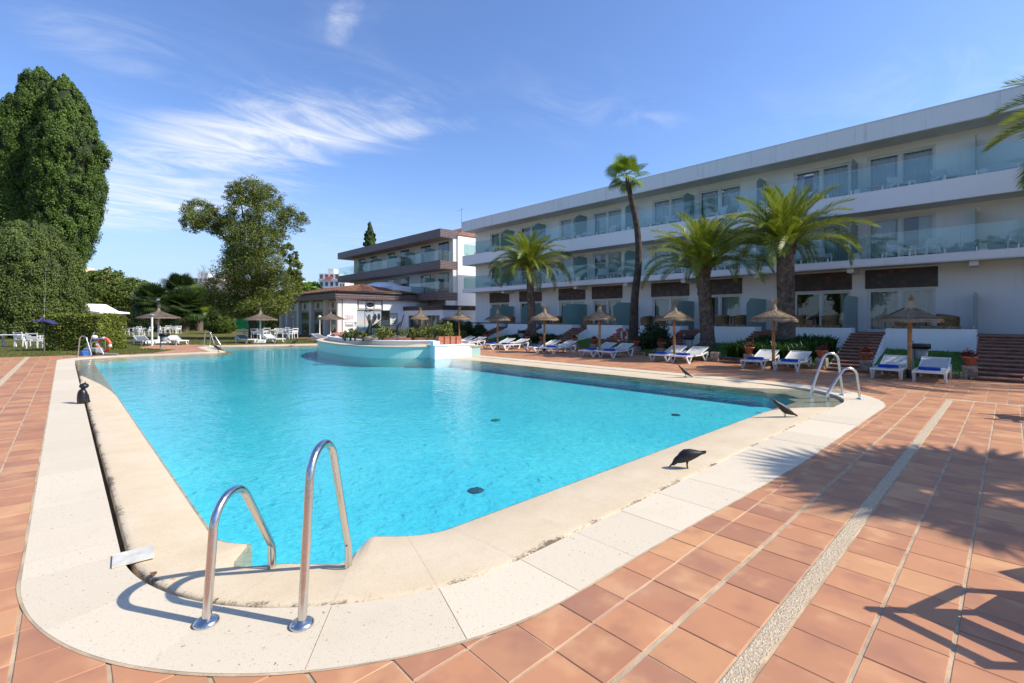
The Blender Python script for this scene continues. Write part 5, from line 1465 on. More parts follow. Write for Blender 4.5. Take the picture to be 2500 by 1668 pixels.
# pool cleaning gear at the ladder
x, y, z = D(209, 21.1)
t = thing('pump_box', 'bright blue pump box with a thin hose beside the far ladder', 'pump', (x, y, 0.0), 0.3)
MB().prism([(-0.16, -0.12), (0.16, -0.12), (0.16, 0.12), (-0.16, 0.12)], 0.0, 0.22, 0.02).build('box', M['blue'], t); MB().tube([(-0.12, 0, 0.22), (0, 0, 0.29), (0.12, 0, 0.22)], 0.012, 6).build('handle', M['blue'], t)
MB().tube(catmull3([(0.0, 0.0, 0.22), (0.1, 0.05, 0.5), (0.4, 0.1, 0.72), (0.75, 0.1, 0.70)], 6), 0.016, 6).build('hose', M['blue'], t)
x, y, z = D(228, 21.3)
t = thing('pool_cleaner_cart', 'dark pool cleaner on a small wheeled cart by the orange life ring', 'pool cleaner', (x, y, 0.0), VR)
MB().prism([(-0.28, -0.2), (0.28, -0.2), (0.28, 0.2), (-0.28, 0.2)], 0.10, 0.34, 0.04).build('body', M['bin'], t)
for sx in (-1, 1):
    for sy in (-1, 1): MB().tube([(0.22 * sx, 0.2 * sy, 0.09), (0.22 * sx, 0.25 * sy, 0.09)], 0.09, 14).build('wheel', M['black'], t)
MB().tube(catmull3([(-0.2, 0, 0.3), (-0.1, 0, 0.7), (0.0, 0, 0.95), (0.12, 0, 1.12)], 4), 0.018, 6).build('handle', M['steel'], t); MB().ball((0.05, 0, 0.82), 0.13, 10, 7, (1, 0.8, 0.7)).build('cable_coil', M['plastic'], t); MB().ball((0.14, 0, 1.14), 0.09, 8, 6, (0.8, 0.7, 1.3)).build('motor', M['black'], t)
MB().tube([(0.2, -0.1, 0.16), (0.75, -0.1, 0.05), (1.15, -0.05, 0.04)], 0.045, 8).build('roller', M['bin'], t)

# hawk kite on a slim rod that rises out of the clipped hedge
x, y, z = D(108, 24.3)
t = thing('hawk_kite', 'navy hawk-shaped scare kite spread on a thin rod before the clipped hedge', 'kite', (x, y, -0.02))
MB().tube([(0, 0, 0), (0.0, 0, 1.6), (0.09 * RT.x, 0.09 * RT.y, 4.45)], [0.012, 0.010, 0.005], 6).build('rod', M['bin'], t)
w = MB(); vs = []; fs = []
span = [(-0.80, -0.42, 0.10), (-0.62, -0.20, 0.26), (-0.45, -0.02, 0.30), (-0.22, 0.02, 0.30), (0.0, 0.03, 0.36), (0.22, 0.04, 0.30), (0.45, -0.08, 0.26), (0.66, -0.20, 0.24), (0.80, -0.26, 0.08)]
for u, z, c in span:
    for k in (-0.5, 0, 0.5):
        p = RT * u - FW * (k * c + 0.10); vs.append((p.x, p.y, 1.62 + z * 0.75 + 0.10 * (0.25 - k * k) - 0.35 * (k + 0.5) * c))
for i in range(len(span) - 1):
    for k in range(2): fs.append((i * 3 + k, i * 3 + 3 + k, i * 3 + 4 + k, i * 3 + 1 + k))
w.add(vs, fs, True).build('wings', M['kite'], t)
q = MB().tube([(RT.x * -0.02, RT.y * -0.02, 1.78), (-FW.x * 0.12, -FW.y * 0.12, 1.68), (-FW.x * 0.35, -FW.y * 0.35, 1.5)], [0.02, 0.06, 0.03], 8); q.build('body', M['kite'], t)
MB().ball((RT.x * -0.02, RT.y * -0.02, 1.80), 0.045, 8, 6).build('head', leafm, t)

# lamp posts on the lawn
x, y, z = G(371, 843.5)
t = thing('lamp_post', 'white lamp post with small flat head beside the lawn parasol', 'lamp post', (x, y, -0.02))
MB().tube([(0, 0, 0), (0, 0, 1.85)], 0.055, 10).build('post', M['whitepole'], t); MB().lathe([(0.06, 1.84), (0.16, 1.86), (0.17, 1.92), (0.04, 1.96)], 14).build('head', M['bin'], t)
for px, d, lab in [(780.5, 40.5, 'white lamp post with pale globe before the restaurant columns'), (716, 46, 'white lamp post with pale globe at the far end of the restaurant columns')]:
    x, y, z = D(px, d); t = thing('globe_lamp_post', lab, 'lamp post', (x, y, -0.02))
    MB().lathe([(0.09, 0), (0.09, 0.3), (0.05, 0.35), (0.04, 1.62), (0.06, 1.66)], 12).build('post', M['whitepole'], t); MB().ball((0, 0, 1.80), 0.17, 16, 12).build('globe', M['globe'], t)
# chairs at the right whose edge and shadow reach the deck
t = dup(ch, (4.12, -0.50, 0.0), R(-17), 'white resin armchair on the deck beside the pebble strip', 'white armchairs on the near deck')
t = dup(ch, (11.75, -0.42, 0.0), R(100), 'white resin armchair on the deck facing the stairs', 'white armchairs on the near deck')
t = dup(tb, (4.9, -1.35, 0.0), R(60), 'white resin table beside the armchair on the near deck', 'white garden tables')
# ================================================================== other buildings
def tiled_face(parent, origin, u, v, nu, nv, W, H, name, mat, groutmat, nrm, th=0.012):
    """a face of small tiles: origin corner, unit vectors u (along) and v (up); one joined part"""
    o, u, v, nrm = Vector(origin), Vector(u), Vector(v), Vector(nrm)
    m = MB(); a, b = W / nu, H / nv; g = 0.018
    for i in range(nu):
        for j in range(nv):
            p = [o + u * (a * i + g) + v * (b * j + g), o + u * (a * (i + 1) - g) + v * (b * j + g), o + u * (a * (i + 1) - g) + v * (b * (j + 1) - g), o + u * (a * i + g) + v * (b * (j + 1) - g)]
            q = [x + nrm * th for x in p]
            m.add(p + q, [(4, 5, 6, 7), (0, 1, 5, 4), (1, 2, 6, 5), (2, 3, 7, 6), (3, 0, 4, 7)])
    return m.build(name, mat, parent, kind='stuff')
BX = 25.7; BF = 27.2; BY0, BY1 = 37.2, 60.6
bb = thing('brown_balcony_building', 'three-storey building with plum tiled balcony bands and glass rails beside the hotel', 'building')
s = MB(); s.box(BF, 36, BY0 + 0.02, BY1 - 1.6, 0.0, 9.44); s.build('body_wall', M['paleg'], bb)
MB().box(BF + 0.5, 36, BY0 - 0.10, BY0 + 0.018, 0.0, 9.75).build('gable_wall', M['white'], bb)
MB().box(BX + 0.7, BF + 0.2, BY0 - 0.02, BY0 + 0.2, 0.0, 3.4).build('side_wall', M['white'], bb)
for z0, z1, ya, yb, x0 in ((9.44, 10.24, BY0, BY1, BX), (6.42, 7.22, BY0, BY1, BX), (3.43, 4.2, BY0, 43.4, BX - 0.2)):
    MB().box(x0, BF + 0.6, ya, yb, z0, z1).build('balcony_band', M['grout'], bb)
    n = int((yb - ya) / 0.17); k = 5
    tiled_face(bb, (x0, yb, z0), (0, -1, 0), (0, 0, 1), n, k, yb - ya, z1 - z0, 'band_tiles', M['plum'], None, (-1, 0, 0))
    tiled_face(bb, (x0, ya, z0), (1, 0, 0), (0, 0, 1), int((BF + 0.6 - x0) / 0.17), k, BF + 0.6 - x0, z1 - z0, 'band_tiles', M['plum'], None, (0, -1, 0))
for zf, ya, yb, x0 in ((7.22, BY0, BY1, BX), (4.2, BY0, 43.4, BX - 0.2)):
    n = int((yb - ya) / 1.5); w = (yb - ya) / n
    for i in range(n):
        g = MB().box(x0 + 0.1, x0 + 0.115, ya + w * i + 0.01, ya + w * (i + 1) - 0.01, zf + 0.05, zf + 0.98).build('glass_panel', M['balglass'], bb)
        MB().box(x0 + 0.096, x0 + 0.119, ya + w * i + 0.005, ya + w * (i + 1) - 0.005, zf + 0.982, zf + 0.995).build('glass_edge', M['frame'], g)
    MB().box(x0 + 0.12, BF - 0.02, ya + 0.1, ya + 0.115, zf + 0.05, zf + 0.98).build('glass_panel', M['balglass'], bb)
for zf, h, lst in ((7.2, 2.05, [(37.9, 39.65), (41.1, 42.9), (45.3, 47.1), (48.4, 50.1), (52.7, 54.5), (55.9, 57.7)]), (4.2, 2.0, [(37.9, 39.65), (41.1, 42.9), (45.3, 47.1), (48.4, 50.1)])):
    for a, b in lst:
        f = MB().box(BF - 0.03, BF + 0.05, a, b, zf, zf + h).build('door', M['dframe'], bb)
        for y0, y1 in ((a + 0.06, (a + b) / 2 - 0.03), ((a + b) / 2 + 0.03, b - 0.06)): MB().box(BF - 0.042, BF - 0.032, y0, y1, zf + 0.08, zf + h - 0.08).build('pane', M['pane'], f)
    for y in (40.3, 44.0, 47.7, 51.4, 55.1):
        if zf < 5 and y > 43: continue
        MB().box(BX + 0.3, BF - 0.04, y - 0.01, y + 0.01, zf + 0.02, zf + 1.55).build('frosted_screen', M['frost'], bb)
# clay roof behind the parapet, aerial
m = MB(); m.add([(27.6, BY0, 9.78), (34, BY0, 9.78), (34, 58, 9.78), (27.6, 58, 9.78), (30.8, BY0 + 2.2, 11.4), (30.8, 56, 11.4)], [(0, 1, 4), (1, 2, 5, 4), (2, 3, 5), (3, 0, 4, 5)])
m.build('clay_roof', M['rooftile'], bb)
for i in range(28): MB().tube([(27.75 + 0.22 * i, BY0 - 0.12, 9.80), (27.75 + 0.22 * i, BY0 + 0.3, 9.86)], 0.08, 6).build('eaves_tile', M['rooftile'], bb)
x, y, z = D(1127, 47.5)
t = thing('tv_aerial', 'thin rooftop television aerial behind the brown building roof', 'aerial', (x, y, 9.9))
MB().tube([(0, 0, -0.2), (0, 0, 2.9)], 0.025, 6).build('mast', M['bin'], t); MB().tube([(-0.5 * RT.x, -0.5 * RT.y, 2.6), (0.3 * RT.x, 0.3 * RT.y, 2.85)], 0.015, 5).build('boom', M['bin'], t)
for k in range(7):
    p = Vector((RT.x, RT.y, 0)) * (-0.5 + 0.12 * k) + Vector((0, 0, 2.6 + 0.037 * k)); MB().tube([p + Vector((FW.x, FW.y, 0.2)) * 0.2, p - Vector((FW.x, FW.y, 0.2)) * 0.2], 0.01, 4).build('element', M['bin'], t)

# restaurant pavilion
RX, RY = 17.5, 41.2
re = thing('restaurant_pavilion', 'single-storey pavilion with oval windows, plum tiled fascia and clay hip roof', 'building')
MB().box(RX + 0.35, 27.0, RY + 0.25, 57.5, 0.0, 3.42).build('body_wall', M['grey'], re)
ws = [(41.9, 43.75), (45.4, 47.3), (48.9, 50.8), (52.4, 54.3)]
for a in (41.2, 44.05, 47.55, 51.05, 54.55, 56.6):
    MB().box(RX, RX + 0.36, a, a + (0.6 if a > 41.3 else 0.45), 0.0, 3.42).build('pilaster', M['paleg'], re)
for a, b in ws:
    c = (a + b) / 2
    f = MB().box(RX + 0.26, RX + 0.349, a, b, 0.10, 2.30).build('window', M['dframe'], re)
    for k in range(2):
        y0 = a + (b - a) * k / 2 + 0.05; y1 = a + (b - a) * (k + 1) / 2 - 0.03
        for z0, z1, mt in ((0.16, 1.12, M['pane']), (1.15, 1.55, M['frost']), (1.58, 2.24, M['pane'])): MB().box(RX + 0.248, RX + 0.258, y0, y1, z0, z1).build('pane', mt, f)
    pn = MB().box(RX + 0.24, RX + 0.348, a - 0.05, b + 0.05, 2.5, 3.28).build('wall_panel', M['paleg'], re)
    MB().lathe([(0.33, 0.0), (0.33, 0.05), (0.25, 0.05), (0.25, 0.01)], 24).build('oval_frame', M['grey'], pn, (RX + 0.24, c, 2.9)).rotation_euler = (0, R(-90), 0)
    MB().ball((RX + 0.235, c, 2.9), 0.25, 20, 8, (0.06, 1, 1)).build('oval_pane', M['dframe'], pn)
# wall that faces the sun
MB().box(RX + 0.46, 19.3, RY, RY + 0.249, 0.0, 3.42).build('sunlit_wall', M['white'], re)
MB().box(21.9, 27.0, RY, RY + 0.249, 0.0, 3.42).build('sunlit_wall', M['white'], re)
MB().box(19.31, 21.89, RY + 0.1, RY + 0.248, 2.45, 3.42).build('wall_panel', M['grey'], re)
MB().box(19.5, 21.7, RY + 0.05, RY + 0.099, 2.6, 3.3).build('wall_panel', M['white'], re)
MB().ball((20.6, RY + 0.05, 2.95), 0.42, 24, 10, (1, 0.08, 0.55)).build('oval_pane', M['dframe'], re)
MB().lathe([(0.50, 0.0), (0.50, 0.06), (0.42, 0.06)], 28).build('oval_frame', M['grey'], re, (20.6, RY + 0.05, 2.95)).rotation_euler = (R(90), 0, 0)
re.children[-1].scale = (1, 0.62, 1)
mural = MB().box(19.32, 21.88, RY + 0.18, RY + 0.246, 0.05, 2.44).build('entrance_glass', M['dframe'], re)
def mural_mat():
    m, ns, ls, out = newmat('printed_mural')
    pos = wpos(ns, ls); sp = ns.new('ShaderNodeSeparateXYZ'); ls.new(pos, sp.inputs[0])
    n = noise(ns, ls, pos, 2.6, 5, 0.6)
    h = M_(ns, ls, 'ADD', M_(ns, ls, 'MULTIPLY', sp.outputs[2], 0.42), M_(ns, ls, 'MULTIPLY', M_(ns, ls, 'SUBTRACT', n, 0.5), 0.5))
    c = ramp(ns, ls, h, [(0.10, 0.45, 0.68), (0.18, 0.5, 0.7), (0.62, 0.55, 0.47), (0.5, 0.52, 0.58), (0.35, 0.42, 0.5)])
    princ(ns, ls, out, c, 0.3); return m
MM = mural_mat()
for a, b in ((19.40, 20.10), (20.16, 21.00), (21.06, 21.82)):
    p = MB().box(a, b, RY + 0.165, RY + 0.178, 0.10, 2.38).build('printed_panel', MM, mural)
for x_, z_ in ((20.55, 1.75), (21.15, 1.8), (21.55, 1.85)):
    MB().ball((x_, RY + 0.162, z_), 0.17, 14, 8, (1, 0.04, 1.9)).build('printed_arch', M['dframe'], mural)
ps = thing('wall_poster', 'white notice poster with red and blue print on the sunlit restaurant wall', 'poster', (18.55, RY - 0.012, 0.75))
MB().box(-0.42, 0.42, 0.0, 0.010, 0.0, 1.30).build('sheet', M['plastic'], ps)
red = plain('red_print', (0.55, 0.05, 0.07), 0.6); blu = plain('blue_print', (0.06, 0.10, 0.4), 0.6); gry = plain('grey_print', (0.30, 0.32, 0.34), 0.6)
for j in range(6):
    for i in range(5):
        if random.random() < 0.85: MB().box(-0.37 + 0.15 * i, -0.27 + 0.15 * i + random.uniform(-0.02, 0.02), -0.004, -0.0005, 1.20 - 0.085 * j, 1.24 - 0.085 * j).build('print_mark', red if (j < 4) else blu, ps)
MB().box(-0.37, 0.37, -0.004, -0.0005, 0.18, 0.60).build('print_picture', gry, ps); MB().box(-0.32, 0.32, -0.007, -0.0045, 0.38, 0.56).build('print_picture', M['plastic'], ps)
q = thing('wall_sign', 'small green and white pictogram sign beside the poster', 'sign', (19.14, RY - 0.012, 0.95)); MB().box(-0.13, 0.13, 0, 0.01, 0, 0.42).build('plate', M['plastic'], q); MB().box(-0.10, 0.10, -0.004, -0.0005, 0.22, 0.39).build('symbol', M['greenmetal'], q); MB().box(-0.06, 0.06, -0.004, -0.0005, 0.03, 0.16).build('symbol', gry, q)
q = thing('wall_lettering_panel', 'pale grey panel with rows of dark lettering by the entrance', 'sign', (22.9, RY - 0.02, 0.45)); MB().box(-0.55, 0.55, 0, 0.018, 0, 1.75).build('panel', M['grey'], q); MB().box(-0.42, 0.42, -0.006, -0.001, 0.1, 1.6).build('plate', M['paleg'], q)
for j, w in enumerate((0.10, 0.32, 0.26, 0.34, 0.22)):
    n = max(1, int(w / 0.06))
    for i in range(n): MB().box(-w / 2 + 0.062 * i + 0.1, -w / 2 + 0.062 * i + 0.145, -0.010, -0.0065, 1.38 - 0.22 * j, 1.47 - 0.22 * j).build('letter_mark', M['dframe'], q)
# fascia and roof
EX0, EX1, EY0, EY1 = RX - 0.35, 27.0, RY - 0.35, 58.0
MB().box(EX0, EX1, EY0, EY1, 3.43, 4.0).build('fascia', M['grout'], re)
tiled_face(re, (EX0, EY1, 3.43), (0, -1, 0), (0, 0, 1), int((EY1 - EY0) / 0.19), 3, EY1 - EY0, 0.57, 'fascia_tiles', M['plum'], None, (-1, 0, 0))
tiled_face(re, (EX0, EY0, 3.43), (1, 0, 0), (0, 0, 1), int((BX - EX0) / 0.19), 3, BX - EX0, 0.57, 'fascia_tiles', M['plum'], None, (0, -1, 0))
MB().tube([(EX0 - 0.08, EY1, 4.04), (EX0 - 0.08, EY0 - 0.08, 4.04), (24, EY0 - 0.08, 4.04)], 0.07, 8).build('rain_gutter', M['dframe'], re)
MB().tube([(EX0 + 0.1, EY0 + 0.05, 4.0), (EX0 + 0.15, EY0 + 0.2, 3.4), (RX - 0.03, RY + 0.06, 3.3), (RX - 0.03, RY + 0.06, 0.0)], 0.04, 8).build('downpipe', M['whitepole'], re)
rz0, rz1, xr, yr = 4.06, 5.05, 21.6, 45.3
def roof_side(P0, P1, Q0, Q1, n):   # eaves P0-P1, ridge Q0-Q1: rows of barrel tiles
    m = MB(); P0, P1, Q0, Q1 = map(Vector, (P0, P1, Q0, Q1))
    for i in range(n):
        a = P0 + (P1 - P0) * ((i + 0.5) / n); b = Q0 + (Q1 - Q0) * ((i + 0.5) / n)
        k = max(3, int((b - a).length / 0.42)); w = (P1 - P0).length / n; d = (P1 - P0).normalized(); up = (b - a).cross(d).normalized();
        if up.z < 0: up = -up
        for j in range(k):
            p = a + (b - a) * (j / k); q2 = a + (b - a) * ((j + 1.15) / k)
            wj = w * (1 - (j / k) * (1 - (Q1 - Q0).length / (P1 - P0).length)) * 0.5
            vs = []
            for pt, lift in ((p, 0.05), (q2, 0.02)):
                for th in (0, 0.25, 0.5, 0.75, 1): vs.append(pt + d * (math.cos(math.pi * th) * wj) + up * (math.sin(math.pi * th) * 0.075 + lift))
            m.add(vs, [(c, c + 1, c + 6, c + 5) for c in range(4)], True)
    return m
ea = (EX0 - 0.06, EY0 - 0.06, rz0); eb = (EX0 - 0.06, EY1, rz0); ec = (25.8, EY0 - 0.06, rz0); ra = (xr, yr, rz1); rb = (xr, 55, rz1)
m = MB(); m.add([ea, eb, ec, ra, rb, (25.8, EY1, rz0)], [(1, 0, 3, 4), (0, 2, 3), (2, 5, 4, 3)]); m.build('roof_base', M['rooftile'], re)
roof_side(eb, ea, rb, ra, 70).build('roof_tiles', M['rooftile'], re, kind='stuff')
roof_side(ea, ec, (xr - 0.05, yr, rz1), (xr + 0.05, yr, rz1), 36).build('roof_tiles', M['rooftile'], re, kind='stuff')
# curved white parapet block above the roof, stair tower
m = MB(); m.box(23.5, 27.1, 42.2, 46.5, 4.02, 4.95); m.build('roof_block', M['white'], re)
m = MB(); m.lathe([(0.0, 1.0), (1.3, 1.0), (2.0, 0.75), (2.3, 0.25), (2.35, 0.0)], 24, (25.6, 47.6, 4.6)); m.build('roof_vault', M['white'], re)
# entrance block
eb_ = thing('entrance_block', 'low white entrance block with dark tiled band and dark glazing', 'building')
EXa, EYa = 24.1, 34.5
m = MB(); m.box(EXa, 28, EYa, EYa + 0.2, 0.0, 2.44); m.box(EXa, EXa + 0.2, EYa + 0.2, EYa + 0.5, 0, 2.44); m.box(EXa, EXa + 0.2, 40.3, 41.18, 0, 2.44); m.box(EXa, EXa + 0.2, EYa + 0.5, 40.3, 1.95, 2.44); m.box(EXa, EXa + 0.2, EYa + 0.5, 40.3, 0.0, 0.12); m.build('wall', M['white'], eb_)
MB().box(EXa - 0.05, 28, EYa - 0.05, 41.18, 2.445, 2.85).build('band', M['dgrout'], eb_)
tiled_face(eb_, (EXa - 0.05, 41.18, 2.45), (0, -1, 0), (0, 0, 1), 42, 2, 41.18 - EYa + 0.05, 0.4, 'band_tiles', M['slate'], None, (-1, 0, 0)); tiled_face(eb_, (EXa - 0.05, EYa - 0.05, 2.45), (1, 0, 0), (0, 0, 1), 24, 2, 28 - EXa, 0.4, 'band_tiles', M['slate'], None, (0, -1, 0))
MB().box(EXa + 2.5, EXa + 2.6, EYa + 0.2, 41, 0.0, 2.44).build('inner_wall', M['room'], eb_)
for k in range(5):
    a = EYa + 0.5 + 1.16 * k; f = MB(); f.box(EXa + 0.05, EXa + 0.12, a, a + 0.06, 0.121, 1.949); f.box(EXa + 0.05, EXa + 0.12, a + 0.06, a + 1.16, 1.88, 1.949); f = f.build('window', M['dframe'], eb_)
    MB().box(EXa + 0.08, EXa + 0.09, a + 0.06, a + 1.16, 0.13, 1.88).build('pane', M['pane'], f)
    if k in (1, 3): MB().box(EXa + 0.6, EXa + 0.62, a + 0.2, a + 0.9, 0.13, 1.9).build('blind', M['curtain'], f)
# white kiosk by the hedge
x, y, z = D(224, 48.5)
ko = thing('white_kiosk', 'small white garden kiosk with sloping eaves behind the clipped hedge', 'building', (x, y, -0.02), VR)
MB().box(-3.2, 0.75, 0.0, 3.0, 0.0, 2.15).build('wall', M['white'], ko); MB().box(0.76, 1.02, -0.1, 0.25, 0.0, 2.2).build('pillar', M['white'], ko)
MB().box(-1.0, 0.1, -0.02, -0.001, 1.55, 2.05).build('window', M['room'], ko)
vs = [(-3.4, -0.5, 2.2), (1.25, -0.5, 2.2), (1.25, 3.3, 2.2), (-3.4, 3.3, 2.2), (-1.4, -0.5, 3.25), (-1.4, 3.3, 3.25), (0.0, -0.5, 2.5), (0.0, 3.3, 2.5), (1.25, -0.5, 2.36), (1.25, 3.3, 2.36), (-3.4, -0.5, 2.36), (-3.4, 3.3, 2.36)]
MB().add(vs, [(0, 1, 8, 6, 4, 10), (3, 11, 5, 7, 9, 2), (10, 4, 5, 11), (4, 6, 7, 5), (6, 8, 9, 7), (1, 2, 9, 8), (0, 10, 11, 3), (0, 3, 2, 1)]).build('roof', M['white'], ko)
# far apartment blocks
def apartment(px0, px1, ytop, d, label, cols, floors, wins, extra=None):
    a = Vector(D(px0, d)); b = Vector(D(px1, d)); H = Zat(ytop, d); W = (b - a).length
    t = thing('apartment_block', label, 'building', ((a + b) / 2).to_tuple(), VR)
    MB().box(-W / 2, W / 2, 0, 12, 0, H).build('wall', cols[0], t)
    fh = 3.0; n = int(H / fh)
    for f in range(max(0, n - floors), n):
        z = H - (n - f) * fh + 0.4
        MB().box(-W / 2 - 0.1, W / 2 + 0.1, -0.5, 0.0, z - 0.35, z + 0.45).build('balcony', cols[1], t)
        for i in range(wins):
            x0 = -W / 2 + W * (i + 0.2) / wins; MB().box(x0, x0 + W * 0.55 / wins, -0.04, -0.001, z + 0.5, z + 2.2).build('window', M['room'], t)
    MB().box(-W / 6, W / 8, 2, 7, H, H + 2.2).build('roof_hut', cols[0], t)
    return t
apw = plain('far_white_render', (0.66, 0.66, 0.65), 0.9, 0.05); apg = plain('far_green_render', (0.22, 0.40, 0.28), 0.9, 0.05); app = plain('far_cream_render', (0.62, 0.52, 0.40), 0.9, 0.05); apgrey = plain('far_grey_render', (0.52, 0.53, 0.54), 0.9, 0.05)
aw = apartment(779, 829, 668, 190, 'distant white apartment tower with an orange awning', [apw, apgrey], 5, 4)
MB().box(-1.2, 1.4, -1.1, -0.5, Zat(681, 190), Zat(676, 190)).build('awning', M['orange'], aw)
apartment(829, 842, 690, 175, 'low distant white block beside the apartment tower', [apw, apw], 2, 2)
apartment(444, 537, 678, 210, 'distant white apartment block with green balcony bands', [apw, apg], 4, 9)
apartment(493, 560, 686, 160, 'distant cream gable block behind the bare tree', [app, app], 0, 1)
apartment(150, 222, 664, 200, 'distant cream apartment block behind the tall cypress', [app, app], 2, 5)
apartment(690, 760, 700, 170, 'distant pale block glimpsed behind the big tree', [apw, app], 3, 6)
x, y, z = D(510, 72)
t = MB().box(-2.2, 2.2, 0, 0.3, 0, 3.45).build('boundary_wall', M['white'], None, (x, y, -0.02), VR); tag(t, 'white wall standing behind the hedge by the bare tree', 'wall')
# green gate
x, y, z = D(611, 70)
g = thing('garden_gate', 'green sheet metal gate with diagonal ribs between stone posts', 'gate', (x, y, -0.02), VR)
for s in (-1, 1):
    lf = MB().box(-2.3 if s < 0 else 0.05, -0.05 if s < 0 else 2.3, -0.02, 0.02, 0.1, 2.75).build('leaf', M['greenmetal'], g)
    x0 = -2.3 if s < 0 else 0.05
    for z in (0.1, 0.98, 1.86, 2.70): MB().box(x0, x0 + 2.25, -0.06, -0.021, z, z + 0.07).build('rail', M['greenmetal'], lf)
    for zc in (0.17, 1.05, 1.93):
        for k in range(12):
            a = x0 + 0.05 + 0.18 * k
            if a + 0.3 < x0 + 2.25: MB().bar((a, -0.035, zc + 0.78), (a + 0.3, -0.035, zc + 0.02), 0.035, 0.03).build('rib', M['greenmetal'], lf)
    for k in range(14): MB().bar((x0 + 0.08 + 0.16 * k, 0, 2.77), (x0 + 0.08 + 0.16 * k, 0, 3.2), 0.03).build('spike', M['dframe'], lf)
    MB().box(2.35 * s - 0.18, 2.35 * s + 0.18, -0.2, 0.2, 0, 3.2).build('post', M['stonepile'], g)
# bronze sculptures on the island
def tubes(lst, t, name='limb'):
    m = MB()
    for p, r in lst:
        r = [q * 0.55 for q in r]
        m.tube(catmull3(p, 4), list(np.interp(np.linspace(0, len(r) - 1, (len(p) - 1) * 4 + 1), range(len(r)), r)), 8)
    m.build(name, M['bronze'], t)
x, y, z = G(908, 829, 0.72)
t = thing('bronze_sculpture', 'bronze sculpture of a bird with raised spread wings on the planter island', 'sculpture', (x, y, 0.73), VR)
MB().ball((0, 0, 0.05), 0.36, 10, 6, (1.2, 0.9, 0.35)).build('rock', M['stonepile'], t)
tubes([([(-0.10, 0, 0.1), (-0.12, 0, 0.45), (-0.05, 0, 0.75), (-0.18, 0, 1.05)], [0.22, 0.20, 0.14, 0.05]), ([(-0.2, 0, 0.2), (-0.3, 0.1, 0.3), (-0.42, 0.1, 0.05)], [0.12, 0.08, 0.05])], t, 'body')
for k in range(5): tubes([([(-0.05, 0, 0.55), (0.25 + 0.03 * k, 0.05 * k - 0.1, 0.70 - 0.05 * k), (0.62 - 0.06 * k, 0.04 * k - 0.1, 1.02 - 0.15 * k)], [0.07, 0.06, 0.015])], t, 'wing_feather')
for k in range(4): tubes([([(-0.1, 0, 0.6), (-0.2 + 0.1 * k, 0.1, 0.85), (-0.32 + 0.17 * k, 0.1, 1.12 - 0.03 * k)], [0.08, 0.06, 0.02])], t, 'wing_feather')
x, y, z = G(975, 829, 0.72)
t = thing('bronze_sculpture', 'slender bronze sculpture of a long-necked bird on a pale rock', 'sculpture', (x, y, 0.73), VR)
MB().ball((0, 0, 0.05), 0.32, 10, 6, (1.3, 1.0, 0.5)).build('rock', M['stonepile'], t)
tubes([([(0.0, 0, 0.15), (-0.05, 0, 0.4), (0.0, 0, 0.62), (0.1, 0, 0.78)], [0.20, 0.22, 0.14, 0.07]), ([(0.05, 0, 0.6), (0.14, 0, 0.85), (0.18, 0, 1.05), (0.24, 0, 1.10)], [0.08, 0.045, 0.04, 0.02]), ([(-0.1, 0, 0.5), (-0.18, 0, 0.75), (-0.10, 0, 0.95)], [0.06, 0.05, 0.03])], t, 'body')
# ================================================================== vegetation
# ---- feather palms
def frond_mesh(L, droop, seed):
    r = random.Random(seed); n = 24; pts = []; a = 0.0; p = Vector((0, 0, 0)); tw = r.uniform(-0.15, 0.15)
    for i in range(n + 1):
        pts.append(p.copy()); s = i / n
        ang_ = -droop * s ** 1.7
        p = p + Vector((math.cos(ang_), 0.25 * tw * s, math.sin(ang_))) * (L / n)
    V = []
    def at(s):
        f = s * n; i = min(int(f), n - 1); return pts[i].lerp(pts[i + 1], f - i), (pts[i + 1] - pts[i]).normalized()
    # rib
    ribs = []
    for i in range(n):
        w = 0.030 * (1 - i / n) + 0.006
        q0, q1 = pts[i], pts[i + 1]; ribs.append([q0 + Vector((0, -w, 0)), q1 + Vector((0, -w * 0.95, 0)), q1 + Vector((0, w * 0.95, 0.004)), q0 + Vector((0, w, 0.004))])
    M_n = 86
    for k in range(M_n):
        s = 0.10 + 0.89 * k / (M_n - 1)
        q, t = at(s); up = Vector((0, 1, 0)).cross(t) * -1
        ll = L * 0.19 * (math.sin(math.pi * min(1, 0.12 + 0.80 * s)) ** 0.7) * r.uniform(0.85, 1.1)
        sweep = 0.75 + 0.5 * s
        for sd in (-1, 1):
            d = (Vector((0, sd, 0)) * math.cos(sweep * 0.8) + t * math.sin(sweep * 0.8) + up * r.uniform(0.25, 0.55)).normalized()
            tip = q + d * ll + Vector((0, 0, -0.12 * ll)); mid = q + d * ll * 0.45
            w = t * (0.026 + 0.004 * L)
            V.append([q - w * 0.5, mid - w * 0.6 - Vector((0, 0, 0.005)), tip, mid + w * 0.6])
    o = quads('frond', np.array(V + ribs), None); me = o.data; bpy.data.objects.remove(o); me.materials.append(M['frond']); return me
FR = [frond_mesh(1.0 * 2.8, d, i) for i, d in enumerate([0.5, 0.9, 1.3, 1.8, 2.2, 1.1, 1.6])]
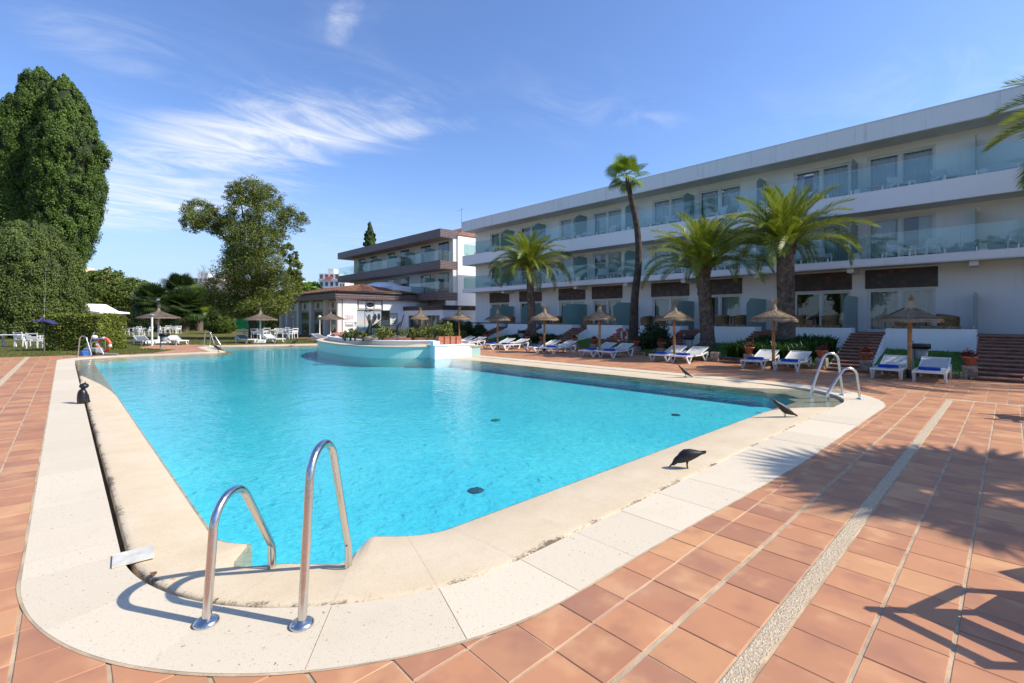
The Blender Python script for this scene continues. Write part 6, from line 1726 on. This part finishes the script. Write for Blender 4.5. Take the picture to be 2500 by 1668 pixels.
def palm(loc, h, rt, rb, L, n, label, lean=(0, 0), el=(84, 0), seed=1, boots=1.0):
    r = random.Random(seed)
    t = thing('palm_tree', label, 'palm tree', loc)
    pts = [Vector((lean[0] * s ** 1.5, lean[1] * s ** 1.5, -0.15 + (h + 0.15) * s)) for s in [i / 10 for i in range(11)]]
    rads = [rb * 1.18, rb * 1.0, rb * 0.9] + [rb * 0.86 + (rt - rb * 0.86) * i / 7 for i in range(8)]
    MB().tube(pts, rads, 18).build('trunk', M['trunk'], t)
    # leaf-base scars on the trunk
    m = MB(); rows = int(h / 0.075)
    for j in range(rows):
        s = j / rows; f = s * 10; i = min(int(f), 9); c = pts[i].lerp(pts[i + 1], f - i); rad = rads[i] + (rads[min(i + 1, 10)] - rads[i]) * (f - i)
        k = 13
        for q in range(k):
            a = 2 * math.pi * (q + 0.5 * (j % 2) + r.uniform(-0.08, 0.08)) / k; d = Vector((math.cos(a), math.sin(a), 0)); sd = Vector((-d.y, d.x, 0)); w = math.pi * rad / k * 1.05
            b = c + d * (rad * 0.985); pr = 0.018 + 0.012 * r.random()
            m.add([b - sd * w, b + Vector((0, 0, -0.05)), b + sd * w, b + d * pr + Vector((0, 0, 0.045)), b + Vector((0, 0, 0.06))], [(0, 1, 3), (1, 2, 3), (2, 4, 3), (4, 0, 3)])
    m.build('bark_scales', M['trunk'], t, kind='stuff')
    top = pts[-1]; m = MB()
    for j in range(int(70 * boots)):
        a = j * 2.4; z = -0.38 + 0.62 * (j / 70); rad = rt * (1.02 + 0.25 * max(0, math.sin((z + 0.4) * 4))); d = Vector((math.cos(a), math.sin(a), 0)); sd = Vector((-d.y, d.x, 0)); b = top + Vector((0, 0, z)) + d * rad * 0.8
        m.add([b - sd * 0.055, b + sd * 0.055, b + sd * 0.035 + d * 0.12 + Vector((0, 0, 0.13)), b - sd * 0.035 + d * 0.12 + Vector((0, 0, 0.13)), b + d * 0.02 + Vector((0, 0, 0.14))], [(0, 1, 2, 3), (3, 2, 4), (0, 3, 4), (1, 4, 2)])
    m.lathe([(rt * 0.9, -0.4), (rt * 1.15, 0.0), (rt * 0.9, 0.35), (0.05, 0.5)], 14, top.to_tuple()); m.build('leaf_boots', M['boot'], t)
    for i in range(n):
        f = (i + 0.5) / n; e = R(el[0] + (el[1] - el[0]) * f ** 0.85 + r.uniform(-5, 5)); az = i * 2.39996 + r.uniform(-0.2, 0.2)
        v = min(len(FR) - 1, max(0, int(f * 3.2 + r.uniform(0, 1.6)))); sc = L / 2.8 * (0.72 + 0.28 * min(1, f * 2.2)) * r.uniform(0.9, 1.08)
        o = ob('frond', FR[v], None, t, (top + Vector((math.cos(az), math.sin(az), 0)) * rt * 0.4 + Vector((0, 0, 0.25 - 0.3 * f))).to_tuple())
        o.rotation_mode = 'XYZ'; o.rotation_euler = (r.uniform(-0.35, 0.35), -e, az); o.scale = (sc,) * 3
    return t
def pz(X, y): return bank_z(X, y) - 0.02
y = onX(1299, 21.5); palm((21.5, y, pz(21.5, y)), 4.65, 0.20, 0.30, 2.9, 56, 'date palm with round full crown rising from the flowering bed', (-0.15, 0.1), (88, 6), 3)
y = onX(1728, 21.0); palm((21.0, y, pz(21.0, y)), 3.55, 0.25, 0.34, 3.0, 50, 'short date palm with upright fronds and scaly bulging trunk', (-0.1, 0.18), (89, 22), 5)
y = onX(1920, 21.2); palm((21.2, y, pz(21.2, y)), 4.3, 0.31, 0.36, 2.85, 52, 'large date palm with widest arching crown above the strap-leaf bed', (0, 0.05), (87, 18), 8)
palm((21.0, -2.8, 0.3), 6.5, 0.34, 0.42, 3.5, 50, 'date palm at the hotel end whose fronds reach over the balcony', (0, 0), (86, 5), 12)
# ---- fan palms
def fan_mesh(mat, seg=24, fold=0.25, rad=0.8, pet=0.7, droop=0.35):
    V = []
    V.append([(0, -0.014, 0), (pet, -0.010, 0), (pet, 0.010, 0), (0, 0.014, 0)])
    for k in range(seg):
        a = R(-120 + 240 * k / (seg - 1)); rr = rad * (0.72 + 0.28 * math.cos(a * 0.55))
        d = Vector((math.cos(a), math.sin(a), 0)); s = Vector((-d.y, d.x, 0)) * rr * 0.06; zz = fold * (0.5 - abs(a) / 4.2)
        b = Vector((pet, 0, 0)); mid = b + d * rr * 0.62 + Vector((0, 0, zz * 0.25 + 0.012 * (-1) ** k)); tip = b + d * rr + Vector((0, 0, -droop * rr * (0.35 + 0.3 * random.random())))
        V.append([b, mid - s, tip, mid + s])
    o = quads('fan', np.array([[tuple(p) for p in q] for q in V]), None); me = o.data; bpy.data.objects.remove(o); me.materials.append(mat); return me
FB = [fan_mesh(M['fan'], droop=d) for d in (0.15, 0.4, 0.6)]; FD = [fan_mesh(M['dfan'], droop=d) for d in (0.1, 0.3, 0.45)]
def fanpalm(loc, pts, rads, n, sc, label, fans, el=(85, -45), seed=1, trunkmat=None, name='fan_palm'):
    r = random.Random(seed); t = thing(name, label, 'palm tree', loc)
    MB().tube(catmull3(pts, 4), list(np.interp(np.linspace(0, len(rads) - 1, (len(pts) - 1) * 4 + 1), range(len(rads)), rads)), 12).build('trunk', trunkmat or M['trunk'], t)
    top = Vector(pts[-1]); m = MB()
    for j in range(40):
        a = j * 2.4; z = -0.7 + 0.75 * j / 40; d = Vector((math.cos(a), math.sin(a), 0)); sd = Vector((-d.y, d.x, 0)); b = top + Vector((0, 0, z)) + d * rads[-1] * 0.9
        m.add([b - sd * 0.03, b + sd * 0.03, b + d * 0.05 + Vector((0, 0, 0.13))], [(0, 1, 2)])
    m.build('leaf_boots', M['boot'], t)
    for i in range(n):
        f = (i + 0.5) / n; e = R(el[0] + (el[1] - el[0]) * f + r.uniform(-8, 8)); az = i * 2.39996 + r.uniform(-0.2, 0.2)
        o = ob('fan', fans[min(2, int(f * 3))], None, t, top.to_tuple()); o.rotation_euler = (r.uniform(-0.5, 0.5), -e, az); o.scale = (sc * r.uniform(0.85, 1.1),) * 3
    return t
y = onX(1545, 21.5); z0 = pz(21.5, y)
sh = RT * -0.30
fanpalm((21.5, y, z0), [(0, 0, -0.1), (0.06, 0, 0.6), (RT.x * 0.1, RT.y * 0.1, 2.5), (RT.x * 0.30, RT.y * 0.30, 4.4), (RT.x * 0.22, RT.y * 0.22, 6.2), (sh.x * 0.45, sh.y * 0.45, 7.9), (sh.x, sh.y, 8.85)], [0.33, 0.25, 0.20, 0.18, 0.16, 0.13, 0.11], 17, 0.88, 'tall thin fan palm with a bent trunk topping the hotel roof', FB, (82, -40), 4, M['bark'])
# palm beyond the frame whose crown shades the near deck
fanpalm((9.85, -4.3, 0.0), [(0, 0, -0.1), (0.1, 0, 1.5), (0.05, 0.05, 3.2), (0, 0, 4.9)], [0.28, 0.22, 0.18, 0.15], 34, 1.25, 'fan palm standing beside the near deck and shading the tiles', FB, (80, -45), 21, M['bark'])
# fan palm clump at the lawn end
for px, d, h, n, sc, lab in [(372, 62, 4.1, 60, 1.75, 'bushy fan palm with brown skirt behind the hedge'), (452, 60, 3.2, 70, 1.9, 'dark spreading fan palm over the lawn tables'), (440, 65, 5.5, 55, 1.8, 'tallest fan palm of the clump behind the lawn'), (486, 64, 3.8, 50, 1.7, 'pale fan palm at the right of the clump')]:
    x, y, z = D(px, d); fanpalm((x, y, -0.03), [(0, 0, -0.1), (0.1, 0, h * 0.5), (0.0, 0.1, h)], [0.45, 0.4, 0.35], n, sc, lab, FD if 'pale' not in lab else FB, (85, -60), px)

# ---- cypresses, hedges, trees
def cone_tree(name, label, loc, prof, leafn, size, mat, lump=0.16, seed=1, cat='tree'):
    """prof: list of (z, cx, cy, rx, ry). Foliage shell with lumps over a dark twig core, short trunk."""
    t = thing(name, label, cat, loc)
    z = np.array([p[0] for p in prof]); A = np.array(prof)
    rg = np.random.default_rng(seed)
    n = leafn
    # clumps first
    K = max(60, n // 110); zi = rg.uniform(0, 1, K * 3)
    rr = np.interp(zi * (z[-1] - z[0]) + z[0], z, A[:, 3]); keep = rg.uniform(0, rr.max(), K * 3) < rr + 0.15 * rr.max(); zi = zi[keep][:K]; K = len(zi)
    zz = zi * (z[-1] - z[0]) + z[0]; a = rg.uniform(0, 2 * np.pi, K)
    cx = np.interp(zz, z, A[:, 1]); cy = np.interp(zz, z, A[:, 2]); rx = np.interp(zz, z, A[:, 3]); ry = np.interp(zz, z, A[:, 4])
    f = rg.uniform(0.82, 0.97, K) * (1 + 0.07 * np.sin(3 * a + zz * 0.55) * np.sin(zz * 1.1 + 2 * a))
    C = np.stack([cx + rx * f * np.cos(a), cy + ry * f * np.sin(a), zz], 1)
    per = n // K; srad = lump * (0.35 * np.mean(A[:, 3]) + 0.65 * rx[:, None]) * rg.uniform(0.6, 1.4, (K, 1))
    q = unit(rg.normal(size=(K * per, 3))) * rg.uniform(0.2, 1.0, (K * per, 1)) ** 0.5
    q = q * np.array([0.8, 0.8, 1.35])
    P = np.repeat(C, per, 0) + q * np.repeat(srad, per, 0)
    N = q + 0.9 * np.repeat(np.stack([np.cos(a), np.sin(a), np.full(K, 0.35)], 1), per, 0)
    quads('crown', leafquads(P, size, N, 0.55, 0.8, np.tile([0, 0, 1.0], (len(P), 1)) + 0.8 * q, 0.5), mat, t)
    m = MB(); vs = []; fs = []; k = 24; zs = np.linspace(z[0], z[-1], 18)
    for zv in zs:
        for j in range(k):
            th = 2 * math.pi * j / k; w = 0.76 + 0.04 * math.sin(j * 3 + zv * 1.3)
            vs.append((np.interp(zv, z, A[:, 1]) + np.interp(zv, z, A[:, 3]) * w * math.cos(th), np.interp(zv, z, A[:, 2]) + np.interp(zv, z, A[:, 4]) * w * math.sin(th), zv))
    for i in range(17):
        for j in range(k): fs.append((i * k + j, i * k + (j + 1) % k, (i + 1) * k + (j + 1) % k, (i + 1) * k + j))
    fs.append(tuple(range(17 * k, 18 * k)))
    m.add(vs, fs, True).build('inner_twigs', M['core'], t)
    MB().tube([(A[0, 1], A[0, 2], -0.2), (A[0, 1], A[0, 2], z[0] + 1.0)], 0.35, 10).build('trunk', M['bark'], t)
    return t
def px_prof(rows, d, px0):
    """silhouette rows (y_pixel, left_px, right_px) at distance d -> profile along the view's right axis"""
    out = []
    for y_, l, r_ in sorted(rows, key=lambda q: -q[0]):
        z = max(Zat(y_, d), 0.05); c = ((l + r_) / 2 - px0) * d / FPX; w = (r_ - l) / 2 * d / FPX
        out.append((z, RT.x * c, RT.y * c, w, w))
    return out
dC = 47
def at0(px, d): x, y, z = D(px, d); return (x, y, -0.02)
cone_tree('cypress_tree', 'tall broad dark green cypress with the lower of two pointed tops', at0(150, dC), px_prof([(815, 60, 178), (700, 70, 184), (640, 75, 190), (616, 80, 208), (571, 85, 218), (504, 90, 228), (461, 95, 243), (430, 98, 244), (403, 100, 232), (385, 102, 250), (358, 105, 250), (334, 108, 228), (289, 114, 215), (241, 126, 200), (207, 138, 178), (192, 148, 166), (184, 155, 159)], dC, 150), 210000, 0.165, M['cypress'], 0.15, 3)
cone_tree('cypress_tree', 'tall broad dark green cypress with the higher pointed top', at0(80, dC + 1), px_prof([(815, -40, 140), (600, -35, 148), (400, -15, 155), (327, 8, 152), (298, 19, 148), (260, 30, 145), (231, 54, 138), (195, 66, 128), (178, 76, 116), (166, 94, 102)], dC + 1, 80), 210000, 0.165, M['cypress'], 0.15, 4)
cone_tree('cypress_tree', 'low rounded olive-green cypress in front of the two tall ones', at0(75, dC - 5), px_prof([(818, -35, 172), (740, -38, 180), (690, -36, 180), (650, -28, 174), (615, -16, 158), (580, 8, 134), (556, 30, 112), (546, 52, 92)], dC - 5, 75), 170000, 0.155, M['cypress2'], 0.14, 5)
cone_tree('cypress_tree', 'slim pointed cypress behind the brown building roof', at0(903, 75), px_prof([(790, 885, 921), (620, 886, 920), (590, 887, 920), (570, 892, 916), (552, 897, 910), (541, 901, 905)], 75, 903), 9000, 0.35, M['cypress'], 0.2, 6)

def hedge_box(name, label, loc, size, rz, n, leaf, mat, wob=0.05):
    t = thing(name, label, 'hedge', loc, rz); sx, sy, sz = size
    MB().box(-sx / 2 + 0.12, sx / 2 - 0.12, -sy / 2 + 0.12, sy / 2 - 0.12, 0.05, sz - 0.12).build('inner_twigs', M['core'], t)
    ar = np.array([sy * sz, sy * sz, sx * sz, sx * sz, sx * sy]); pk = rng.choice(5, n, p=ar / ar.sum())
    u, v = rng.uniform(-0.5, 0.5, n), rng.uniform(-0.5, 0.5, n); P = np.zeros((n, 3)); N = np.zeros((n, 3))
    for k, (ax, sg) in enumerate([(0, -1), (0, 1), (1, -1), (1, 1)]):
        mk = pk == k; o = 1 - ax; S = (sx, sy)
        P[mk, ax] = sg * S[ax] / 2; P[mk, o] = u[mk] * S[o]; P[mk, 2] = (v[mk] + 0.5) * sz; N[mk, ax] = sg; N[mk, 2] = 0.4
    mk = pk == 4; P[mk, 0] = u[mk] * sx; P[mk, 1] = v[mk] * sy; P[mk, 2] = sz; N[mk, 2] = 1
    wv = wob * np.sin(P[:, 0] * 3.1 + P[:, 2] * 2.3) * np.cos(P[:, 1] * 2.7 + P[:, 2] * 3.3)
    P += N * (wv[:, None] + rng.normal(-0.05, 0.06, (n, 1))); P[:, 2] = np.maximum(P[:, 2], 0.03)
    quads('leaves', leafquads(P, leaf, N, 0.6, 1.1), mat, t)
    return t
x, y, z = G(172, 856)
ax_ = math.atan2(*(Vector(G(240, 853)[:2]) - Vector(G(100, 856)[:2])).yx)
hedge_box('clipped_hedge', 'square clipped hedge block with browning leaves by the far ladder', (x + FW.x * 0.9, y + FW.y * 0.9, -0.02), (2.75, 1.9, 1.86), VR + 0.02, 26000, 0.085, M['hedge'])
for a, b, lab, hh in [(225, 412, 'long clipped dark hedge behind the lawn tables', 3.35), (412, 566, 'clipped dark hedge between the fan palms and the gate', 3.3), (650, 712, 'clipped hedge between the green gate and the restaurant', 3.2)]:
    p0, p1 = Vector(D(a, 69)), Vector(D(b, 69)); c = (p0 + p1) / 2; L = (p1 - p0).length
    hedge_box('clipped_hedge', lab, (c.x, c.y, -0.02), (L, 1.5, hh), VR, int(L * 900), 0.17, M['darkhedge'], 0.1)
def bush(name, label, loc, ells, dens, per, leaf, mat, sub=0.35, cat='shrub', group=None, asp=0.55, core=True):
    t = thing(name, label, cat, loc, 0, group); P, N = crown_pts(ells, dens, sub, per)
    P[:, 2] = np.maximum(P[:, 2], 0.02)
    quads('leaves', leafquads(P, leaf, N, asp, 1.0), mat, t)
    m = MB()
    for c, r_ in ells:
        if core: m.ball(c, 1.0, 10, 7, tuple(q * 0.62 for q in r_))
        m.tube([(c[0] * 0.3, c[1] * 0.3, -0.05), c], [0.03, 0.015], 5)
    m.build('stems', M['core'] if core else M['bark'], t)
    return t
x, y, z = D(537, 53); bush('round_bush', 'big dark rounded bush before the green gate', (x, y, -0.02), [((0, 0, 1.3), (1.45, 1.3, 1.5)), ((0.6, -0.3, 0.9), (0.9, 0.9, 1.0))], 9, 90, 0.15, M['darkhedge'], 0.25)
# feature tree
dT = 39.4; ox, oy, oz = D(618, dT)
t = thing('feathery_tree', 'large feathery olive-green tree with dark trunk beside the lawn parasol', 'tree', (ox, oy, -0.02))
BL = [(612, 465, 46, 32), (640, 480, 42, 34), (585, 478, 28, 28), (492, 520, 40, 30), (530, 545, 48, 28), (470, 548, 24, 22), (565, 560, 42, 30), (600, 525, 40, 40), (660, 540, 48, 42), (700, 528, 36, 34), (640, 590, 62, 44), (590, 610, 48, 44), (690, 590, 24, 30), (560, 640, 42, 40), (615, 665, 64, 50), (670, 650, 44, 44), (560, 700, 48, 42), (620, 715, 70, 44), (680, 705, 48, 48), (600, 755, 54, 20), (660, 752, 58, 22), (725, 690, 14, 34), (540, 735, 34, 22)]
ells = []
for i, (px, py, rx, ry) in enumerate(BL):
    dd = random.uniform(-1.6, 1.6) * (1 if rx > 35 else 0.5); c = RT * ((px - 618) * dT / FPX) + FW * dd
    ells.append(((c.x, c.y, Zat(py, dT)), (rx * dT / FPX, rx * dT / FPX * 1.05, ry * dT / FPX)))
P, N = crown_pts(ells, 3.2, 0.34, 60, 0.7)
quads('crown', leafquads(P, 0.19, N, 0.26, 1.1), M['oak'], t)
tr = MB()
def RTz(px, py, dd=0.0): c = RT * ((px - 618) * dT / FPX) + FW * dd; return (c.x, c.y, Zat(py, dT) + 0.02)
tr.tube(catmull3([RTz(619, 829), RTz(618, 800), RTz(616, 760), RTz(625, 700), RTz(632, 640), RTz(640, 580), RTz(628, 520), RTz(618, 470)], 4), list(np.interp(np.linspace(0, 7, 29), range(8), [0.42, 0.33, 0.30, 0.26, 0.2, 0.15, 0.09, 0.04])), 12)
for p in ([(625, 690), (590, 640), (555, 590), (520, 550), (488, 525)], [(630, 640), (665, 590), (690, 550), (702, 525)], [(638, 585), (600, 545), (590, 490)], [(618, 745), (570, 720), (545, 690)], [(622, 720), (665, 700), (690, 690)], [(634, 610), (615, 570), (600, 530)]):
    tr.tube(catmull3([RTz(*q, random.uniform(-0.4, 0.4)) for q in p], 3), list(np.interp(np.linspace(0, 1, (len(p) - 1) * 3 + 1), [0, 1], [0.14, 0.03])), 8)
tr.build('trunk', M['bark'], t)
# background broadleaf trees
def bgtree(label, px, d, blobs, dens, per, leaf, mat, asp=0.6, name='broadleaf_tree', sub=0.3):
    x, y, z = D(px, d); t = thing(name, label, 'tree', (x, y, -0.03)); e = []
    for (bx_, by_, rx, ry) in blobs:
        c = RT * ((bx_ - px) * d / FPX) + FW * random.uniform(-1.5, 1.5); e.append(((c.x, c.y, Zat(by_, d)), (rx * d / FPX, rx * d / FPX, ry * d / FPX)))
    P, N = crown_pts(e, dens, sub, per, 0.7); P[:, 2] = np.maximum(P[:, 2], 0.3)
    quads('crown', leafquads(P, leaf, N, asp, 1.0), mat, t)
    m = MB(); top = e[0][0]
    m.tube(catmull3([(0, 0, -0.1), (0.1, 0.1, top[2] * 0.4), (top[0] * 0.5, top[1] * 0.5, top[2] * 0.75), top], 3), list(np.interp(np.linspace(0, 3, 10), range(4), [0.35, 0.26, 0.2, 0.08])), 8)
    for c, r_ in e[1:]: m.tube([(0.1, 0.1, top[2] * 0.4), (c[0] * 0.6, c[1] * 0.6, c[2] * 0.85), c], [0.16, 0.1, 0.04], 6)
    m.build('trunk', M['bark'], t); return t
bgtree('broad leafy tree with reddish seed heads above the hedge', 275, 82, [(275, 690, 42, 32), (232, 715, 50, 34), (300, 725, 62, 34), (345, 715, 30, 28), (200, 740, 40, 30), (260, 750, 70, 26)], 1.1, 60, 0.38, M['broad'])
bgtree('broad leafy tree just left of the fan palm clump', 330, 86, [(330, 705, 30, 26), (362, 725, 26, 26), (325, 740, 50, 26)], 1.1, 60, 0.38, M['broad'])
bgtree('bright green leafy tree between the big tree and the restaurant roof', 757, 75, [(757, 702, 22, 14), (735, 705, 22, 18), (775, 712, 14, 12), (745, 725, 34, 16)], 3, 50, 0.35, M['bright'])
bgtree('leafy tree standing behind the feathery tree', 712, 62, [(712, 620, 16, 26), (722, 650, 16, 30), (706, 690, 26, 36), (720, 740, 40, 28)], 2.0, 50, 0.3, M['oak'], 0.4)
bgtree('dark leafy trees rising behind the green gate', 600, 90, [(600, 745, 46, 22), (650, 735, 46, 26), (560, 750, 30, 18)], 1.2, 60, 0.4, M['broad'])
bgtree('dark tree edge behind the tall cypress', -25, 70, [(-25, 590, 34, 70), (-20, 700, 50, 60)], 0.8, 60, 0.4, M['broad'])
# bare tree
x, y, z = D(522, 74); t = thing('bare_tree', 'bare grey leafless tree before the cream gable', 'tree', (x, y, -0.03)); m = MB()
def branch(p, d, L, r, lv):
    q = p + d * L; m.tube([p, p + d * L * 0.5 + Vector((random.uniform(-.06, .06), random.uniform(-.06, .06), 0)) * L, q], [r, r * 0.8, r * 0.6], 5)
    if lv > 0:
        for k in range(3):
            nd = (d + Vector((random.uniform(-.7, .7), random.uniform(-.7, .7), random.uniform(-0.1, .6)))).normalized(); branch(q, nd, L * random.uniform(0.6, 0.85), r * 0.6, lv - 1)
branch(Vector((0, 0, 0)), Vector((0, 0, 1)), 3.0, 0.16, 5)
m.build('branches', M['greytwig'], t)
P = rng.normal(0, 1, (900, 3)) * np.array([1.1, 1.1, 0.9]) + np.array([0, 0, 4.6]); quads('blossom', leafquads(P, 0.22, None, 0.6), M['greytwig'], t)

# ---- planting on the banks
def strapbed(label, x0, x1, y0, y1, n, h, mat=None, wdt=0.03):
    t = thing('strap_leaf_bed', label, 'plants', ((x0 + x1) / 2, (y0 + y1) / 2, 0.1)); V = []
    for i in range(n):
        x = random.uniform(x0, x1); y = random.uniform(y0, y1); z = bank_z(x, y) - 0.1; k = random.randint(5, 8); hh = h * random.uniform(0.6, 1.15)
        for j in range(k):
            a = random.uniform(0, 6.28); o = random.uniform(0.15, 0.6) * hh; d = Vector((math.cos(a), math.sin(a), 0)); s = Vector((-d.y, d.x, 0)) * wdt
            b = Vector((x - (x0 + x1) / 2, y - (y0 + y1) / 2, z)); md = b + d * o * 0.35 + Vector((0, 0, hh * 0.7)); tp = b + d * o + Vector((0, 0, hh * random.uniform(0.75, 1.05)))
            V.append([b - s * 0.6, md - s, md + s, b + s * 0.6]); V.append([md - s, tp - s * 0.1, tp + s * 0.1, md + s])
    quads('leaves', np.array(V), mat or M['strap'], t); return t
strapbed('dense bed of dark strap-leaved plants around the widest palm', 18.4, 22.6, 4.9, 7.5, 1300, 0.62)
strapbed('small flowering green bed around the round-crowned palm trunk', 20.4, 22.8, 19.9, 22.6, 420, 0.42)
strapbed('low green bed at the parasol before the frosted screens', 20.6, 23.4, 18.7, 19.6, 120, 0.4)
def bankbush(px, X, w, h, label, mat=M['shrub'], n=1.0):
    y = onX(px, X); return bush('garden_shrub', label, (X, y, bank_z(X, y) - 0.03), [((0, 0, h * 0.5), (w, w, h * 0.5)), ((w * 0.4, -w * 0.4, h * 0.35), (w * 0.6, w * 0.6, h * 0.4))], 14 * n, 60, 0.085, mat, 0.35)
bankbush(1600, 21.3, 0.62, 1.25, 'dark leafy shrub right of the thin palm trunk'); bankbush(1572, 20.6, 0.55, 0.8, 'low dark shrub before the thin palm trunk'); bankbush(1622, 20.2, 0.35, 0.6, 'small green shrub beside the stairs by the black bin')
bankbush(1502, 19.9, 0.42, 0.38, 'low yellowish shrub under the red life ring', M['hedge']); bankbush(1541, 20.3, 0.36, 0.5, 'low shrub at the foot of the thin palm', M['hedge'])
bankbush(1170, 21.5, 0.55, 1.1, 'round dark bush by the stairs at the entrance block'); bankbush(1131, 20.8, 0.75, 1.35, 'large round dark bush behind the parasol by the entrance'); bankbush(1095, 21.5, 0.9, 1.5, 'broad dark bush at the entrance block corner'); bankbush(1128, 20.3, 0.5, 0.7, 'small brownish shrub before the large round bush', M['hedge'])
# ---- planter island shrubs
for i, (px, w, h, lab) in enumerate([(842, 0.18, 0.35, 'sparse twiggy shrub at the tip of the planter island'), (855, 0.30, 0.75, 'tall pale shrub near the tip of the planter island'), (866, 0.22, 0.55, 'thin reddish shrub beside the pale island shrub'), (886, 0.36, 0.62, 'full green shrub left of the spread-wing sculpture'), (899, 0.26, 0.5, 'small green shrub at the foot of the spread-wing sculpture'), (927, 0.38, 0.75, 'leafy shrub right of the spread-wing sculpture'), (943, 0.36, 0.7, 'rounded shrub in the middle of the planter island'), (957, 0.30, 0.65, 'shrub just left of the long-necked sculpture'), (997, 0.42, 0.72, 'wide shrub right of the long-necked sculpture'), (1012, 0.34, 0.6, 'reddish shrub before the glass entrance'), (1032, 0.45, 0.75, 'large yellow-green shrub before the glass entrance'), (1062, 0.42, 0.85, 'yellow-green shrub over the white pier'), (1088, 0.45, 0.95, 'tallest yellow-green shrub at the terracotta planters')]):
    x, y, z = G(px, 829, 0.72)
    w *= 0.78; h *= 0.74
    bush('planter_shrub', lab, (x, y, 0.70), [((0, 0, h * 0.55), (w, w, h * 0.5)), ((w * 0.3, -w * 0.2, h * 0.75), (w * 0.5, w * 0.5, h * 0.35))], 20, 16 if 'sparse' in lab or 'thin' in lab else 26, 0.085, M['yshrub'], 0.45, core=False)
# ---- trees on the other side of the garden: they stand behind the viewer and show in the window glass
for i, (x, y, h) in enumerate([(-18, -10, 9), (-24, 2, 11), (-22, 14, 10), (-26, 24, 12), (-10, -20, 10), (4, -26, 9), (-30, 36, 11)]):
    t = thing('garden_tree', 'round leafy garden tree on the far side of the grounds', 'tree', (x, y, -0.03), 0, 'garden trees across the grounds')
    P, N = crown_pts([((0, 0, h * 0.62), (h * 0.34, h * 0.34, h * 0.36)), ((h * 0.15, 0, h * 0.45), (h * 0.25, h * 0.25, h * 0.22))], 0.5, 0.3, 60)
    quads('crown', leafquads(P, 0.5, N, 0.6), M['broad'], t); MB().tube([(0, 0, -0.1), (0, 0.1, h * 0.6)], [0.35, 0.15], 8).build('trunk', M['bark'], t)
